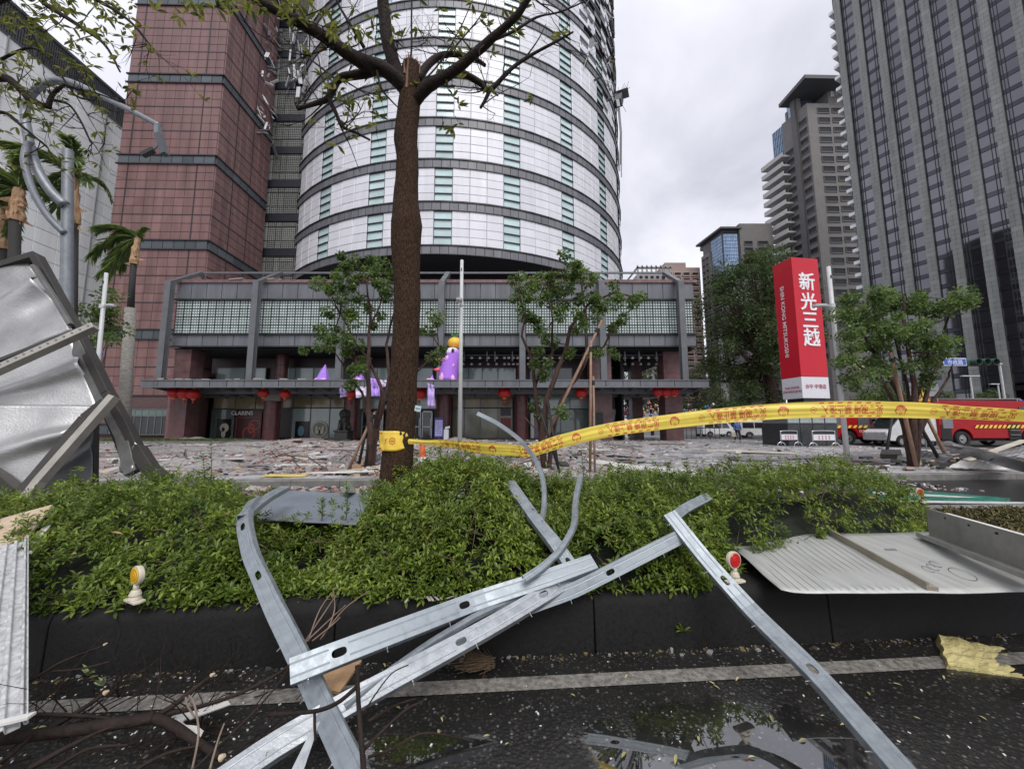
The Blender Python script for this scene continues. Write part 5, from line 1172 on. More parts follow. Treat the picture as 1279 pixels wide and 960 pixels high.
def fire_engine(label,x,y,rotz,L_=8.2,openside=False,text='台中市消防局'):
    t=thing('fire_engine',label,'fire engine',(x,y,0),rotz,'red fire engines'); cut=[(1.5,.55),(L_-2.3,.55)]
    def side(x0,x1,z0,z1,nm,m,y0=-1.25,y1=1.25,bev=.05,par=t):
        b=MB(); b.box(x0,x1,y0,y1,z0,z1); return b.build(nm,m,par,bevel=bev)
    # body with wheel arches
    b=MB(); pr=[(0,.55)]
    for cx_ in (1.5,L_-2.3):
        pr+=[(cx_-.68,.55)]+[(cx_-.68*math.cos(a),.55+.62*math.sin(a)) for a in np.linspace(.25,math.pi-.25,9)]+[(cx_+.68,.55)]
    pr+=[(L_-.05,.55),(L_,.8),(L_,1.7),(L_-.28,2.75),(L_-.5,2.95),(L_-2.05,2.95),(L_-2.1,3.0),(.1,3.0),(0,2.9)]
    b.prism([(a,-1.25,c) for a,c in pr],(0,2.5,0)); body=b.build('body',M_fred,t,bevel=.03)
    for cx_ in (1.5,L_-2.3):
        b=MB(); b.box(cx_-.66,cx_+.66,-1.0,1.0,.4,1.15); b.build('wheel_well',M_tyre,t)
        wheel(t,cx_,-1.12); wheel(t,cx_,1.12)
    side(.3,L_-.4,.38,.55,'chassis',M_tyre,-1.1,1.1,0)
    if openside:
        side(L_-3.8,L_-3.0,.45,1.5,'step_locker',M_tyre,-1.28,-1.2,0); side(.05,.75,.45,1.45,'rear_locker',M_tyre,-1.28,-1.2,0)
        for z in (.75,1.05): side(L_-3.75,L_-3.1,z,z+.04,'step_bar',M_rim,-1.34,-1.28,0)
    for i,(a,c) in enumerate(((.15,.85),(2.25,3.1),(3.2,4.1)) if not openside else ((.2,.9),)):
        sh=side(a,c,1.2,2.7,'roller_shutter',M_shut,-1.285,-1.24,0)
        for k in range(12): q_=MB(); q_.box(a+.03,c-.03,-1.292,-1.284,1.25+k*.12,1.28+k*.12); q_.build('shutter_slat',M_rim,sh)
    # cab door and windows
    side(L_-1.95,L_-.75,.7,2.75,'cab_door',M_fred,-1.30,-1.24,.02); side(L_-1.85,L_-.85,1.75,2.62,'door_window',M_vg,-1.315,-1.29,0); side(L_-2.9,L_-2.15,1.75,2.62,'crew_window',M_vg,-1.285,-1.24,0)
    b=MB(); b.prism([(L_-.26,-1.1,2.68),(L_-.26,1.1,2.68),(L_+.02,1.1,1.75),(L_+.02,-1.1,1.75)],(.02,0,.01)); b.build('windscreen',M_vg,t)
    b=MB(); b.box(L_-1.5,L_-1.0,-1.35,-1.3,1.45,1.52); b.build('door_handle',M_rim,t)
    b=MB(); b.box(L_-.5,L_-.38,-1.62,-1.5,1.9,2.5); b.cyl((L_-.44,-1.56,2.4),(L_-.44,-1.2,2.5),.02,6); b.build('mirror',M_tyre,t)
    side(L_-1.6,L_-1.1,2.95,3.12,'light_bar',mat('blue_red_lamp',(.12,.1,.45),.2),-1.0,1.0,.03)
    b=MB(); 
    for yy in (-.9,-.3,.3,.9): b.cyl((.2,yy,3.18),(L_-2.2,yy,3.18),.035,6)
    for xx in np.arange(.3,L_-2.2,.4): b.cyl((xx,-.9,3.18),(xx,-.3,3.18),.02,5)
    for xx in (.4,L_-2.5): b.box(xx,xx+.06,-.95,.95,2.98,3.18)
    b.build('roof_ladder',M_rim,t)
    chevrons(t,2.3 if openside else .15,L_-2.4,1.22,1.42,-1.30,12,lean=.8)
    if not openside: chevrons(t,L_-3.3,L_-2.5,.75,2.7,-1.30,2,lean=.3); chevrons(t,L_-3.2,L_-2.7,1.2,1.4,-1.31,3)
    text_on('lettering',text,t,(2.6 if openside else L_-4.4,-1.30,2.2 if openside else .98),(1,0,0),(0,0,1),.26,M_wht,.002)
    if not openside: text_on('lettering','119',t,(L_-1.3,-1.325,1.35),(1,0,0),(0,0,1),.45,M_wht,.002)
    side(.02,.06,.9,1.3,'tail_lamp',mat('tail_red',(.5,.02,.02),.3),-1.2,-1.0,0)
q=G(1040,556,0); fire_engine('red fire engine with grey roller shutters behind the lamp post and young tree',P(1040,553,28.5).x,30,math.radians(2),7.4)
fire_engine('nearer red fire engine with yellow stripes at the right edge of the view',P(1177,555,25.5).x,26.8,math.radians(1),8.4,True)
def van(label,x,y,rotz,green=False,L_=4.9,grp='vans'):
    t=thing('van',label,'van',(x,y,0),rotz); pr=[(0,.35)]
    for cx_ in (1.0,L_-1.0): pr+=[(cx_-.42*math.cos(a),.35+.4*math.sin(a)) for a in np.linspace(0,math.pi,9)]
    pr+=[(L_,.4),(L_,.95),(L_-.35,1.15),(L_-1.15,1.95),(L_-1.4,2.05),(.2,2.05),(0,1.9)]
    b=MB(); b.prism([(a,-.9,c) for a,c in pr],(0,1.8,0)); b.build('body',M_vw,t,bevel=.05)
    for cx_ in (1.0,L_-1.0): wheel(t,cx_,-.8,.34,.22); wheel(t,cx_,.8,.34,.22)
    for a,c in ((.3,1.5),(1.6,2.6),(2.7,L_-1.25)): b=MB(); b.prism([(a,-.93,1.2),(c+(.35 if c>3 else 0),-.93,1.2),(c,-.93,1.85),(a,-.93,1.85)],(0,.04,0)); b.build('window',M_vg,t)
    b=MB(); b.prism([(L_-.38,-.8,1.2),(L_-.38,.8,1.2),(L_-1.12,.75,1.93),(L_-1.12,-.75,1.93)],(.03,0,.03)); b.build('windscreen',M_vg,t)
    for yy in (-.7,.7): b=MB(); b.box(L_-.03,L_+.03,yy-.15,yy+.15,.75,.95); b.build('headlight',mat('lamp_clear',(.6,.6,.6),.1),t)
    if green: b=MB(); b.box(-.02,1.2,-.94,-.9,.6,1.0); b.box(-.04,.0,-.85,.85,.55,1.9); b.build('green_stripe',mat('lime_livery',(.45,.62,.10),.4),t); b=MB(); b.box(2,2.5,-.5,.5,2.05,2.2); b.build('light_bar',MATS['blue_red_lamp'],t)
q=P(1128,552,24.6); van('white van with lime green livery between the two fire engines',P(1175,552,25.6).x,26.6,math.radians(180),True,3.4)
q=P(922,552,47); van('white van parked under the big dark tree',q.x,47,math.radians(-12),L_=4.8)
q=P(893,550,52); van('white van seen just left of the man in blue',q.x-1,54,math.radians(0),L_=4.6)
# ---- person in a blue jacket carrying a bag ----
q=G(922,551,PZ); pe=thing('person','person in blue jacket and dark trousers walking across the plaza with a beige bag','person',q)
def skinbody(name,verts,edges,rads,m,par,sub=2):
    me=bpy.data.meshes.new(name); me.from_pydata(verts,edges,[]); me.materials.append(m); o=bpy.data.objects.new(name,me); COL.objects.link(o); o.parent=par
    s=o.modifiers.new('skin','SKIN'); s.use_smooth_shade=True
    for v,r in zip(me.skin_vertices[0].data,rads): v.radius=(r,r*.85)
    me.skin_vertices[0].data[0].use_root=True; u=o.modifiers.new('u','SUBSURF'); u.levels=sub; u.render_levels=sub; return o
M_skin=mat('skin',(.35,.2,.14),.5); M_trs=mat('dark_trousers',(.02,.02,.025),.8); M_blj=mat('blue_jacket',(.04,.12,.38),.6)
vs_=[(0,0,.92),(0,0,1.12),(0,-.01,1.32),(0,-.01,1.44),(0,-.03,1.52),(0,-.03,1.62),(.10,0,.86),(.13,-.12,.48),(.13,-.05,.08),(.13,-.2,.04),(-.10,0,.86),(-.13,.08,.48),(-.14,.2,.10),(-.14,.08,.04),(.2,0,1.36),(.26,-.02,1.1),(.25,-.12,.88),(-.2,0,1.36),(-.27,.02,1.1),(-.28,-.05,.86)]
ed=[(0,1),(1,2),(2,3),(3,4),(4,5),(0,6),(6,7),(7,8),(8,9),(0,10),(10,11),(11,12),(12,13),(2,14),(14,15),(15,16),(2,17),(17,18),(18,19)]
rd=[.14,.14,.16,.07,.08,.095,.10,.065,.045,.04,.10,.065,.045,.04,.07,.05,.04,.07,.05,.04]
skinbody('body',vs_,ed,rd,M_skin,pe); 
skinbody('jacket',[vs_[0],vs_[1],vs_[2],(0,-.01,1.41),vs_[14],vs_[15],(.25,-.10,.92),vs_[17],vs_[18],(-.28,-.04,.9)],[(0,1),(1,2),(2,3),(2,4),(4,5),(5,6),(2,7),(7,8),(8,9)],[.17,.175,.19,.1,.09,.07,.055,.09,.07,.055],M_blj,pe)
skinbody('trousers',[vs_[0],vs_[6],vs_[7],vs_[8],vs_[10],vs_[11],vs_[12]],[(0,1),(1,2),(2,3),(0,4),(4,5),(5,6)],[.155,.115,.08,.06,.115,.08,.06],M_trs,pe)
b=MB(); b.blob((0,0,1.66),.11,n=10,k=7,jit=.02); b.build('hair',M_tyre,pe,smooth=True)
bg_=MB(); bg_.box(-.16,.16,-.07,.07,0,.34); bg_.tube([(-.1,0,.34),(-.06,0,.5),(.06,0,.5),(.1,0,.34)],.012,5); o=bg_.build('shopping_bag',mat('beige_bag',(.45,.38,.27),.7),None,bevel=.02); o.location=(q.x-.42,q.y-.1,PZ+.38); tag(o,'beige bag held at the side of the person in blue','bag')
# ---- traffic light, road signs ----
Yt=26; A=V(P(1150,548,Yt).x,Yt,0); tl=thing('traffic_light','horizontal dark green traffic light on a long arm with a street name plate','traffic light',A)
b=MB(); b.tube([V(0,0,0),V(0,0,P(0,437,Yt).z)],[.13,.10],12); b.cyl(V(0,0,P(0,452,Yt).z),V(P(1200,452,Yt).x-A.x,0,P(0,452,Yt).z),.06,8); b.build('pole',M_galv,tl)
xa=P(1195,452,Yt).x-A.x; xb=P(1236,452,Yt).x-A.x; z=P(0,453,Yt).z; M_tg=mat('signal_green_housing',(.03,.075,.055),.5); b=MB(); b.box(xa,xb,-.15,.15,z-.22,z+.22); b.build('housing',M_tg,tl,bevel=.04)
for i in range(3):
    x=xa+(xb-xa)*(.42+.26*i); b=MB(); n=14; b.add([(x+.22*math.cos(2*math.pi*j/n),yy,z+.22*math.sin(2*math.pi*j/n)) for yy in (-.15,-.5) for j in range(n)],[(j,(j+1)%n,(j+1)%n+n,j+n) for j in range(n)]); hd=b.build('visor',M_tg,tl,solid=.02); b=MB(); b.cyl((x,-.2,z),(x,-.16,z),.18,14); b.build('lens',M_vg,hd)
x0,x1=P(1174,452,Yt).x-A.x,P(1203,452,Yt).x-A.x; z=P(0,452.5,Yt).z
b=MB(); b.box(x0,x1,-.2,-.16,z-.27,z+.27); pl_=b.build('street_name_plate',mat('plate_white',(.6,.6,.65),.4),tl,bevel=.02); b=MB(); b.box(x0+.06,x1-.06,-.21,-.2,z-.21,z+.21); b.build('plate_face',mat('street_sign_blue',(.03,.10,.42),.4),pl_); text_on('lettering','市政路',pl_,((x0+x1)/2,-.212,z-.04),(1,0,0),(0,0,1),.36,M_wht,.001)
b=MB(); b.box(P(1168,452,Yt).x-A.x,x0+.4,-.1,.1,z+.22,z+.42); b.build('camera_box',M_wpole,tl)
Y_=24; A=V(P(1157,548,Y_).x,Y_,0); ws=thing('warning_sign','yellow triangular warning sign with red border and black figure','road sign',A); zc=P(0,494,Y_).z
b=MB(); b.cyl((0,.06,0),(0,.06,zc+.3),.035,8); b.build('post',M_galv,ws)
def tri(s,y,nm,m,dz=0): b=MB(); b.prism([(0,y,zc+s*1.1+dz),(-s,y,zc-s*.65+dz),(s,y,zc-s*.65+dz)],(0,.01,0)); return b.build(nm,m,ws)
tri(.66,0,'border',mat('sign_border_red',(.42,.05,.03),.4)); tri(.50,-.012,'face',mat('sign_yellow',(.65,.42,.02),.4)); b=MB(); b.blob((0,-.02,zc+.22),.07,sq=(1,.2,1)); b.box(-.05,.05,-.03,-.015,zc-.05,zc+.16); b.beam((0,-.022,zc),(-.14,-.022,zc-.22),.02,.05); b.beam((0,-.022,zc),(.14,-.022,zc-.22),.02,.05); b.build('pictogram',M_blk,ws)
for (px,py,r,Yr,lab) in ((1169,484,.62,27,'round grey sign back right of the broad young tree'),(1148,486,.5,27.4,'round pale sign back half hidden by tree stems')):
    A=V(P(px,548,Yr).x,Yr,0); t=thing('round_sign',lab,'road sign',A); z=P(0,py,Yr).z; b=MB(); b.cyl((0,.08,0),(0,.08,z+.4),.04,8); b.build('post',M_galv,t); b=MB(); b.cyl((0,-.02,z),(0,.02,z),r,26); b.build('disc',mat('sign_back_grey',(.28,.29,.30),.45),t); b=MB(); b.box(-r*.7,r*.7,-.06,-.02,z+.1,z+.15); b.box(-r*.7,r*.7,-.06,-.02,z-.2,z-.15); b.build('bracket',M_galv,t)
for (px,pt,Yr,T_,lab) in ((1222,470,48,1,'thin double-headed lamp post before the office tower'),(1262,455,40,-1,'tall thin lamp post at the right edge'),(1256,480,55,-1,'thin lamp post just behind the tall one at the right edge')):
    A=V(P(px,548,Yr).x,Yr,0); t=thing('thin_lamp_post',lab,'lamp post',A); h=P(px,pt,Yr).z; b=MB(); b.tube([V(0,0,0),V(0,0,h)],[.11,.08],8); b.build('pole',M_wpole,t); b=MB(); b.box(-1.1,1.1 if T_==1 else .1,-.15,.15,h,h+.12); b.build('lamp_head',M_wpole,t)
for (px,pt,Yr) in ((895,400,55),(930,430,62),(948,430,60)):
    pass
fc=thing('bollard_row','row of pale upright posts before the office tower','fence',(P(1200,540,60).x,60,0))
for i in range(13): x=-3.5+i*1.35; b=MB(); b.cyl((x,0,0),(x,0,5.6),.14,8); b.build('post',M_wpole,fc)
b=MB(); b.box(-4,14,-.1,.1,1.9,2.0); b.build('rail',M_wpole,fc)
# ---- decorations on the store ----
M_lan=mat('red_lantern_silk',(.42,.010,.010),.45,var=.2,scale=9); M_gold=mat('gold_trim',(.5,.33,.08),.4)
def lantern(lab,px,py,r,Y=31.4):
    c=P(px,py,Y); t=thing('red_lantern',lab,'lantern',(c.x,c.y,c.z),0,'red lanterns under the canopy'); b=MB(); n=18; k=8; vs=[];fs=[]
    for i in range(k+1):
        ph=math.pi*i/k
        for j in range(n): a=2*math.pi*j/n; q=r*(1+(.04 if j%2 else 0)); vs.append((q*max(.25,math.sin(ph))*math.cos(a),q*max(.25,math.sin(ph))*math.sin(a),-r*.85*math.cos(ph)))
    for i in range(k):
        for j in range(n): fs.append((i*n+j,i*n+(j+1)%n,(i+1)*n+(j+1)%n,(i+1)*n+j))
    b.add(vs,fs); b.build('silk_body',M_lan,t,smooth=True); b=MB(); b.lathe([(r*.27,-r*.95),(r*.27,-r*.84)]); b.lathe([(r*.27,r*.84),(r*.27,r*.95)]); b.cyl((0,0,r*.9),(0,0,4.5-c.z+.05 if c.z<4.3 else .3),.015,5); b.build('cap',M_gold,t); b=MB(); b.cyl((0,0,-r*.95),(0,0,-r*1.5),r*.08,7,r2=r*.16); b.build('tassel',M_lan,t)
for lab,px,py,r in (('leftmost red lantern of the bunch below the left end of the canopy',218,491,.5),('second red lantern of the left canopy bunch',231,491.5,.52),('third red lantern of the left canopy bunch',242,492,.5),('red lantern left of the bronze pillar capital',329,491,.42),('red lantern right of the bronze pillar capital',356,492,.42),('red lantern half hidden behind the purple cloth scraps',437,491,.5),('red lantern just right of the big trunk',524,491,.55),('single round red lantern over the shop windows right of the slim lamp post',630,490.5,.53),('red lantern behind the long leaning stake',726,490.5,.5),('red lantern left in the bunch at the canopy right end',822,489,.45),('middle red lantern in the bunch at the canopy right end',832,489,.48),('right red lantern in the bunch at the canopy right end',842,488.5,.45)): lantern(lab,px,py,r)
c=P(559,473,30.9); cp=thing('inflatable_figure','tall purple inflatable worm with pink spots and spikes and a yellow fruit on its head','inflatable',(c.x,c.y,4.99)); M_pur=mat('purple_vinyl',(.40,.16,.72),.4,var=.06); M_pk=mat('pink_vinyl',(.75,.38,.68),.4); M_cor=mat('coral_vinyl',(.75,.10,.16),.4)
H=P(568,436,30.9).z-4.99; b=MB(); k=12; b.tube([V(.03+.55*(i/k)**1.6,0,H*i/k*.96) for i in range(k+1)]+[V(.6,0,H)],[(.80-.12*(i/k)) for i in range(k+1)]+[.3],20); b.build('body',M_pur,cp,smooth=True)
for z,x in ((.48,-.62),(.78,-.5)): b=MB(); b.tube([V(x,0,H*z-.35),V(x-.6,0,H*z-.3)],[.26,.02],10); b.build('spike',M_cor,cp,smooth=True)
for x,z,r in ((-.1,.06,.42),(.35,.05,.28),(.28,.32,.17),(.42,.46,.17),(.02,.68,.2),(.2,.66,.14)): b=MB(); b.blob((x,-.64,H*z),r,sq=(1.3,.28,1.1),jit=.18,n=10); b.build('spot',M_pk,cp,smooth=True)
b=MB(); b.blob((.42,-.50,H*.90),.50,sq=(1,.4,.6),jit=.0,n=14,k=8); ey=b.build('eye',mat('white_vinyl',(.75,.75,.75),.4),cp,smooth=True); b=MB(); b.blob((.50,-.74,H*.905),.14,sq=(.8,.4,1.2),jit=0,n=10); b.build('pupil',M_blk,ey,smooth=True)
b=MB(); b.blob((.55,0,H+.48),.6,sq=(1,1,.85),jit=.02,n=14,k=9); fr_=b.build('fruit',mat('orange_yellow_vinyl',(.8,.45,.05),.4),cp,smooth=True); b=MB()
for k in range(8): a=k*.8; b.tube([V(.55,0,H+.9),V(.55+.35*math.cos(a),.35*math.sin(a),H+1.3)],[.09,.01],6)
b.build('leaf_tuft',mat('green_vinyl',(.06,.28,.08),.5),fr_)
M_lil=mat('lilac_cloth',(.46,.34,.66),.6,var=.25,scale=4); M_pv=mat('purple_cone_vinyl',(.36,.18,.70),.45)
def cone(lab,px,pyt,w,Y=31.3): c=P(px,475,Y); h=P(px,pyt,Y).z-4.99; t=thing('purple_cone',lab,'decoration',(c.x,c.y,4.99),0,'purple pointed decorations on the canopy'); b=MB(); b.tube([V(0,0,0),V(w*.1,0,h*.5),V(w*.25,0,h)],[w,w*.55,.02],9,wob=.06); b.build('cone_body',M_pv,t); b=MB(); [b.blob((random.uniform(-w,w)*.7,-w*.7,.12),.2,sq=(1,.5,.7)) for _ in range(4)]; b.build('pink_patch',M_pk,t)
cone('limp purple pointed inflatable on the canopy, leftmost',403,455,.62); cone('purple pointed inflatable between the young tree stems',449,459,.45); cone('small lilac pointed tip just right of the big trunk',539,468,.3)
def cloth(lab,px0,py0,px1,py1,Y=29.8,m=M_lil,seed=1):
    a=P(px0,py0,Y); c=P(px1,py1,Y); o=MB(); w=c.x-a.x; h=a.z-c.z
    def fn(u,v): return .22*mnoise.noise(V(u*4+seed,v*3,seed))+.1*math.sin(u*14+seed)
    o.patch((a.x+w*.1,Y,a.z),(c.x-w*.1,Y,a.z-h*.1),(c.x,Y,c.z+h*.2*(seed%2)),(a.x+w*.2,Y,c.z),10,12,fn); q=o.build('cloth_scrap',m,None,smooth=True,solid=.01); tag(q,lab,'cloth','torn lilac cloth'); return q
cloth('torn lilac cloth hanging below the canopy right of the big trunk',532,478,543,508,seed=2); cloth('dull purple rag hanging from the canopy left of the young tree',423,484,434,497,seed=3,m=mat('dull_purple_cloth',(.2,.15,.3),.7)); cloth('white and lilac cloth caught at the canopy edge by the young tree',442,482,462,497,seed=5,m=mat('whitish_lilac_cloth',(.62,.56,.70),.6)); cloth('bright purple crumpled cloth among the stems of the half hidden young tree',462,472,475,495,seed=4,m=mat('bright_purple_cloth',(.45,.28,.75),.5)); cloth('pale cloth lying over the canopy edge beside the trunk',468,474,486,484,seed=7,m=MATS['whitish_lilac_cloth'])
# stone guardian lion
c=P(429,549,33.2); ln=thing('stone_lion','dark stone guardian lion sitting on a plinth by the entrance','statue',(c.x,c.y,PZ)); M_st=mat('dark_carved_stone',(.035,.033,.03),.6,bump=.5)
b=MB(); b.box(-.62,.62,-.7,.7,0,.18); b.box(-.55,.55,-.62,.62,.18,.75); b.box(-.62,.62,-.7,.7,.75,.88); b.build('plinth',M_st,ln,bevel=.03)
b=MB(); b.tube([V(0,.3,1.1),V(0,.2,1.35),V(0,.0,1.7),V(0,-.1,2.0)],[.42,.42,.36,.28],12,wob=.05); b.blob((0,-.2,2.25),.36,jit=.06,n=12,k=8); b.blob((0,-.48,2.15),.19,jit=.04)
for sx in (-.22,.22): b.tube([V(sx,-.25,1.7),V(sx,-.42,1.2),V(sx,-.45,.9)],[.16,.12,.13],8); b.blob((sx*1.5,.1,1.1),.26); b.blob((sx*1.2,-.5,.93),.13)
b.build('lion_body',M_st,ln,smooth=True); b=MB(); [b.blob((.34*math.cos(a),-.05,2.25+.34*math.sin(a)),.12) for a in np.linspace(-.6,3.7,11)]; b.build('mane_curls',M_st,ln,smooth=True)
# standing notice board, small box, cone
c=P(548,547,33); nbd=thing('notice_stand','blue framed standing notice board by the entrance pillar','notice board',(c.x,c.y,PZ)); b=MB(); b.box(-.38,.38,-.05,.05,.25,1.95); b.box(-.3,.3,-.2,.2,0,.06); b.box(-.05,.05,-.04,.04,0,.3); b.build('frame',mat('blue_frame',(.05,.06,.25),.4),nbd); b=MB(); b.box(-.31,.31,-.07,-.05,.4,1.75); b.build('sheet',mat('pale_violet_sheet',(.45,.43,.75),.5),nbd); b=MB(); [b.box(-.22,.22,-.08,-.07,.6+k*.18,.63+k*.18) for k in range(6)]; b.build('print_lines',M_blk,nbd)
c=P(557.5,547,32.6); bx=thing('ballot_box','small white stand beside the blue notice board','stand',(c.x,c.y,PZ)); b=MB(); b.box(-.2,.2,-.15,.15,0,.95); b.build('body',M_wsign,bx); b=MB(); b.prism([(-.1,-.18,.95),(.3,-.18,1.05),(.3,-.18,1.25),(-.1,-.18,1.15)],(0,.05,0)); b.build('tilted_top',M_wsign,bx)
c=P(527,590,9.0); c.z=PZ; cn=thing('traffic_cone','orange traffic cone behind the hedge just right of the big trunk','traffic cone',(c.x,c.y,PZ)); b=MB(); b.lathe([(.16,.03),(.13,.2),(.08,.5),(.035,.75),(.03,.76)],n=18); b.build('cone_body',mat('cone_orange',(.62,.10,.02),.5),cn,smooth=True,auto=50); b=MB(); b.box(-.2,.2,-.2,.2,0,.035); b.build('base',mat('cone_orange'),cn,bevel=.01)
b=MB(); b.lathe([(.118,.28),(.094,.43)],n=18); b.build('white_band',M_wsign,cn)
# festive balls behind the passage
tg=thing('festive_balls','bunches of small bright coloured balls decorating the trees beyond the podium passage','decoration',(P(815,545,50).x,50,0)); cols=[(.5,.03,.05),(.05,.15,.45),(.6,.25,.4),(.65,.63,.6),(.6,.4,.05),(.05,.3,.3)]; mb=[MB() for _ in cols]; random.seed(9)
for i in range(120):
    px=random.choice((random.uniform(778,788),random.uniform(802,828),random.uniform(851,892))); py=random.gauss(514,5); q=P(px,py,50+random.uniform(-1.5,1.5))-V(tg.location); mb[i%6].blob(q,random.uniform(.10,.20),n=6,k=4)
for m_,cc in zip(mb,cols): m_.build('balls',mat('ball_%s'%('red','blue','pink','white','yellow','teal')[cols.index(cc)],cc,.4),tg,kind='stuff')
for i,(x,w,h,lab) in enumerate(((858,.9,1.0,'dark parked scooter shape right of the right square pillar'),)): pass
fr2=thing('low_fence','low dark railing on the plaza beyond the right end of the podium','fence',(P(852,549,37).x,37,PZ)); b=MB()
for i in range(9): b2=MB(); b2.box(i*.45-.02,i*.45+.02,-.02,.02,0,1.05); b2.build('baluster',M_dark,fr2)
b.box(-.1,3.7,-.03,.03,1.03,1.1); b.box(-.1,3.7,-.025,.025,.1,.15); b.build('rail',M_dark,fr2)
# red banner sign at the far left, behind the bent roof
A=P(106,560,15); A.z=PZ; bn=thing('banner_sign','small blue white and red banner sign seen through the bent roof frame','sign',A); a=P(100,471,15)-A; c=P(122,438,15)-A
b=MB(); b.prism([(a.x+.1,0,a.z),(c.x-.15,0,a.z),(c.x+.25,0,c.z),(a.x+.1,0,c.z)],(0,.04,0)); b.build('blue_panel',mat('banner_blue_white',(.05,.15,.5),.4,col2=(.6,.65,.7),scale=2.5),bn); a=P(104,493,15)-A; c=P(120,475,15)-A; b=MB(); b.box(a.x,c.x,-.01,.03,a.z,c.z); b.build('red_panel',mat('deep_red_print'),bn); b=MB(); b.cyl((.0,.05,0),(.0,.05,c.z),.04,6); b.build('post',M_galv,bn)
# =================== DEBRIS ON THE PLAZA ===================
random.seed(77)
def moundh(x,y):
    if y<9.6 or y>33: return 0
    q=x/y; fade=min(1,max(0,(q+1.1)/.2))*min(1,max(0,(.25-q)/.25))*min(1,(y-9.6)/1.2)
    return max(0,mnoise.noise(V(x*.33,y*.22,4))*.55+mnoise.noise(V(x*1.1,y*.8,9))*.18-.04)*fade*.8
gx=[-30+40*i/150 for i in range(151)]; gy=[9.5+24*j/90 for j in range(91)]
b=MB(); b.add([(x,y,PZ-.01+moundh(x,y)) for y in gy for x in gx],[(j*151+i,j*151+i+1,(j+1)*151+i+1,(j+1)*151+i) for j in range(90) for i in range(150)])
o=b.build('rubble_mound',mat('rubble_dust',(.17,.155,.15),.7,scale=9,col2=(.44,.41,.40),bump=1,bscale=50,detail=10),None,smooth=True); o['kind']='stuff'
def chunks(name,n,reg,size,mats,zf=PZ,flat=.35,seed=1):
    rng=np.random.default_rng(seed); b=MB()
    for i in range(n):
        x,y=reg(rng); s=size*math.exp(rng.normal()*.5); s=min(s,size*4); a=rng.uniform(0,6.28); e=rng.uniform(.3,1); tl=rng.uniform(-.35,.35)
        ax=V(math.cos(a),math.sin(a),tl)*s; ay=V(-math.sin(a),math.cos(a),0)*s*e; az=V(-tl*math.cos(a),-tl*math.sin(a),1)*s*flat*rng.uniform(.2,1)
        c=V(x,y,zf+(moundh(x,y) if zf==PZ else 0)+abs(az.z)+s*abs(tl)*.5); k=rng.uniform(.5,1,4)
        b.add([c-ax*k[0]-ay*k[1]-az,c+ax*k[1]-ay*k[2]-az,c+ax*k[2]+ay*k[3]-az,c-ax*k[3]+ay*k[0]-az,c-ax*k[0]*.9-ay*k[1]+az,c+ax*k[1]-ay*k[2]*.9+az,c+ax*k[2]*.9+ay*k[3]+az,c-ax*k[3]+ay*k[0]*.9+az],[(0,3,2,1),(4,5,6,7),(0,1,5,4),(1,2,6,5),(2,3,7,6),(3,0,4,7)],int(rng.integers(len(mats))))
    o=b.build(name,mats,None); o['kind']='stuff'; return o
DM=[mat('rubble_pink',(.34,.24,.225),.8),mat('rubble_pale',(.42,.38,.35),.8),mat('rubble_grey',(.24,.235,.23),.8),mat('rubble_white',(.56,.54,.52),.7),mat('rubble_dark',(.05,.045,.042),.7),mat('rubble_rose',(.26,.14,.125),.8),mat('rubble_tan',(.42,.33,.20),.8)]
def reg_near(rng):
    
    while True:
        y=9.0+25*rng.random()**1.35; x=rng.uniform(-1.05,.34)*y; q=x/y
        d=1 if -.62<q<.05 else (.45 if q<-.62 else .5)
        if rng.random()<d*(.75+1.1*mnoise.noise(V(x*.5,y*.3,2))): return x,y
def reg_right(rng):
    y=9.9+24*rng.random()**1.4; x=rng.uniform(.1,1.15)*y; return (x if x<21 else rng.uniform(2,21)),y
chunks('pink_rubble',7000,reg_near,.037,DM+[DM[0],DM[5],DM[0],DM[2]],seed=1); chunks('pink_rubble',650,reg_near,.10,[DM[0],DM[1],DM[3],DM[2],DM[2],DM[4],DM[1]],flat=.16,seed=4)
chunks('grey_rubble',1500,reg_right,.045,[DM[2],DM[3],DM[1],DM[4],DM[0]],seed=2,flat=.25)
chunks('lane_rubble',900,lambda r:(lambda s,t:(RD(s,t).x,RD(s,t).y))(r.uniform(-5,10),r.uniform(4.8,6.3)),.035,[DM[2],DM[3],DM[4],DM[0]],zf=0,seed=3)
chunks('kerbside_rubble',260,lambda r:(lambda s,t:(RD(s,t).x,RD(s,t).y))(r.uniform(-4.6,-.5),r.uniform(5.2,6.3)),.045,[DM[5],DM[0],DM[1]],zf=0,seed=6)
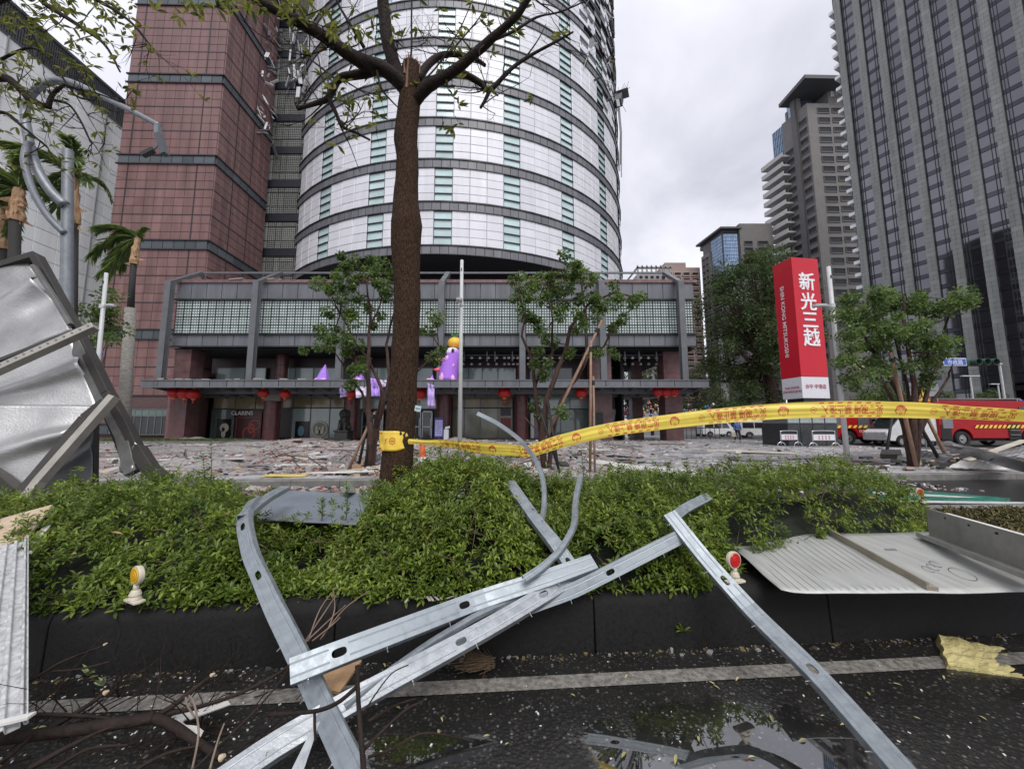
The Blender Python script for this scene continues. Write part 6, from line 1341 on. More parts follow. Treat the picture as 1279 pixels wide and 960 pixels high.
# individual boards and sheets
M_ply=mat('pale_board',(.50,.46,.38),.7,scale=3,var=.2); M_gyp=mat('white_plasterboard',(.62,.61,.58),.7,var=.12,scale=4); M_al=mat('dull_aluminium_sheet',(.36,.37,.38),.35,metal=.5,var=.15,scale=3); M_ins=mat('yellow_foam',(.60,.48,.16),.9,var=.12,scale=9,bump=.4); M_blks=mat('black_frame_piece',(.02,.02,.022),.5); M_brd=mat('brown_board',(.10,.06,.045),.7)
def board_at(lab,px,py,L_,w,rot,m,cat='board',tilt=0,th=.025,grp=None,z=PZ,nm='board',bend=0):
    c=G(px,py,z); b=MB(); d=V(math.cos(rot),math.sin(rot),math.tan(tilt)*.5); e=V(-math.sin(rot),math.cos(rot),0)
    p=[-d*L_/2-e*w/2,d*L_/2*random.uniform(.85,1)-e*w/2,d*L_/2+e*w/2*random.uniform(.6,1),-d*L_/2*random.uniform(.8,1)+e*w/2]
    zmin=min(q.z for q in p); p=[V(q.x,q.y,q.z-zmin+.02) for q in p]
    b.patch(*p,6,4,lambda u,v: bend*math.sin(u*3.1)+.015*mnoise.noise(V(u*4+px,v*3,py))); o=b.build(nm,m,None,solid=th); o.location=c; tag(o,lab,cat,grp); return o
BL=[(352,573,1.6,.8,.2,M_ply,'cream board lying flat on the pink rubble before the shop windows'),(405,584,1.0,.4,-.1,M_gyp,'small white board left of the stakes of the half hidden tree'),(358,595,.9,.3,.1,M_ins,'yellow foam strip lying by the plaza kerb'),
 (435,563,1.8,.3,.15,M_brd,'long brown plank before the entrance'),(400,556,2.8,.5,-.35,M_gyp,'white slab leaning on rubble near the stone lion'),(250,556,2.0,.5,.3,M_gyp,'white strip among rubble by the lawn bed'),(225,575,1.3,.6,-.2,M_gyp,'white board left of the rubble field, right of the bent frame foot'),
 (140,574,1.5,.7,.1,M_gyp,'white board under the bent roof frame'),(132,565,1.6,.9,.4,M_ply,'cream plywood leaning below the bent roof frame'),(300,558,2.6,.4,.1,M_brd,'dark plank on the rubble before the poster windows'),(330,562,1.5,.3,.0,M_ins,'yellow strip on the rubble before the poster windows'),
 (455,560,1.3,.4,.1,M_blks,'black piece left of the big trunk'),(610,560,2.2,.3,.05,M_al,'grey metal strip below the shop window right of the slim lamp'),(600,572,1.6,.25,-.5,M_al,'thin grey strip left of the tape dip'),(545,560,1.2,.3,.3,M_gyp,'white strip right of the big trunk near the doors'),
 (640,551,3.6,.5,.05,M_blks,'dark flat sheet before the promotion board'),(780,571,1.3,.5,-.6,M_blks,'black crumpled frame piece in the middle of the plaza'),(788,576,.9,.4,-.9,M_blks,'smaller black frame piece beside the crumpled one'),(835,555,2.4,.6,.1,M_brd,'brown board with rubble before the right square pillar'),
 (840,548,2.0,.3,-.05,M_ply,'pale pallet piece by the right square pillar'),(905,563,2.2,.5,.2,M_ply,'thin flat pallet on the right half of the plaza'),(955,566,2.4,.9,-.3,M_ply,'wooden pallet lid lying left of the barricades'),(940,575,2.0,.5,.1,M_al,'grey metal sheet flat on the plaza right of the centre'),
 (1000,574,1.2,.12,.3,M_blks,'thin dark bar on the plaza below the left barricade'),(1025,572,1.4,.15,0,M_al,'thin grey bar on the plaza below the wide barricade'),(870,566,1.5,.2,.3,M_al,'thin grey strip in the middle right of the plaza'),(740,566,1.4,.4,.4,M_brd,'brown board behind the tape near the central tree'),
 (1080,568,2.2,.8,.1,M_al,'grey sheet left of the broad young tree'),(1090,572,1.4,.5,-.4,M_al,'bent grey sheet beside the black stake'),(1075,580,1.6,.3,.1,M_brd,'dark board on the kerb left of the broad young tree'),(1105,574,1.5,.6,.5,M_gyp,'crumpled white sheet under the broad young tree'),
 (1225,566,2.6,.5,-.3,M_al,'long grey sheet on the pile right of the splayed stake'),(1250,573,2.6,.3,.6,M_ply,'long pale plank slanting across the right debris pile'),(1262,563,2.2,.6,-.35,M_al,'wide blue grey sheet on the right debris pile'),(1205,560,2.0,.5,.1,M_ply,'cream boards on top of the right debris pile'),
 (1270,578,1.0,.25,.9,M_ply,'short grooved plank at the right edge'),(1210,572,2.0,.5,.2,M_blks,'dark frame at the base of the right debris pile'),(1215,580,1.2,.3,0,M_gyp,'white strip on the kerb at the right'),(1150,568,1.8,.5,-.2,M_al,'grey sheet behind the broad young tree'),
 (1190,566,1.8,.35,-.5,M_brd,'dark plank below the nearer fire engine')]
for px,py,L_,w,r,m,lab in BL: board_at(lab,px,py,L_,w,r,m,tilt=random.uniform(-.15,.25) if px>1060 else random.uniform(-.05,.08),bend=.03 if m is M_al else 0, nm='debris_board')
b=MB(); random.seed(55)
for i in range(60):
    x,y=reg_near(np.random.default_rng(900+i)); z=PZ+moundh(x,y)+.05; a=random.uniform(0,6.28); L_=random.uniform(.4,1.6); p=V(x,y,z); d=V(math.cos(a),math.sin(a)*.5,random.uniform(-.05,.35)); b.tube([p,p+d*L_*.4+V(0,0,random.uniform(0,.2)),p+d*L_*.8,p+d*L_+V(random.uniform(-.2,.2),0,-.1)],random.uniform(.008,.02),5)
o=b.build('bent_bars',[M_brd],None); o['kind']='stuff'
chunks('gutter_silt',900,lambda r:(lambda s,t:(RD(s,t).x,RD(s,t).y))(r.uniform(-3,4),-abs(r.normal())*.035),.006,[mat('silt_brown',(.05,.038,.028),.8),DM[4],DM[2],mat('leaf_bits',(.16,.12,.05),.7)],zf=0.001,seed=61)
random.seed(41)
def lab_pl(o,x,y,L_):
    px=639.5+480*x/y; c={'white_plasterboard':'white','pale_board':'cream','brown_board':'dark brown','dull_aluminium_sheet':'grey metal'}[o.data.materials[0].name]
    n='long' if L_>1.6 else 'short' if L_<1 else 'thin'
    w='under the bent roof frame' if px<215 else 'before the grass bed' if px<290 else 'before the poster windows' if px<400 else 'near the stone lion' if px<500 else 'before the glass doors' if px<590 else 'before the promotion board' if px<680 else 'right of the central young tree'
    return f"{n} {c} strip {'far back' if y>20 else 'near the plaza kerb' if y<13 else 'midway'} in rubble {w}"
pm=[MB() for _ in range(4)]
for i in range(44):
    x,y=reg_near(np.random.default_rng(500+i)); L_=random.uniform(.5,2.4); a=random.gauss(0,.5); w=random.uniform(.06,.35); d=V(math.cos(a),math.sin(a),random.uniform(-.06,.12)); e=V(-math.sin(a),math.cos(a),0); b=MB(); b.patch(-d*L_/2-e*w/2,d*L_/2-e*w*random.uniform(.2,.5),d*L_/2*.93+e*w/2,-d*L_/2*.9+e*w*random.uniform(.3,.5),6,2,lambda u,v:.02*mnoise.noise(V(u*4+i,v,1)))
    o=b.build('splintered_plank',random.choice((M_gyp,M_ply,M_ply,M_brd,M_gyp,M_al)),None,solid=.025); o.location=(x,y,PZ+moundh(x,y)+.07); tag(o,lab_pl(o,x,y,L_),'board','splintered boards strewn over the rubble')
# long white bent sheet near the centre right
a=G(733,572,PZ+.12); c=G(880,588,PZ+.2); b=MB(); b.patch(a,c,c+V(0,-.45,-.12),a+V(0,-.3,-.1),16,4,lambda u,v:.07*math.sin(u*3.1)+.02*mnoise.noise(V(u*6,v,0))); o=b.build('white_panel_strip',M_gyp,None,solid=.03); tag(o,'long white bent panel strip lying on the plaza right of the central young tree','panel')
for (x0,y0,x1,y1,w,m,lab) in ((1196,578,1279,550,.16,M_ply,'long pale beam rising to the right across the debris pile'),(1160,575,1245,580,.12,M_ply,'pale beam lying along the kerb at the right'),(1180,555,1279,575,.35,M_al,'broad metal rail sloping down across the debris pile'),(1245,578,1262,562,.14,M_al,'short channel piece standing up at the right edge'),(1252,580,1270,565,.14,M_al,'second short channel piece beside it at the right edge')):
    A=P(x0,y0,11.3); B=P(x1,y1,12.0); A.z=max(A.z,PZ+.05); B.z=max(B.z,PZ+.08); b=MB(); b.beam(V(0,0,0),B-A,w,.05); o=b.build('debris_beam',m,None); o.location=A; tag(o,lab,'beam')
for (c4,zz_,m,lab) in (((1165,558,1285,590,1290,578,1185,551),(.45,.10,.45,.65),M_al,'very wide grey roof sheet tilted on the debris pile before the nearer fire engine'),((1130,570,1180,578,1190,568,1150,562),(.15,.12,.35,.4),M_al,'grey sheet slanting beside the splayed stakes'),((1185,584,1262,586,1268,578,1200,575),(.06,.06,.2,.2),M_gyp,'low white sheet on the kerb below the debris pile'),((1235,575,1300,560,1305,553,1250,563),(.3,.55,.6,.35),M_al,'upper grey sheet at the right edge of the debris pile'),((1060,574,1118,579,1122,571,1075,566),(.05,.05,.12,.12),M_al,'flat grey sheet between the lamp post and the broad young tree')):
    q4=[G(c4[2*i],c4[2*i+1],PZ+zz_[i]) for i in range(4)]; A=q4[0].copy(); b=MB(); b.patch(*[q-A for q in q4],14,5,lambda u,v:.05*mnoise.noise(V(u*3+c4[0],v*2,1))+.01*math.sin(u*40)); o=b.build('debris_sheet',m,None,solid=.03); o.location=A; tag(o,lab,'metal sheet')
chunks('dark_rubble',260,lambda r:(r.uniform(11.5,16.5),r.uniform(10.8,13)),.10,[DM[4],DM[2],DM[6],DM[4]],seed=31,flat=.4)
# things by the stakes
for (px,py,sz,m,lab,cat) in ((447,588,(.22,.2,.16),mat('cardboard_brown',(.36,.22,.13),.8),'small brown cardboard box by the stakes','box'),(455,593,(.2,.2,.12),M_gyp,'crumpled white bag beside the brown box','bag'),(468,592,(.24,.2,.10),mat('pinkish_pack',(.5,.3,.27),.7),'pinkish flat packet beside the white bag','packet'),(470,577,(.2,.12,.2),mat('grey_bucket',(.16,.17,.19),.5),'grey bucket tipped over by the young tree','bucket')):
    c=G(px,py,PZ); b=MB(); b.blob((0,0,sz[2]/2),.5,sq=sz,jit=.25,n=8,k=5) if 'bag' in lab or 'packet' in lab else (b.box(-sz[0]/2,sz[0]/2,-sz[1]/2,sz[1]/2,0,sz[2]) if 'box' in lab else b.tube([V(-.12,0,.08),V(.12,0,.17)],[.085,.11],14)); o=b.build('litter',m,None); o.name={'box':'cardboard_box','bag':'plastic_bag','packet':'packet','bucket':'bucket'}[cat]; o.location=c; tag(o,lab,cat)

# =================== HEDGE SHRUBS ===================
M_hl=mat('hedge_leaf',(.055,.10,.012),.42,scale=3,col2=(.175,.24,.036),rnd=.65,attr='rnd',spec=.4,leaf=.25)
M_stem=mat('hedge_stem',(.05,.035,.02),.8)
def htop(s,t):
    """height of the hedge surface above the ground of the median"""
    x=RD(s,t).x; y=RD(s,t).y; px=639.5+480*x/y
    key=[(-200,.26),(0,.28),(60,.30),(120,.36),(200,.43),(280,.44),(305,.34),(335,.18),(400,.13),(445,.15),(480,.34),(530,.58),(600,.60),(645,.50),(665,.36),(700,.36),(760,.42),(860,.43),(900,.46),(960,.50),(1040,.52),(1085,.45),(1115,.26),(1150,.06),(1180,0)]
    h=0
    for (a,ha),(b_,hb) in zip(key[:-1],key[1:]):
        if a<=px<b_: u=(px-a)/(b_-a); h=ha+(hb-ha)*u
    rise=min(1,max(0,(t+.03)/.75))**.62
    back=1-max(0,(t-1.75)/.35)**2
    if px>880: rise*=min(1,max(0,(t-.02-(px-880)*.0032)/.35)) if t<1.2 else 1
    h=h*max(0,rise)*max(0,back)+.035*(1 if h>.05 and t>0 else 0)*min(1,rise*2)
    n_=mnoise.noise(V(s*2.2,t*2.2,3))*.14+mnoise.noise(V(s*6,t*6,5))*.08
    return max(0,h+(n_ if h>.1 else n_*.2)),px
rngH=np.random.default_rng(99)
def hedge(label,s0,s1,nshoot,seed):
    rng=np.random.default_rng(seed); t0=RD((s0+s1)/2,1.0,.3); hd=thing('hedge_shrub',label,'hedge',t0,0,'clipped low hedge in the median'); O=np.array(t0)
    # inner stems mass, shade of the leaf gaps put into its dark colour
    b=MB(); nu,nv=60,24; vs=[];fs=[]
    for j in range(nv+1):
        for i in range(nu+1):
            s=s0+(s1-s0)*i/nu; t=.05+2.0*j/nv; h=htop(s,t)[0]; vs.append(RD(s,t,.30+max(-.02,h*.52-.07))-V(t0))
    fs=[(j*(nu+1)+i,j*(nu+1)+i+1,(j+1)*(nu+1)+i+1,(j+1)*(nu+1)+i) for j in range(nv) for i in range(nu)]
    b.add(vs,fs); b.build('inner_stem_shade',mat('inner_foliage_shade',(.007,.011,.004),.9,scale=30,var=.5,bump=1,bscale=60),hd,smooth=True)
    pos=[];dr=[];sz=[]
    for k in range(nshoot):
        s=rng.uniform(s0,s1); t=-.02+2.05*rng.random()**1.15; h,px=htop(s,t)
        if h<.05: 
            if rng.random()>.10*h*20: continue
        e=.03; gx=(htop(s+e,t)[0]-h)/e; gy=(htop(s,t+e)[0]-h)/e; gx=max(-2,min(2,gx)); gy=max(-2.5,min(2.5,gy))
        if mnoise.noise(V(s*3.1,t*3.1,11))>.30 and rng.random()<.75: continue
        u=rng.random(); z=.30+h*(1-.35*u*u)+ (rng.random()<.22)*rng.uniform(0,.13)*(h>.15)
        if t<.06: z=.32+h*rng.random()
        N_=np.array([-(gx*CT-gy*ST)*.6,-(gx*ST+gy*CT)*.6-.15,1.0]); N_/=np.linalg.norm(N_); N_+=rng.normal(size=3)*.30; N_/=np.linalg.norm(N_)
        p=np.array(RD(s,t,z)); nl=rng.integers(6,10); a0=rng.random()*6.28
        tx=np.cross(N_,[0,0,1.0]); tx=tx/ (np.linalg.norm(tx)+1e-6); ty=np.cross(N_,tx)
        for q in range(nl):
            a=a0+q*2.4; lift=.15+.75*(q/nl); d=(tx*math.cos(a)+ty*math.sin(a))+N_*lift; pos.append(p-N_*(.035*(1-q/nl))-O); dr.append(d); sz.append(rng.uniform(.026,.050)*(1.15-.35*q/nl))
    b=MB()
    for k in range(110):
        s=rng.uniform(s0,s1); t=rng.uniform(.0,1.9); h,px=htop(s,t)
        if h<.12: continue
        p=RD(s,t,.30+h*.75)-V(t0); d=V(rng.normal()*.6,rng.normal()*.6-.2,rng.uniform(.3,1)).normalized(); L_=rng.uniform(.08,.26); q=p+d*L_*.5+V(rng.normal()*.02,0,0); b.tube([p,q,q+(d+V(rng.normal()*.4,rng.normal()*.4,.1))*L_*.5],[.0028,.002,.001],4,cap=False)
    b.build('bare_twigs',mat('hedge_twig',(.07,.045,.028),.8,scale=9,col2=(.20,.15,.10)),hd,kind='stuff')
    pos=np.array(pos);dr=np.array(dr);sz=np.array(sz); v,f=leaves(pos,dr,sz,LEAF_FINE,rng,roll=.5,wid=.52); npmesh('foliage',v,f,M_hl,hd,attr=np.repeat(np.clip(rng.normal(.5,.22,len(pos)),0,1),8),kind='stuff')
    return hd
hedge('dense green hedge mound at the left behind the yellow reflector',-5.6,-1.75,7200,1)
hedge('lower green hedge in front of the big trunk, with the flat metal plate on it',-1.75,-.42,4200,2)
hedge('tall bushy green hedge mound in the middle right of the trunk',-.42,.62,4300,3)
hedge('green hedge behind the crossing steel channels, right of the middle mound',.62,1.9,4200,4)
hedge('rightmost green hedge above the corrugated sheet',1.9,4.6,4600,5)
def sprig(lab,px,pyb,pyt,Y,n=16,seed=0):
    rng=np.random.default_rng(seed); A=P(px,pyb,Y); T=P(px+rng.uniform(-4,4),pyt,Y); t=thing('tall_sprig',lab,'weed',A,0,'tall sprigs growing out of the hedge'); d=T-A; b=MB(); b.tube([V(0,0,0),d*.5+V(.01,0,0),d],[.004,.003,.002],5); b.build('stem',mat('green_stem',(.06,.09,.03),.6),t)
    pos=[];dr=[]
    for k in range(n): 
        for q in range(3): a=rng.random()*6.28; pos.append(list(d*(.15+.85*k/n))); dr.append([math.cos(a),math.sin(a),.7])
    v,f=leaves(np.array(pos),np.array(dr),rng.uniform(.03,.05,len(pos)),LEAF_FINE,rng,wid=.45); npmesh('leaf_spray',v,f,M_hl,t,attr=np.repeat(rng.random(len(pos)),8),kind='stuff')
for i,(px,pb_,pt_,Y,lab) in enumerate(((570,620,548,3.3,'tall leafy sprig left of the slim lamp foot in the middle mound'),(578,620,560,3.3,'second leafy sprig beside the tallest one in the middle mound'),(735,640,530,3.4,'tallest leafy sprig crossing the yellow tape below the stakes'),(730,640,560,3.3,'leafy sprig just left of the tallest crossing sprig'),(775,640,575,3.5,'leafy sprig right of the central stakes'),(855,640,570,3.6,'slim sprig above the hedge near the long white panel'),(872,650,590,3.6,'short sprig right of the slim one'),(262,620,552,3.6,'leafy sprig rising from the left mound'),(255,620,565,3.5,'second leafy sprig rising from the left mound'),(432,650,600,2.9,'sprig before the flat grey plate'),(402,650,622,2.9,'small sprig at the left front of the flat grey plate'),(955,640,575,3.6,'sprig on the left of the rightmost hedge'),(1050,650,570,3.8,'sprig at the foot of the pale lamp post'))): sprig(lab,px,pb_,pt_,Y,14,i+50)

rng=np.random.default_rng(8); pos=[];dr=[]
for k in range(260):
    s_=rng.uniform(-4.6,4.2); t_=rng.uniform(.1,1.9); h,px=htop(s_,t_)
    if h<.08: continue
    pos.append(list(RD(s_,t_,.31+h))); dr.append([rng.normal(),rng.normal(),.25])
v,f=leaves(np.array(pos),np.array(dr),rng.uniform(.03,.07,len(pos)),LEAF_FINE,rng,wid=.4); npmesh('dead_leaves',v,f,mat('dead_leaf',(.16,.09,.03),.7,col2=(.32,.24,.10),rnd=.4,attr='rnd'),attr=np.repeat(rng.random(len(pos)),8),kind='stuff')
# =================== FOREGROUND WRECKAGE ===================
M_zn=mat('galvanised_steel',(.25,.28,.305),.54,metal=.55,scale=22,col2=(.33,.365,.39),bump=.06,bscale=9,wet=.12,detail=12)
M_zn2=mat('brushed_galvanised_steel',(.31,.33,.35),.42,metal=.6,scale=24,col2=(.38,.40,.42),bump=.05,wet=.12,detail=12,stretch=(1,1,1))
def stud(label,ptsxyY,hints,w=.09,fl=.04,lip=.009,holes=(),name='steel_channel',m=None,th=.0025,sub=6,holeL=.035,cat='steel channel',group='galvanised steel channels',crush=.0035,rivets=True,tw=0):
    C0=[P(*q) if len(q)==3 else V(*q[:3]) for q in ptsxyY]; hs=[V(h).normalized() for h in hints]
    if len(hs)==1: hs=hs*len(C0)
    n=len(C0); A=C0[0].copy()
    # dense centreline
    line=[];hn=[]
    for i in range(n-1):
        a,b_,c,d=C0[max(i-1,0)],C0[i],C0[i+1],C0[min(i+2,n-1)]
        for k in range(sub):
            u=k/sub; pc=.5*((2*b_)+(c-a)*u+(2*a-5*b_+4*c-d)*u*u+(3*b_-3*c+d-a)*u**3); line.append(pc*.85+b_.lerp(c,u)*.15); hn.append(hs[i].lerp(hs[i+1],u))
    line.append(C0[-1]); hn.append(hs[-1])
    cum=[0]
    for i in range(1,len(line)): cum.append(cum[-1]+(line[i]-line[i-1]).length)
    Lt=cum[-1]
    def frame(s):
        s=max(0,min(Lt,s)); i=0
        while i<len(cum)-2 and cum[i+1]<s: i+=1
        u=(s-cum[i])/max(1e-6,cum[i+1]-cum[i]); p=line[i].lerp(line[i+1],u)
        i0=max(i-1,0);i1=min(i+2,len(line)-1); t=(line[i1]-line[i0]).normalized(); N_=hn[i].lerp(hn[i+1],u); N_=(N_-t*N_.dot(t)).normalized(); B=t.cross(N_); return p,t,N_,B
    def mp(s,x,y):   # x across the web (B), y along the normal
        p,t,N_,B=frame(s); k=crush*mnoise.noise(V(s*5,x*9,y*9)) if crush else 0; return p+B*(x+k*.3)+N_*(y+k)-A
    b=MB(); st=sorted(set([0,Lt]+[Lt*k/(4*n) for k in range(4*n)]+[h-holeL*1.0 for h in holes]+[h+holeL*1.0 for h in holes])); st=[s for s in st if 0<=s<=Lt]
    hin=lambda s:any(h-holeL*.99<s<h+holeL*.99 for h in holes); st=[s for s in st if not hin(s)]
    hw=w/2; g=w*.30
    cols=[(-hw+lip,-fl),(-hw,-fl),(-hw,0),(-g,0)],[(g,0),(hw,0),(hw,-fl),(hw-lip,-fl)]
    for col in cols:
        for s0,s1 in zip(st[:-1],st[1:]):
            for (xa,ya),(xb,yb) in zip(col[:-1],col[1:]): b.add([mp(s0,xa,ya),mp(s0,xb,yb),mp(s1,xb,yb),mp(s1,xa,ya)],[(0,1,2,3)])
    # stiffening grooves near edges of the web
    for s0,s1 in zip(st[:-1],st[1:]):
        hole=[h for h in holes if abs((s0+s1)/2-h)<holeL*.5]
        if not hole: b.add([mp(s0,-g,0),mp(s0,-g*.85,-.0013),mp(s0,-g*.7,0),mp(s0,g*.7,0),mp(s0,g*.85,-.0013),mp(s0,g,0),mp(s1,g,0),mp(s1,g*.85,-.0013),mp(s1,g*.7,0),mp(s1,-g*.7,0),mp(s1,-g*.85,-.0013),mp(s1,-g,0)],[(0,1,10,11),(1,2,9,10),(2,3,8,9),(3,4,7,8),(4,5,6,7)])
        else:
            h=hole[0]; k=16; vo=[];vi=[]
            for j in range(k):
                a=2*math.pi*j/k+math.pi/4; c_,s_=math.cos(a),math.sin(a); mx_=max(abs(c_),abs(s_)); vo.append(mp(h+holeL*c_/mx_,g*s_/mx_,0)); vi.append(mp(h+holeL*.78*(abs(c_)**.7)*(1 if c_>0 else -1),g*.62*(abs(s_)**.7)*(1 if s_>0 else -1),0))
            b.add(vo+vi,[(j,(j+1)%k,(j+1)%k+k,j+k) for j in range(k)])
    t=thing(name,label,cat,A,0,group); b.build('channel_profile',m or M_zn,t,solid=th)
    if rivets:
        r_=MB()
        for s in np.arange(.06,Lt,.31):
            for sx in (1,): q=mp(s,hw*sx,-.012); N_=frame(s)[3]*sx; r_.cyl(q,q+N_*.006,.0045,7); r_.cyl(q+N_*.006,q+N_*.022,.0022,5)
        if r_.v: r_.build('screws',mat('steel_screw',(.4,.4,.4),.3,metal=.9),t)
    return t
up=(0,-.45,.9)
# A: left channel, kinked over the kerb
stud('kinked galvanised channel with two oval holes leaning over the kerb at the left',[(318,622,2.75),(303,643,2.42),(310,688,2.22),(338,752,2.02),(372,820,1.80),(410,900,1.55),(446,975,1.37)],[(-.2,-.5,.8),(-.3,-.85,.45),(-.2,-.9,.45),(-.15,-.85,.5),(-.1,-.75,.65),(-.1,-.7,.7),(-.1,-.7,.7)],w=.080,fl=.036,holes=(.48,.86),crush=.006,sub=7)
# top end piece lying over the plate
stud('short folded channel end resting on the flat plate',[(304,643,2.40),(330,622,2.75),(357,607,3.1)],[(.1,-.5,.85)],w=.07,fl=.03,rivets=False)
# B: upper crossing channel
stud('galvanised channel with a large torn hole at its near end, topmost of the crossing pair',[(362,838,1.64),(440,808,1.75),(520,778,1.92),(600,748,2.13),(680,722,2.22),(742,700,2.30)],[(.15,-.8,.6),(.1,-.78,.62),(.05,-.8,.6),(0,-.8,.6),(0,-.7,.7),(0,-.6,.8)],w=.09,fl=.045,holes=(.18,.78),holeL=.038,sub=6)
# C: lower crossing channel (bright)
stud('long bright galvanised channel running from the lower left corner up to the kerb top',[(262,985,1.36),(350,925,1.50),(450,868,1.66),(540,820,1.84),(620,776,2.02),(690,735,2.2),(740,706,2.36)],[(-.1,-.75,.65),(-.1,-.75,.65),(0,-.72,.7),(.05,-.62,.78),(.05,-.62,.78),(.05,-.62,.78),(.05,-.62,.78)],w=.082,fl=.036,holes=(.93,1.42),m=M_zn2,sub=6)
# D: channel beneath, going up to the right to the corner joint
stud('galvanised channel under the crossing pair rising right to the corner on the hedge',[(560,812,2.0),(640,765,2.12),(720,735,2.22),(790,700,2.32),(850,670,2.40)],[(.15,-.9,.35)],w=.075,fl=.045,holes=(.55,.95),crush=.004)
stud('thin folded channel edge lying between the crossing channels',[(430,880,1.62),(520,812,1.86),(590,770,2.05),(650,742,2.2)],[(-.3,-.4,.9)],w=.03,fl=.02,rivets=False,crush=.006)
# E: right channel reaching to the lower right
stud('long galvanised channel with oval holes slanting down to the lower right corner',[(836,640,2.48),(880,695,2.28),(940,762,2.05),(1010,830,1.76),(1070,895,1.52),(1150,985,1.27)],[(-.15,-.75,.65)],w=.080,fl=.032,holes=(.45,.95),sub=6)
stud('short channel stub joined to the corner on the hedge',[(838,648,2.5),(858,633,2.75),(886,619,3.0)],[(0,-.8,.6)],w=.06,fl=.04,rivets=False)
b=MB(); A=P(790,650,2.85); b.patch(P(788,648,2.9)-A,P(850,668,2.65)-A,P(850,672,2.6)-A,P(822,676,2.62)-A,5,3,lambda u,v:.01*math.sin(u*6)); o=b.build('metal_offcut',M_zn,None,solid=.003); o.location=A; tag(o,'small triangular steel offcut by the corner joint on the hedge','metal scrap')
# H: flat channel deep in the hedge
stud('galvanised channel half sunk in the hedge sloping down to the right',[(636,600,3.0),(668,645,2.62),(692,675,2.42),(718,712,2.30)],[(.3,-.7,.7)],w=.085,fl=.03,holes=(.85,),rivets=False)
stud('dull flat rail lying behind the middle hedge mound',[(585,570,5.2),(640,590,4.6),(672,606,4.2)],[(0,-.6,.8)],w=.12,fl=.05,rivets=False,m=M_al)
# curved thin strips
def strip(label,q,r0,hint,w=.022,fl=.016): return stud(label,q,[hint],w=w,fl=fl,lip=.003,rivets=False,name='curved_steel_strip',cat='steel strip',group='thin curved steel strips',sub=8,th=.002)
strip('thin steel strip curving up in an arc across the tape dip',[(596,516,3.05),(622,529,3.03),(650,550,3.0),(669,575,2.98),(678,600,2.9),(679,630,2.78),(675,652,2.62)],0,(-.5,-.8,.4),w=.030,fl=.02)
strip('thin steel strip bowing from the hedge down to the crossing channels',[(725,592,2.95),(718,625,2.72),(716,655,2.5),(700,685,2.35),(675,708,2.22),(655,722,2.15)],0,(-.5,-.8,.3),w=.034,fl=.022)
# torn bracket at the crossing
b=MB(); A=P(400,880,1.6); b.patch(P(362,965,1.45)-A,P(392,905,1.55)-A,P(400,900,1.56)-A,P(378,965,1.45)-A,4,2); b.patch(P(395,880,1.66)-A,P(460,850,1.72)-A,P(466,868,1.68)-A,P(405,893,1.62)-A,6,3,lambda u,v:.012*math.sin(u*5)); o=b.build('torn_bracket',M_zn2,None,solid=.003); o.location=A; tag(o,'torn steel tab bent under the crossing channels','metal scrap')
# flat grey-blue plate on the hedge
A=P(390,640,3.0); b=MB(); b.patch(P(318,648,2.86)-A,P(445,655,2.9)-A,P(468,617,3.7)-A,P(345,612,3.75)-A,10,8,lambda u,v:.012*mnoise.noise(V(u*3,v*3,1))); o=b.build('flat_plate',mat('blue_grey_sheet',(.26,.29,.34),.35,metal=.35,scale=3,var=.10,bump=.05),None,solid=.006); o.location=A; tag(o,'flat blue grey metal plate lying on the hedge left of the big trunk','metal plate')
A=P(433,612,3.75); b=MB(); b.add([P(425,613,3.75)-A,P(435,598,3.8)-A,P(445,614,3.7)-A,P(434,615,3.5)-A],[(0,1,2),(0,3,1),(1,3,2)]); o=b.build('sheet_corner',mat('greenish_grey_sheet',(.20,.23,.19),.5),None,solid=.006); o.location=A; tag(o,'small upright greenish sheet corner at the back edge of the flat plate','metal scrap')
# ---- corrugated aluminium panel (left edge) ----
A=P(14,900,1.42); t=thing('corrugated_panel','long ribbed white aluminium panel leaning on the kerb at the left edge','metal panel',A); top=P(25,676,2.32)-A; bot=P(12,912,1.40)-A; d=(top-bot); L_=d.length; d.normalize(); side=V(1,.06,-.05); side=(side-d*side.dot(d)).normalized(); nn=side.cross(d).normalized()
pr=[(-.10,0),(-.075,0),(-.072,-.012),(-.055,-.012),(-.052,.004),(-.025,.004),(-.022,-.012),(-.012,-.012),(-.009,.006),(.020,.006),(.023,-.014),(.028,-.014),(.031,.004),(.038,.004),(.040,-.03)]
b=MB(); 
for (xa,ya),(xb,yb) in zip(pr[:-1],pr[1:]): b.add([bot+side*xa+nn*-ya,bot+side*xb+nn*-yb,top+side*xb*.8+nn*-yb,top+side*xa*.8+nn*-ya],[(0,1,2,3)])
b.build('ribbed_sheet',mat('weathered_white_aluminium',(.30,.30,.30),.5,metal=.2,scale=35,col2=(.60,.61,.62),detail=10,stretch=(1,1,.35),bump=.05),t,solid=.003)
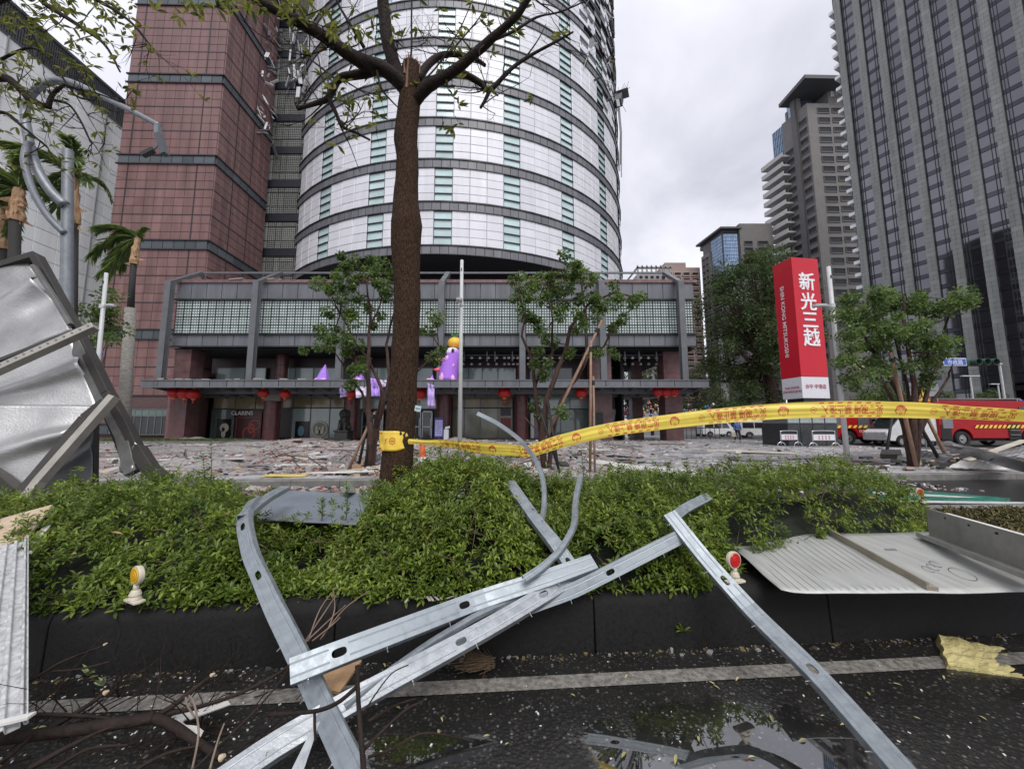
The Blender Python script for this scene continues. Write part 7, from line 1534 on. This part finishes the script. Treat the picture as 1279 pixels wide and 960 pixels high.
# plywood at left
A=P(20,665,3.0); b=MB(); b.patch(P(-60,702,2.35)-A,P(14,700,2.35)-A,P(66,634,2.85)-A,P(-60,665,2.85)-A,6,4,lambda u,v:.02*u*v); o=b.build('plywood_sheet',mat('pale_plywood',(.42,.32,.22),.65,scale=2,col2=(.55,.44,.32),stretch=(6,1,1),bump=.1),None,solid=.012); o.location=A; tag(o,'pale plywood sheet lying on the hedge at the left edge','board')
A=P(45,690,2.9); b=MB(); b.patch(P(28,702,2.33)-A,P(42,688,2.40)-A,P(64,655,2.66)-A,P(52,660,2.64)-A,3,3); o=b.build('white_laminate_edge',M_gyp,None,solid=.006); o.location=A; tag(o,'white torn laminate strip at the plywood sheet right edge','board')
b=MB(); A=P(38,683,2.6); b.tube([V(0,0,0),V(.0,0,.07)],.008,7); o=b.build('bolt',M_blks,None); o.location=A; tag(o,'small black bolt standing beside the ribbed aluminium panel','bolt')
# ---- large bent sheet metal roof piece (left) ----
YB=5.0; A=P(90,600,YB); A.z=.3; R_=thing('bent_roof_section','huge crumpled metal canopy section with dented silver panels and dark frame behind the left hedge','wreckage',A)
def q3(x,y,Y=YB): return P(x,y,Y)-A
M_dent=mat('silver_dented_sheet',(.44,.44,.435),.40,metal=.7,scale=2.5,var=.16,bump=.18,bscale=45); M_frm=mat('dark_bronze_frame',(.032,.028,.024),.5,var=.2); M_beig=mat('beige_aluminium_channel',(.36,.34,.30),.45,metal=.3,var=.12,scale=6); M_fr2=mat('grey_inner_channel',(.14,.14,.135),.45,metal=.3,var=.2)
def dent(seed,amp): return lambda u,v: amp*.62*(1.1*mnoise.noise(V(u*1.5+seed,v*1.6,seed))+.28*mnoise.noise(V(u*3.2+seed,v*3,2)))+amp*1.5*math.exp(-((v-.35-.25*u)/.10)**2)*(u*.8+.1)
def sheet_(nm,c,seed,amp,mm=M_dent): b=MB(); b.patch(*c,26,26,dent(seed,amp)); return b.build(nm,mm,R_,smooth=True,solid=.006)
sheet_('dented_panel',(q3(-60,482,4.7),q3(88,410,5.0),q3(36,326,5.3),q3(-60,338,5.2)),1,.16)
sheet_('dented_panel',(q3(-60,640,4.4),q3(38,604,4.6),q3(122,505,5.0),q3(-60,505,4.6)),7,.10)
sheet_('dented_panel',(q3(-60,512,4.65),q3(121,508,5.02),q3(92,425,5.1),q3(-60,488,4.7)),4,.07)
sheet_('grey_panel',(q3(30,620,5.2),q3(115,602,5.2),q3(116,530,5.25),q3(95,545,5.2)),9,.02,mat('plain_grey_sheet',(.24,.25,.26),.4,metal=.3))
def bar(nm,pts_,w,h,m,up=(0,-1,.2)):
    b=MB(); 
    for a,c in zip(pts_[:-1],pts_[1:]): b.beam(a,c+(c-a).normalized()*.01,w,h,up=up)
    return b.build(nm,m,R_,bevel=.006)
bar('outer_frame',[q3(-60,352,5.2),q3(46,320,5.25)],.10,.12,M_frm)
bar('outer_frame',[q3(46,320,5.25),q3(100,420,5.15),q3(135,490,5.1)],.095,.13,M_frm); bar('outer_frame',[q3(135,490,5.1),q3(160,535,5.1),q3(175,567,5.1)],.10,.12,M_frm)
bar('frame_leg',[q3(172,560,5.1),q3(188,585,5.0),q3(206,600,4.9)],.14,.14,M_frm)
bar('inner_flange',[q3(42,332,5.12),q3(68,372,5.05),q3(88,405,5.0)],.05,.06,M_fr2)
bar('inner_channel',[q3(95,428,5.12),q3(118,470,5.1),q3(133,503,5.1)],.16,.1,M_fr2); bar('inner_channel',[q3(138,510,5.1),q3(155,545,5.1),q3(166,590,5.0)],.15,.1,M_fr2)
bar('lower_frame',[q3(100,445,5.2),q3(126,500,5.2)],.09,.1,M_frm); bar('lower_frame',[q3(136,520,5.2),q3(148,548,5.2),q3(160,580,5.2)],.06,.1,M_frm)
bar('cross_channel',[q3(-60,488,4.45),q3(118,408,4.85)],.085,.10,M_beig); bar('cross_channel_lip',[q3(-60,474,4.5),q3(103,411,4.9)],.05,.06,M_frm)
bar('cross_channel',[q3(20,640,4.3),q3(50,601,4.45),q3(142,496,4.85)],.085,.1,M_beig); bar('cross_channel_lip',[q3(20,622,4.4),q3(42,597,4.5),q3(105,522,4.85),q3(130,502,4.9)],.10,.06,M_frm)
bar('bottom_frame',[q3(-60,560,4.5),q3(0,596,4.5),q3(22,614,4.5)],.10,.14,M_frm); bar('post',[q3(117,620,5.4),q3(119,480,5.5)],.07,.07,M_frm)
b=MB(); b.patch(q3(150,590,5.0),q3(166,592,4.95),q3(172,555,5.05),q3(158,535,5.1),8,8,lambda u,v:.05*mnoise.noise(V(u*5,v*5,3))); b.build('crumpled_tab',M_dent,R_,smooth=True,solid=.005)
b=MB()
for k in range(16): c=q3(-40+k*10,473-k*4.4,4.42); b.cyl(c,c+V(0,-.012,0),.012,8)
b.build('bolts',M_zn,R_)
# ---- right metal sheet on the kerb with ribs ----
A=P(1080,700,2.6); t=thing('flat_metal_sheet','large flat light grey metal sheet hanging over the kerb at the right','metal panel',A)
c00=G(976,741,.355)-A; c10=G(1420,739,.37)-A; c11=G(1250,664,.44)-A; c01=G(897,668,.43)-A
M_sh2=mat('light_grey_backing_sheet',(.36,.37,.36),.42,metal=.25,scale=2.2,col2=(.50,.50,.47),bump=.1,bscale=60,stretch=(8,1,1),detail=8)
b=MB(); b.patch(c00,c10,c11,c01,30,14,lambda u,v:.010*mnoise.noise(V(u*5,v*3,2))+.02*math.exp(-u*30)*(1-v)); b.build('sheet',M_sh2,t,smooth=True,solid=.004)
def S2(u,v,h=0): p=c00*(1-u)*(1-v)+c10*u*(1-v)+c11*u*v+c01*(1-u)*v; n_=(c10-c00).cross(c01-c00).normalized(); return p+n_*h
M_tan=mat('tan_rib',(.30,.27,.21),.5,metal=.2,scale=5); b=MB(); b.beam(S2(.435,.02,.012),S2(.395,1,.012),.055,.022,up=S2(0,0,1)-S2(0,0,0)); b.beam(S2(.425,.03,.03),S2(.385,1,.03),.012,.03,up=S2(0,0,1)-S2(0,0,0)); b.build('rib',M_tan,t)
M_pen=mat('grey_marker_pen',(.10,.10,.10),.6)
for (u,v) in ((.52,.30),(.545,.33),(.57,.38)):
    b=MB(); n_=14; vs=[]
    for k in range(n_+1):
        a=2*math.pi*k/n_; vs+= [S2(u+.010*math.cos(a),v+.045*math.sin(a),.006),S2(u+.0115*math.cos(a),v+.052*math.sin(a),.006)]
    b.add(vs,[(2*k,2*k+1,2*k+3,2*k+2) for k in range(n_-2)]); b.build('pen_mark',M_pen,t)
b=MB(); vs=[]
for k in range(25): a=2*math.pi*k/24; vs+=[S2(.60+.026*math.cos(a),.23+.09*math.sin(a),.006),S2(.60+.0275*math.cos(a),.23+.096*math.sin(a),.006)]
b.add(vs,[(2*k,2*k+1,2*k+3,2*k+2) for k in range(24)]); b.build('pen_circle',M_pen,t)
b=MB(); 
for k in range(5): b.beam(S2(.49+k*.008,.62,.005),S2(.493+k*.008,.66,.005),.003,.002)
b.build('pen_mark',M_pen,t)
b=MB()
for k in range(17): u=.015+k*.0235; b.beam(S2(u,.03,.005),S2(u-.012,.97,.005),.0022,.0012)
b.build('fine_scratches',mat('scratch_line',(.25,.25,.245),.5),t,kind='stuff')
A=P(1215,680,3.0); t=thing('box_rail','long grey box shaped metal rail lying at the back right corner of the flat sheet','metal rail',A); e0=G(1161,668,.45)-A; e1=G(1400,757,.45)-A; n_=V(0,-.3,1)
M_rail=mat('grey_weathered_rail',(.22,.22,.205),.5,metal=.25,scale=6,col2=(.33,.32,.30),bump=.1)
hh=V(.02,0.02,.19); lo=V(-.13,-.03,0)
b=MB(); b.patch(e0,e1,e1+hh,e0+hh,12,2,lambda u,v:.004*math.sin(u*9)); b.patch(e0+lo,e1+lo,e1,e0,8,2); b.patch(e0+hh,e1+hh,e1+hh+V(0,-.03,0),e0+hh+V(0,-.03,0),6,1); b.patch(e0+lo,e1+lo,e1+lo+V(0,0,.03),e0+lo+V(0,0,.03),6,1); b.build('rail_profile',M_rail,t,solid=.004)
b=MB(); b.beam(e0.lerp(e1,.12)+V(.16,.12,.15),e1+V(.16,.1,.15),.05,.03); b.build('white_strip',M_gyp,t); b=MB(); 
for k in range(5): b.box(*(lambda c:(c.x-.014,c.x+.014,c.y-.006,c.y+.002,c.z-.006,c.z+.006))(e0.lerp(e1,.15+.17*k)+hh*.85+V(0,-.01,0)))
b.build('slot_holes',M_blks,t)
# yellow insulation slab
A=G(1225,838,.03); b=MB(); c=[G(1176,812,.05)-A,G(1188,838,.01)-A,G(1330,872,.01)-A,G(1330,842,.05)-A,G(1262,815,.05)-A]
b.patch(P(1182,838,2.16)-A,P(1330,868,2.05)-A,P(1330,836,2.30)-A,P(1170,800,2.42)-A,24,14,lambda u,v:.016*mnoise.noise(V(u*9,v*5,1))+.006*mnoise.noise(V(u*30,v*20,1))+.02)
o=b.build('foam_slab',mat('pale_yellow_foam',(.42,.36,.15),.9,scale=12,col2=(.60,.52,.24),bump=.6,bscale=80),None,smooth=False,solid=.045); o.location=A; tag(o,'ragged pale yellow insulation foam slab on the road at the right edge','insulation')
A=G(1265,816,.1); b=MB(); b.obox((0,0,0),(.06,0,.01),(0,.02,0),(0,0,.006)); o=b.build('white_splinter',M_gyp,None); o.location=P(1268,813,2.35); tag(o,'white splinter lying behind the yellow foam slab','scrap')
# wood offcuts
A=P(433,858,1.83); b=MB(); b.patch(P(382,860,1.80)-A,P(424,866,1.78)-A,P(452,826,1.95)-A,P(405,830,1.95)-A,5,5,lambda u,v:.006*math.sin(u*9)); o=b.build('wood_offcut',mat('orange_tan_wood',(.40,.24,.12),.7,scale=3,col2=(.52,.34,.19),stretch=(1,8,1)),None,solid=.012); o.location=A; tag(o,'tan wood offcut behind the near end of the torn-hole channel','wood')
A=P(250,890,1.7); b=MB(); b.patch(P(214,896,1.66)-A,P(236,900,1.64)-A,P(288,878,1.78)-A,P(262,880,1.80)-A,6,4,lambda u,v:.01*math.sin(u*9+v)); o=b.build('white_splinter_board',M_gyp,None,solid=.006); o.location=A; tag(o,'white splintered board piece among the twigs','board')
A=P(230,910,1.55); b=MB(); b.patch(P(214,906,1.6)-A,P(250,922,1.52)-A,P(254,912,1.56)-A,P(218,898,1.64)-A,5,3,lambda u,v:.006*math.sin(u*9+v)); o=b.build('torn_board',M_gyp,None,solid=.006); o.location=A; tag(o,'torn white board under the fallen branch fork','board')
A=P(10,902,1.4); b=MB(); b.beam(P(-10,905,1.4)-A,P(40,893,1.42)-A,.03,.008); o=b.build('white_stick',M_gyp,None); o.location=A; tag(o,'pale stick at the foot of the ribbed panel','stick')
# ---- fallen branches ----
random.seed(12)
FB=thing('fallen_branch','dark fallen branch forking low across the road at the lower left','branch',G(120,925,.05)); OB=V(FB.location)
def fb(pts_,r0,r1,par=FB,O_=None,m=M_limb,nm='limb',n=10,amp=.14):
    O_=OB if O_ is None else O_; q_=[P(*p)-O_ for p in pts_]; return tubenoise(q_,[r0+(r1-r0)*i/(len(q_)-1) for i in range(len(q_))],n,nm,m,par,amp,5,random.random()*9)[1]
M_cut=mat('fresh_split_wood',(.45,.33,.20),.7,scale=9,col2=(.6,.5,.35))
fb([(-50,924,1.52),(20,920,1.52),(90,912,1.54),(150,903,1.56),(193,896,1.58)],.022,.018); fb([(193,896,1.58),(215,905,1.55),(245,925,1.5),(275,945,1.46)],.018,.013); fb([(190,897,1.58),(215,882,1.62),(240,862,1.68),(264,844,1.74)],.012,.007); fb([(200,893,1.6),(250,882,1.64),(300,865,1.68),(345,842,1.74),(372,822,1.8)],.009,.005)
fb([(-20,906,1.56),(40,893,1.58),(95,893,1.6),(145,898,1.62)],.009,.005); fb([(-10,872,1.66),(40,848,1.72),(80,825,1.8),(130,806,1.86)],.008,.004); fb([(65,838,1.74),(100,835,1.78),(137,826,1.82)],.005,.003); fb([(60,910,1.56),(95,890,1.62),(130,866,1.7)],.012,.009)
fb([(35,960,1.4),(80,935,1.46),(120,915,1.52),(145,905,1.55)],.009,.005); fb([(60,965,1.38),(110,935,1.46),(160,930,1.47)],.006,.003); fb([(-20,965,1.36),(10,945,1.42),(40,918,1.5)],.008,.005); fb([(140,985,1.34),(180,955,1.4),(215,938,1.45),(255,930,1.48)],.007,.004)
b=MB()
for (x,y,Y,r) in ((264,843,1.735,.008),(131,865,1.7,.010),(276,946,1.45,.012),(130,805,1.86,.005)): q_=P(x,y,Y)-OB; b.tube([q_,q_+V(.012,0,.008)],[r,r*.5],8)
b.build('broken_end',M_cut,FB)
tw=MB(); tips=[]
for k in range(60): 
    x=random.uniform(0,330); y=random.uniform(850,950); twig(G(x,y,.02)-OB,V(random.uniform(-1,1),random.uniform(-.4,.6),random.uniform(0,.35)).normalized(),random.uniform(.1,.35),.0035,1)
tw.build('twigs',M_limb,FB,kind='stuff')
F2=thing('fallen_branch','thin dark branch standing through the crossing channels','branch',P(450,900,1.5)); O3=V(F2.location)
fb([(455,970,1.30),(452,930,1.38),(448,880,1.45),(446,830,1.5)],.009,.007,F2,O3); fb([(335,892,1.5),(390,888,1.48),(420,878,1.48),(445,858,1.5)],.007,.008,F2,O3); fb([(393,888,1.48),(393,905,1.45),(394,925,1.42)],.005,.004,F2,O3); fb([(215,985,1.3),(290,915,1.42),(325,880,1.5),(350,850,1.6),(368,820,1.7)],.004,.0025,F2,O3,M_limb); fb([(455,935,1.4),(480,910,1.45),(508,885,1.5),(530,875,1.55)],.006,.003,F2,O3); fb([(460,945,1.38),(490,935,1.42),(530,915,1.47),(592,925,1.45)],.0045,.003,F2,O3); fb([(460,900,1.45),(495,880,1.55),(520,872,1.6)],.005,.003,F2,O3); fb([(448,900,1.45),(470,865,1.5),(490,840,1.6),(510,830,1.65)],.003,.002,F2,O3)
for (pp) in ([(240,960,1.35),(248,915,1.42),(243,880,1.47),(236,868,1.5)],[(262,960,1.33),(272,925,1.4),(280,903,1.45)],[(243,895,1.45),(234,880,1.5),(232,870,1.52)]): fb(pp,.0035,.003,F2,O3,mat('grey_twig',(.12,.09,.07),.8,scale=9,col2=(.22,.17,.13)))
F3=thing('dry_twigs','bare pinkish brown twigs sticking up behind the torn-hole channel','twigs',P(400,800,1.95)); O4=V(F3.location); M_tt=mat('pink_brown_twig',(.14,.09,.07),.8,scale=9,col2=(.26,.18,.14))
for pp in ([(378,805,1.92),(405,765,2.0),(425,735,2.08)],[(385,800,1.92),(400,760,2.0),(421,732,2.06)],[(400,798,1.94),(430,760,2.0),(462,737,2.05)],[(375,808,1.9),(410,775,1.98),(432,755,2.0)],[(390,800,1.92),(415,780,1.96),(425,770,1.98)],[(410,785,1.96),(418,760,2.0),(416,735,2.04)]): fb(pp,.004,.002,F3,O4,M_tt,n=6)
# dead needle bunch by the gutter
A=G(600,833,.02); b=MB()
for k in range(150):
    a=random.gauss(math.pi*.06,.5); p=V(random.uniform(-.03,.03),random.uniform(-.02,.02),random.uniform(0,.04)); b.tube([p+V(.05,.0,0),p+V(.05-.17*math.cos(a)*random.uniform(.5,1.2),.10*math.sin(a)-.02,random.uniform(0,.03))],.0012,3,cap=False)
o=b.build('dead_needles',mat('dead_needle_brown',(.10,.065,.035),.8),None); o.location=A; tag(o,'bunch of dead brown needles at the kerb foot under the channels','dead leaves'); o['kind']='stuff'
# fallen leaves and chips
rng=np.random.default_rng(3); n=42; xy=np.array([list(G(rng.uniform(0,1279),rng.uniform(815,950),.006)) for _ in range(n)]); d=np.c_[rng.normal(size=(n,2)),np.zeros(n)]; v,f=leaves(xy,d,rng.uniform(.02,.05,n),LEAF_FINE,rng,roll=.15,wid=.4); npmesh('fallen_leaves',v,f,mat('fallen_leaf',(.25,.24,.07),.5,col2=(.42,.38,.2),rnd=.3,attr='rnd'),attr=np.repeat(rng.random(n),8),kind='stuff')
b=MB()
for k in range(230):
    x=random.choice((random.uniform(60,360),random.uniform(0,1279),random.uniform(0,500))); p=G(x,random.uniform(812,955),.003); s=random.uniform(.001,.0035); a=random.uniform(0,3.1); b.obox(p,V(math.cos(a),math.sin(a),.1)*s*random.uniform(1,2),V(-math.sin(a),math.cos(a),0)*s,(0,0,s*.4))
o=b.build('white_chips',mat('white_chip',(.6,.6,.57),.6)); o['kind']='stuff'
for (px,py,Y,rot,lab) in ((853,782,2.33,.3,'small green weed growing from the kerb face joint'),(130,850,1.9,.3,'pale green leafy sprig on the road by the ribbed panel'),(110,838,1.95,1.2,'whitish leaf pair by the ribbed panel')):
    A=P(px,py+6,Y); t=thing('small_weed',lab,'weed',A); rr_=np.random.default_rng(int(px)); n=8; dd=np.c_[rr_.normal(size=(n,2))*.6,rr_.uniform(.2,1,n)]; dd[:,1]=-abs(dd[:,1])*.5; v,f=leaves(np.zeros((n,3)),dd,rr_.uniform(.04,.065,n),LEAF_FINE,rr_,wid=.35); npmesh('leaf_tuft',v,f,M_hl if 'kerb' in lab else mat('pale_leaf',(.25,.30,.14),.5),t,attr=np.repeat(rr_.random(n),8))
# white paint traces on the kerb top
tm=MB()
for (x0,y0,x1,y1) in ((506,752,513,743),(513,743,522,744),(522,744,530,747),(533,744,537,750),(537,744,541,750),(540,742,548,749),(548,742,552,748),(558,747,566,744)):
    a=G(x0,y0,.324); c=G(x1,y1,.324); tm.beam(a,c,.012,.002)
tm.build('paint_traces',mat('cream_paint_trace',(.38,.35,.30),.6),kerb)
# reflectors
def reflector(lab,px,pyb,pyt,Y,facing,col,r=.046,z0=None):
    A=P(px,pyb,Y); t=thing('road_reflector',lab,'reflector',A,facing,'round kerb reflectors'); hz=P(px,pyt,Y).z-A.z; M_cr=mat('cream_plastic',(.55,.50,.40),.45,scale=9,var=.15)
    b=MB(); b.prism([(-.055,-.025,0),(.055,-.025,0),(.062,0,0),(.055,.025,0),(-.055,.025,0),(-.062,0,0)],(0,0,.012)); b.lathe([(.03,.012),(.024,.03),(.028,.034),(.022,.05),(.016,.06)],n=14); b.build('base',M_cr,t,bevel=.003)
    b=MB(); b.tube([V(0,0,.05),V(.003,0,hz-r*.9)],[.014,.012],10); b.build('stem',M_cr,t,smooth=True)
    b=MB(); b.tube([V(0,.014,hz),V(0,-.004,hz),V(0,-.010,hz)],[r*.98,r*1.05,r*.98],30); hd=b.build('disc_housing',M_cr,t,smooth=True,auto=40); b=MB(); b.tube([V(0,-.011,hz),V(0,-.0145,hz)],[r*.86,r*.80],30); b.build('lens',mat(*col),hd,smooth=True,auto=30); b=MB(); b.tube([V(0,-.0146,hz),V(0,-.0165,hz)],[r*.5,r*.47],24); b.tube([V(0,-.0166,hz),V(0,-.0175,hz)],[r*.2,r*.18],16); b.build('lens_ring',mat(*col),hd,smooth=True,auto=30)
reflector('yellow round reflector on a cream stem on the left kerb',168,751,718,2.10,math.radians(-25),('amber_lens',(.65,.36,.02),.2)); reflector('red round reflector on the kerb beside the flat sheet',918,727,699,2.30,math.radians(20),('red_lens',(.50,.012,.012),.2)); reflector('farther red round reflector at the back edge of the median by the green lane',1150,628,615,4.7,math.radians(5),('red_lens',(.50,.012,.012),.2),r=.05)
# =================== CAUTION TAPE ===================
M_tape=mat('yellow_tape',(.86,.69,.11),.30,var=.10,scale=5,spec=.5,leaf=.3); M_tred=mat('red_tape_print',(.55,.10,.04),.4)
def tape(label,ctr,prints=True,nu_per=10,flip=True):
    """ctr: list of (px,py,Y,width m,roll)"""
    tp=thing('caution_tape',label,'caution tape',P(*ctr[0][:3])); A=V(tp.location); n=len(ctr)
    def at(u):
        x=u*(n-1); i=min(int(x),n-2); f=x-i
        def g(k): c=ctr[max(0,min(n-1,k))]; return P(*c[:3]),c[3]*(.95 if c[3]<.13 else .72),c[4]
        (a,_,_),(b_,w0,r0),(c,w1,r1),(d,_,_)=g(i-1),g(i),g(i+1),g(i+2)
        p=.5*((2*b_)+(c-a)*f+(2*a-5*b_+4*c-d)*f*f+(3*b_-3*c+d-a)*f**3); fs=f*f*(3-2*f); return p,w0+(w1-w0)*fs,r0+(r1-r0)*fs
    N_=n*nu_per; fr=[]
    for k in range(N_+1):
        u=k/N_; p,w,r=at(u); q=at(min(1,u+.004))[0]-at(max(0,u-.004))[0]; t=q.normalized(); up_=V(0,0,1); up_=(up_-t*up_.dot(t)).normalized(); nn_=t.cross(up_)  # nn_ faces viewer side
        fr.append((p,w,up_*math.cos(r)+nn_*math.sin(r),nn_*math.cos(r)-up_*math.sin(r),t))
    cum=[0]
    for k in range(1,N_+1): cum.append(cum[-1]+(fr[k][0]-fr[k-1][0]).length)
    def srf(s,v,off=0):    # s metres, v -.5...5
        s=max(0,min(cum[-1],s)); lo=0;hi=N_
        while hi-lo>1:
            m_=(lo+hi)//2
            if cum[m_]<=s: lo=m_
            else: hi=m_
        f=(s-cum[lo])/max(1e-6,cum[hi]-cum[lo]); a,b_=fr[lo],fr[hi]; p=a[0].lerp(b_[0],f); w=a[1]+(b_[1]-a[1])*f; U=a[2].lerp(b_[2],f).normalized(); NN=a[3].lerp(b_[3],f).normalized()
        wr=.007*mnoise.noise(V(s*1.3,v*3,1))+.010*mnoise.noise(V(s*.8,v*5,4))+.008*math.cos(v*3.1)+.0035*math.sin(v*14+s*2.2)*(.4+.6*mnoise.noise(V(s*2,0,7)))
        return p+U*w*v+NN*(wr+off)-A
    b=MB(); nv=16; vs=[];K=int(cum[-1]/.02)
    for k in range(K+1):
        for j in range(nv+1): vs.append(srf(cum[-1]*k/K,-.5+j/nv))
    b.add(vs,[(k*(nv+1)+j,(k+1)*(nv+1)+j,(k+1)*(nv+1)+j+1,k*(nv+1)+j+1) for k in range(K) for j in range(nv)]); b.build('tape_strip',M_tape,tp,smooth=True)
    if not prints: return tp
    W_=.15; kk=.70; L0=prints if isinstance(prints,float) else .15; per=1.08*kk; s=L0; pr=MB(); so=.0022
    tv,tf=text_mesh('災害現場 禁止進入',1,0,.015,1.0); tw_=max(v.x for v in tv)-min(v.x for v in tv)
    while s<cum[-1]-.1:
        # upside-down text: rotate by 180 deg
        sc=.56*kk/tw_
        ok=s+.70*kk<cum[-1]
        if ok: pr.add([srf(s+.42*kk-v.x*sc,-(v.y-.08)*sc*1.35/W_*1.35,so) for v in tv],tf)
        def ring(cx_,cv,r0,r1,n_=22,a0=0,a1=2*math.pi):
            vs=[]
            for k in range(n_+1): a=a0+(a1-a0)*k/n_; vs+=[srf(cx_+r0*kk*math.cos(a),cv+r0*math.sin(a)/W_,so),srf(cx_+r1*kk*math.cos(a),cv+r1*math.sin(a)/W_,so)]
            pr.add(vs,[(2*k,2*k+1,2*k+3,2*k+2) for k in range(n_)])
        if s+.1<cum[-1]: ring(s+.06*kk,0,.024,.028); pr.add([srf(s+.045*kk,.02,so),srf(s+.075*kk,.02,so),srf(s+.075*kk,-.03,so),srf(s+.045*kk,-.03,so)],[(0,1,2,3)])
        if s+.92<cum[-1]:
            c=s+.86*kk; ring(c,-.02,.030,.050,18,.3,math.pi-.3); ring(c,-.02,.040,.050,16,math.pi*.9,math.pi*1.25); ring(c,-.02,.040,.050,16,-math.pi*.25,.1*math.pi); ring(c,-.22,.010,.015); ring(c,.02,.014,.022,12,.2,2.9)
        for k in range(7):
            for vv in (-.43,.37):
                a=s+(.12+k*.085)*kk
                if a+.05<cum[-1]: pr.add([srf(a,vv,so),srf(a+.030,vv,so),srf(a+.038,vv+.075,so),srf(a+.008,vv+.075,so)],[(0,1,2,3)])
        s+=per
    pr.build('red_print',M_tred,tp,kind='stuff'); return tp
tape('yellow caution tape with red Chinese print stretched from the trunk to the right edge',[(511,551,3.60,.05,0),(530,552,3.55,.05,.5),(560,554,3.5,.10,.7),(600,559,3.42,.125,.4),(640,562,3.3,.14,.2),(662,563,3.22,.13,.0),(700,551,3.15,.145,-.1),(760,537,3.05,.15,-.1),(830,527,2.98,.15,0),(900,519,2.9,.155,0),(980,513,2.82,.16,0),(1060,511,2.75,.165,0),(1140,512,2.7,.155,.15),(1220,516,2.62,.13,.45),(1290,520,2.55,.10,.7),(1360,525,2.5,.12,.5)],prints=.22)
# wrap round the trunk
tw_=thing('tape_wrap','crumpled yellow caution tape wrapped round the big trunk','caution tape',P(495,565,Y0)); A=V(tw_.location); b=MB(); n_=40; nv=10; vs=[]
def wr_(k,v,off=0):
    a=-math.pi*1.02+math.pi*1.06*k; knot=max(0,1-abs(k-1.0)/.42)**1.2; h=.092*(1-.75*knot); r=.158+off+.006*math.sin(a*9+v*4)*(.4+knot)+.005*mnoise.noise(V(k*9,v*4,2)); return V(r*math.cos(a),r*math.sin(a),(v*h*2)+.115+.016*knot)
for k in range(n_+1):
    for j in range(nv+1): vs.append(wr_(k/n_,-.5+j/nv))
b.add(vs,[(k*(nv+1)+j,(k+1)*(nv+1)+j,(k+1)*(nv+1)+j+1,k*(nv+1)+j+1) for k in range(n_) for j in range(nv)]); b.build('tape_band',M_tape,tw_,smooth=True,solid=.001)
pr=MB()
for k in range(3): a=.12+k*.055+.02; pr.add([wr_(a,-.42,.0035),wr_(a+.03,-.42,.0035),wr_(a+.04,-.33,.0035),wr_(a+.01,-.33,.0035)],[(0,1,2,3)]); pr.add([wr_(a,.36,.0035),wr_(a+.03,.36,.0035),wr_(a+.04,.44,.0035),wr_(a+.01,.44,.0035)],[(0,1,2,3)])
vs=[]
for k in range(21): t_=2*math.pi*k/20; vs+=[wr_(.50+.042*math.cos(t_),.14*math.sin(t_),.0035),wr_(.50+.052*math.cos(t_),.175*math.sin(t_),.0035)]
pr.add(vs,[(2*k,2*k+1,2*k+3,2*k+2) for k in range(20)]); pr.add([wr_(.47,.02,.0035),wr_(.53,.02,.0035),wr_(.53,-.03,.0035),wr_(.47,-.03,.0035)],[(0,1,2,3)])
pr.add([wr_(.36,-.15,.0035),wr_(.375,-.15,.0035),wr_(.415,.15,.0035),wr_(.40,.15,.0035)],[(0,1,2,3)]); pr.add([wr_(.36,.12,.0035),wr_(.375,.12,.0035),wr_(.395,-.02,.0035),wr_(.38,-.02,.0035)],[(0,1,2,3)])
pr.build('red_print',M_tred,tw_,kind='stuff')
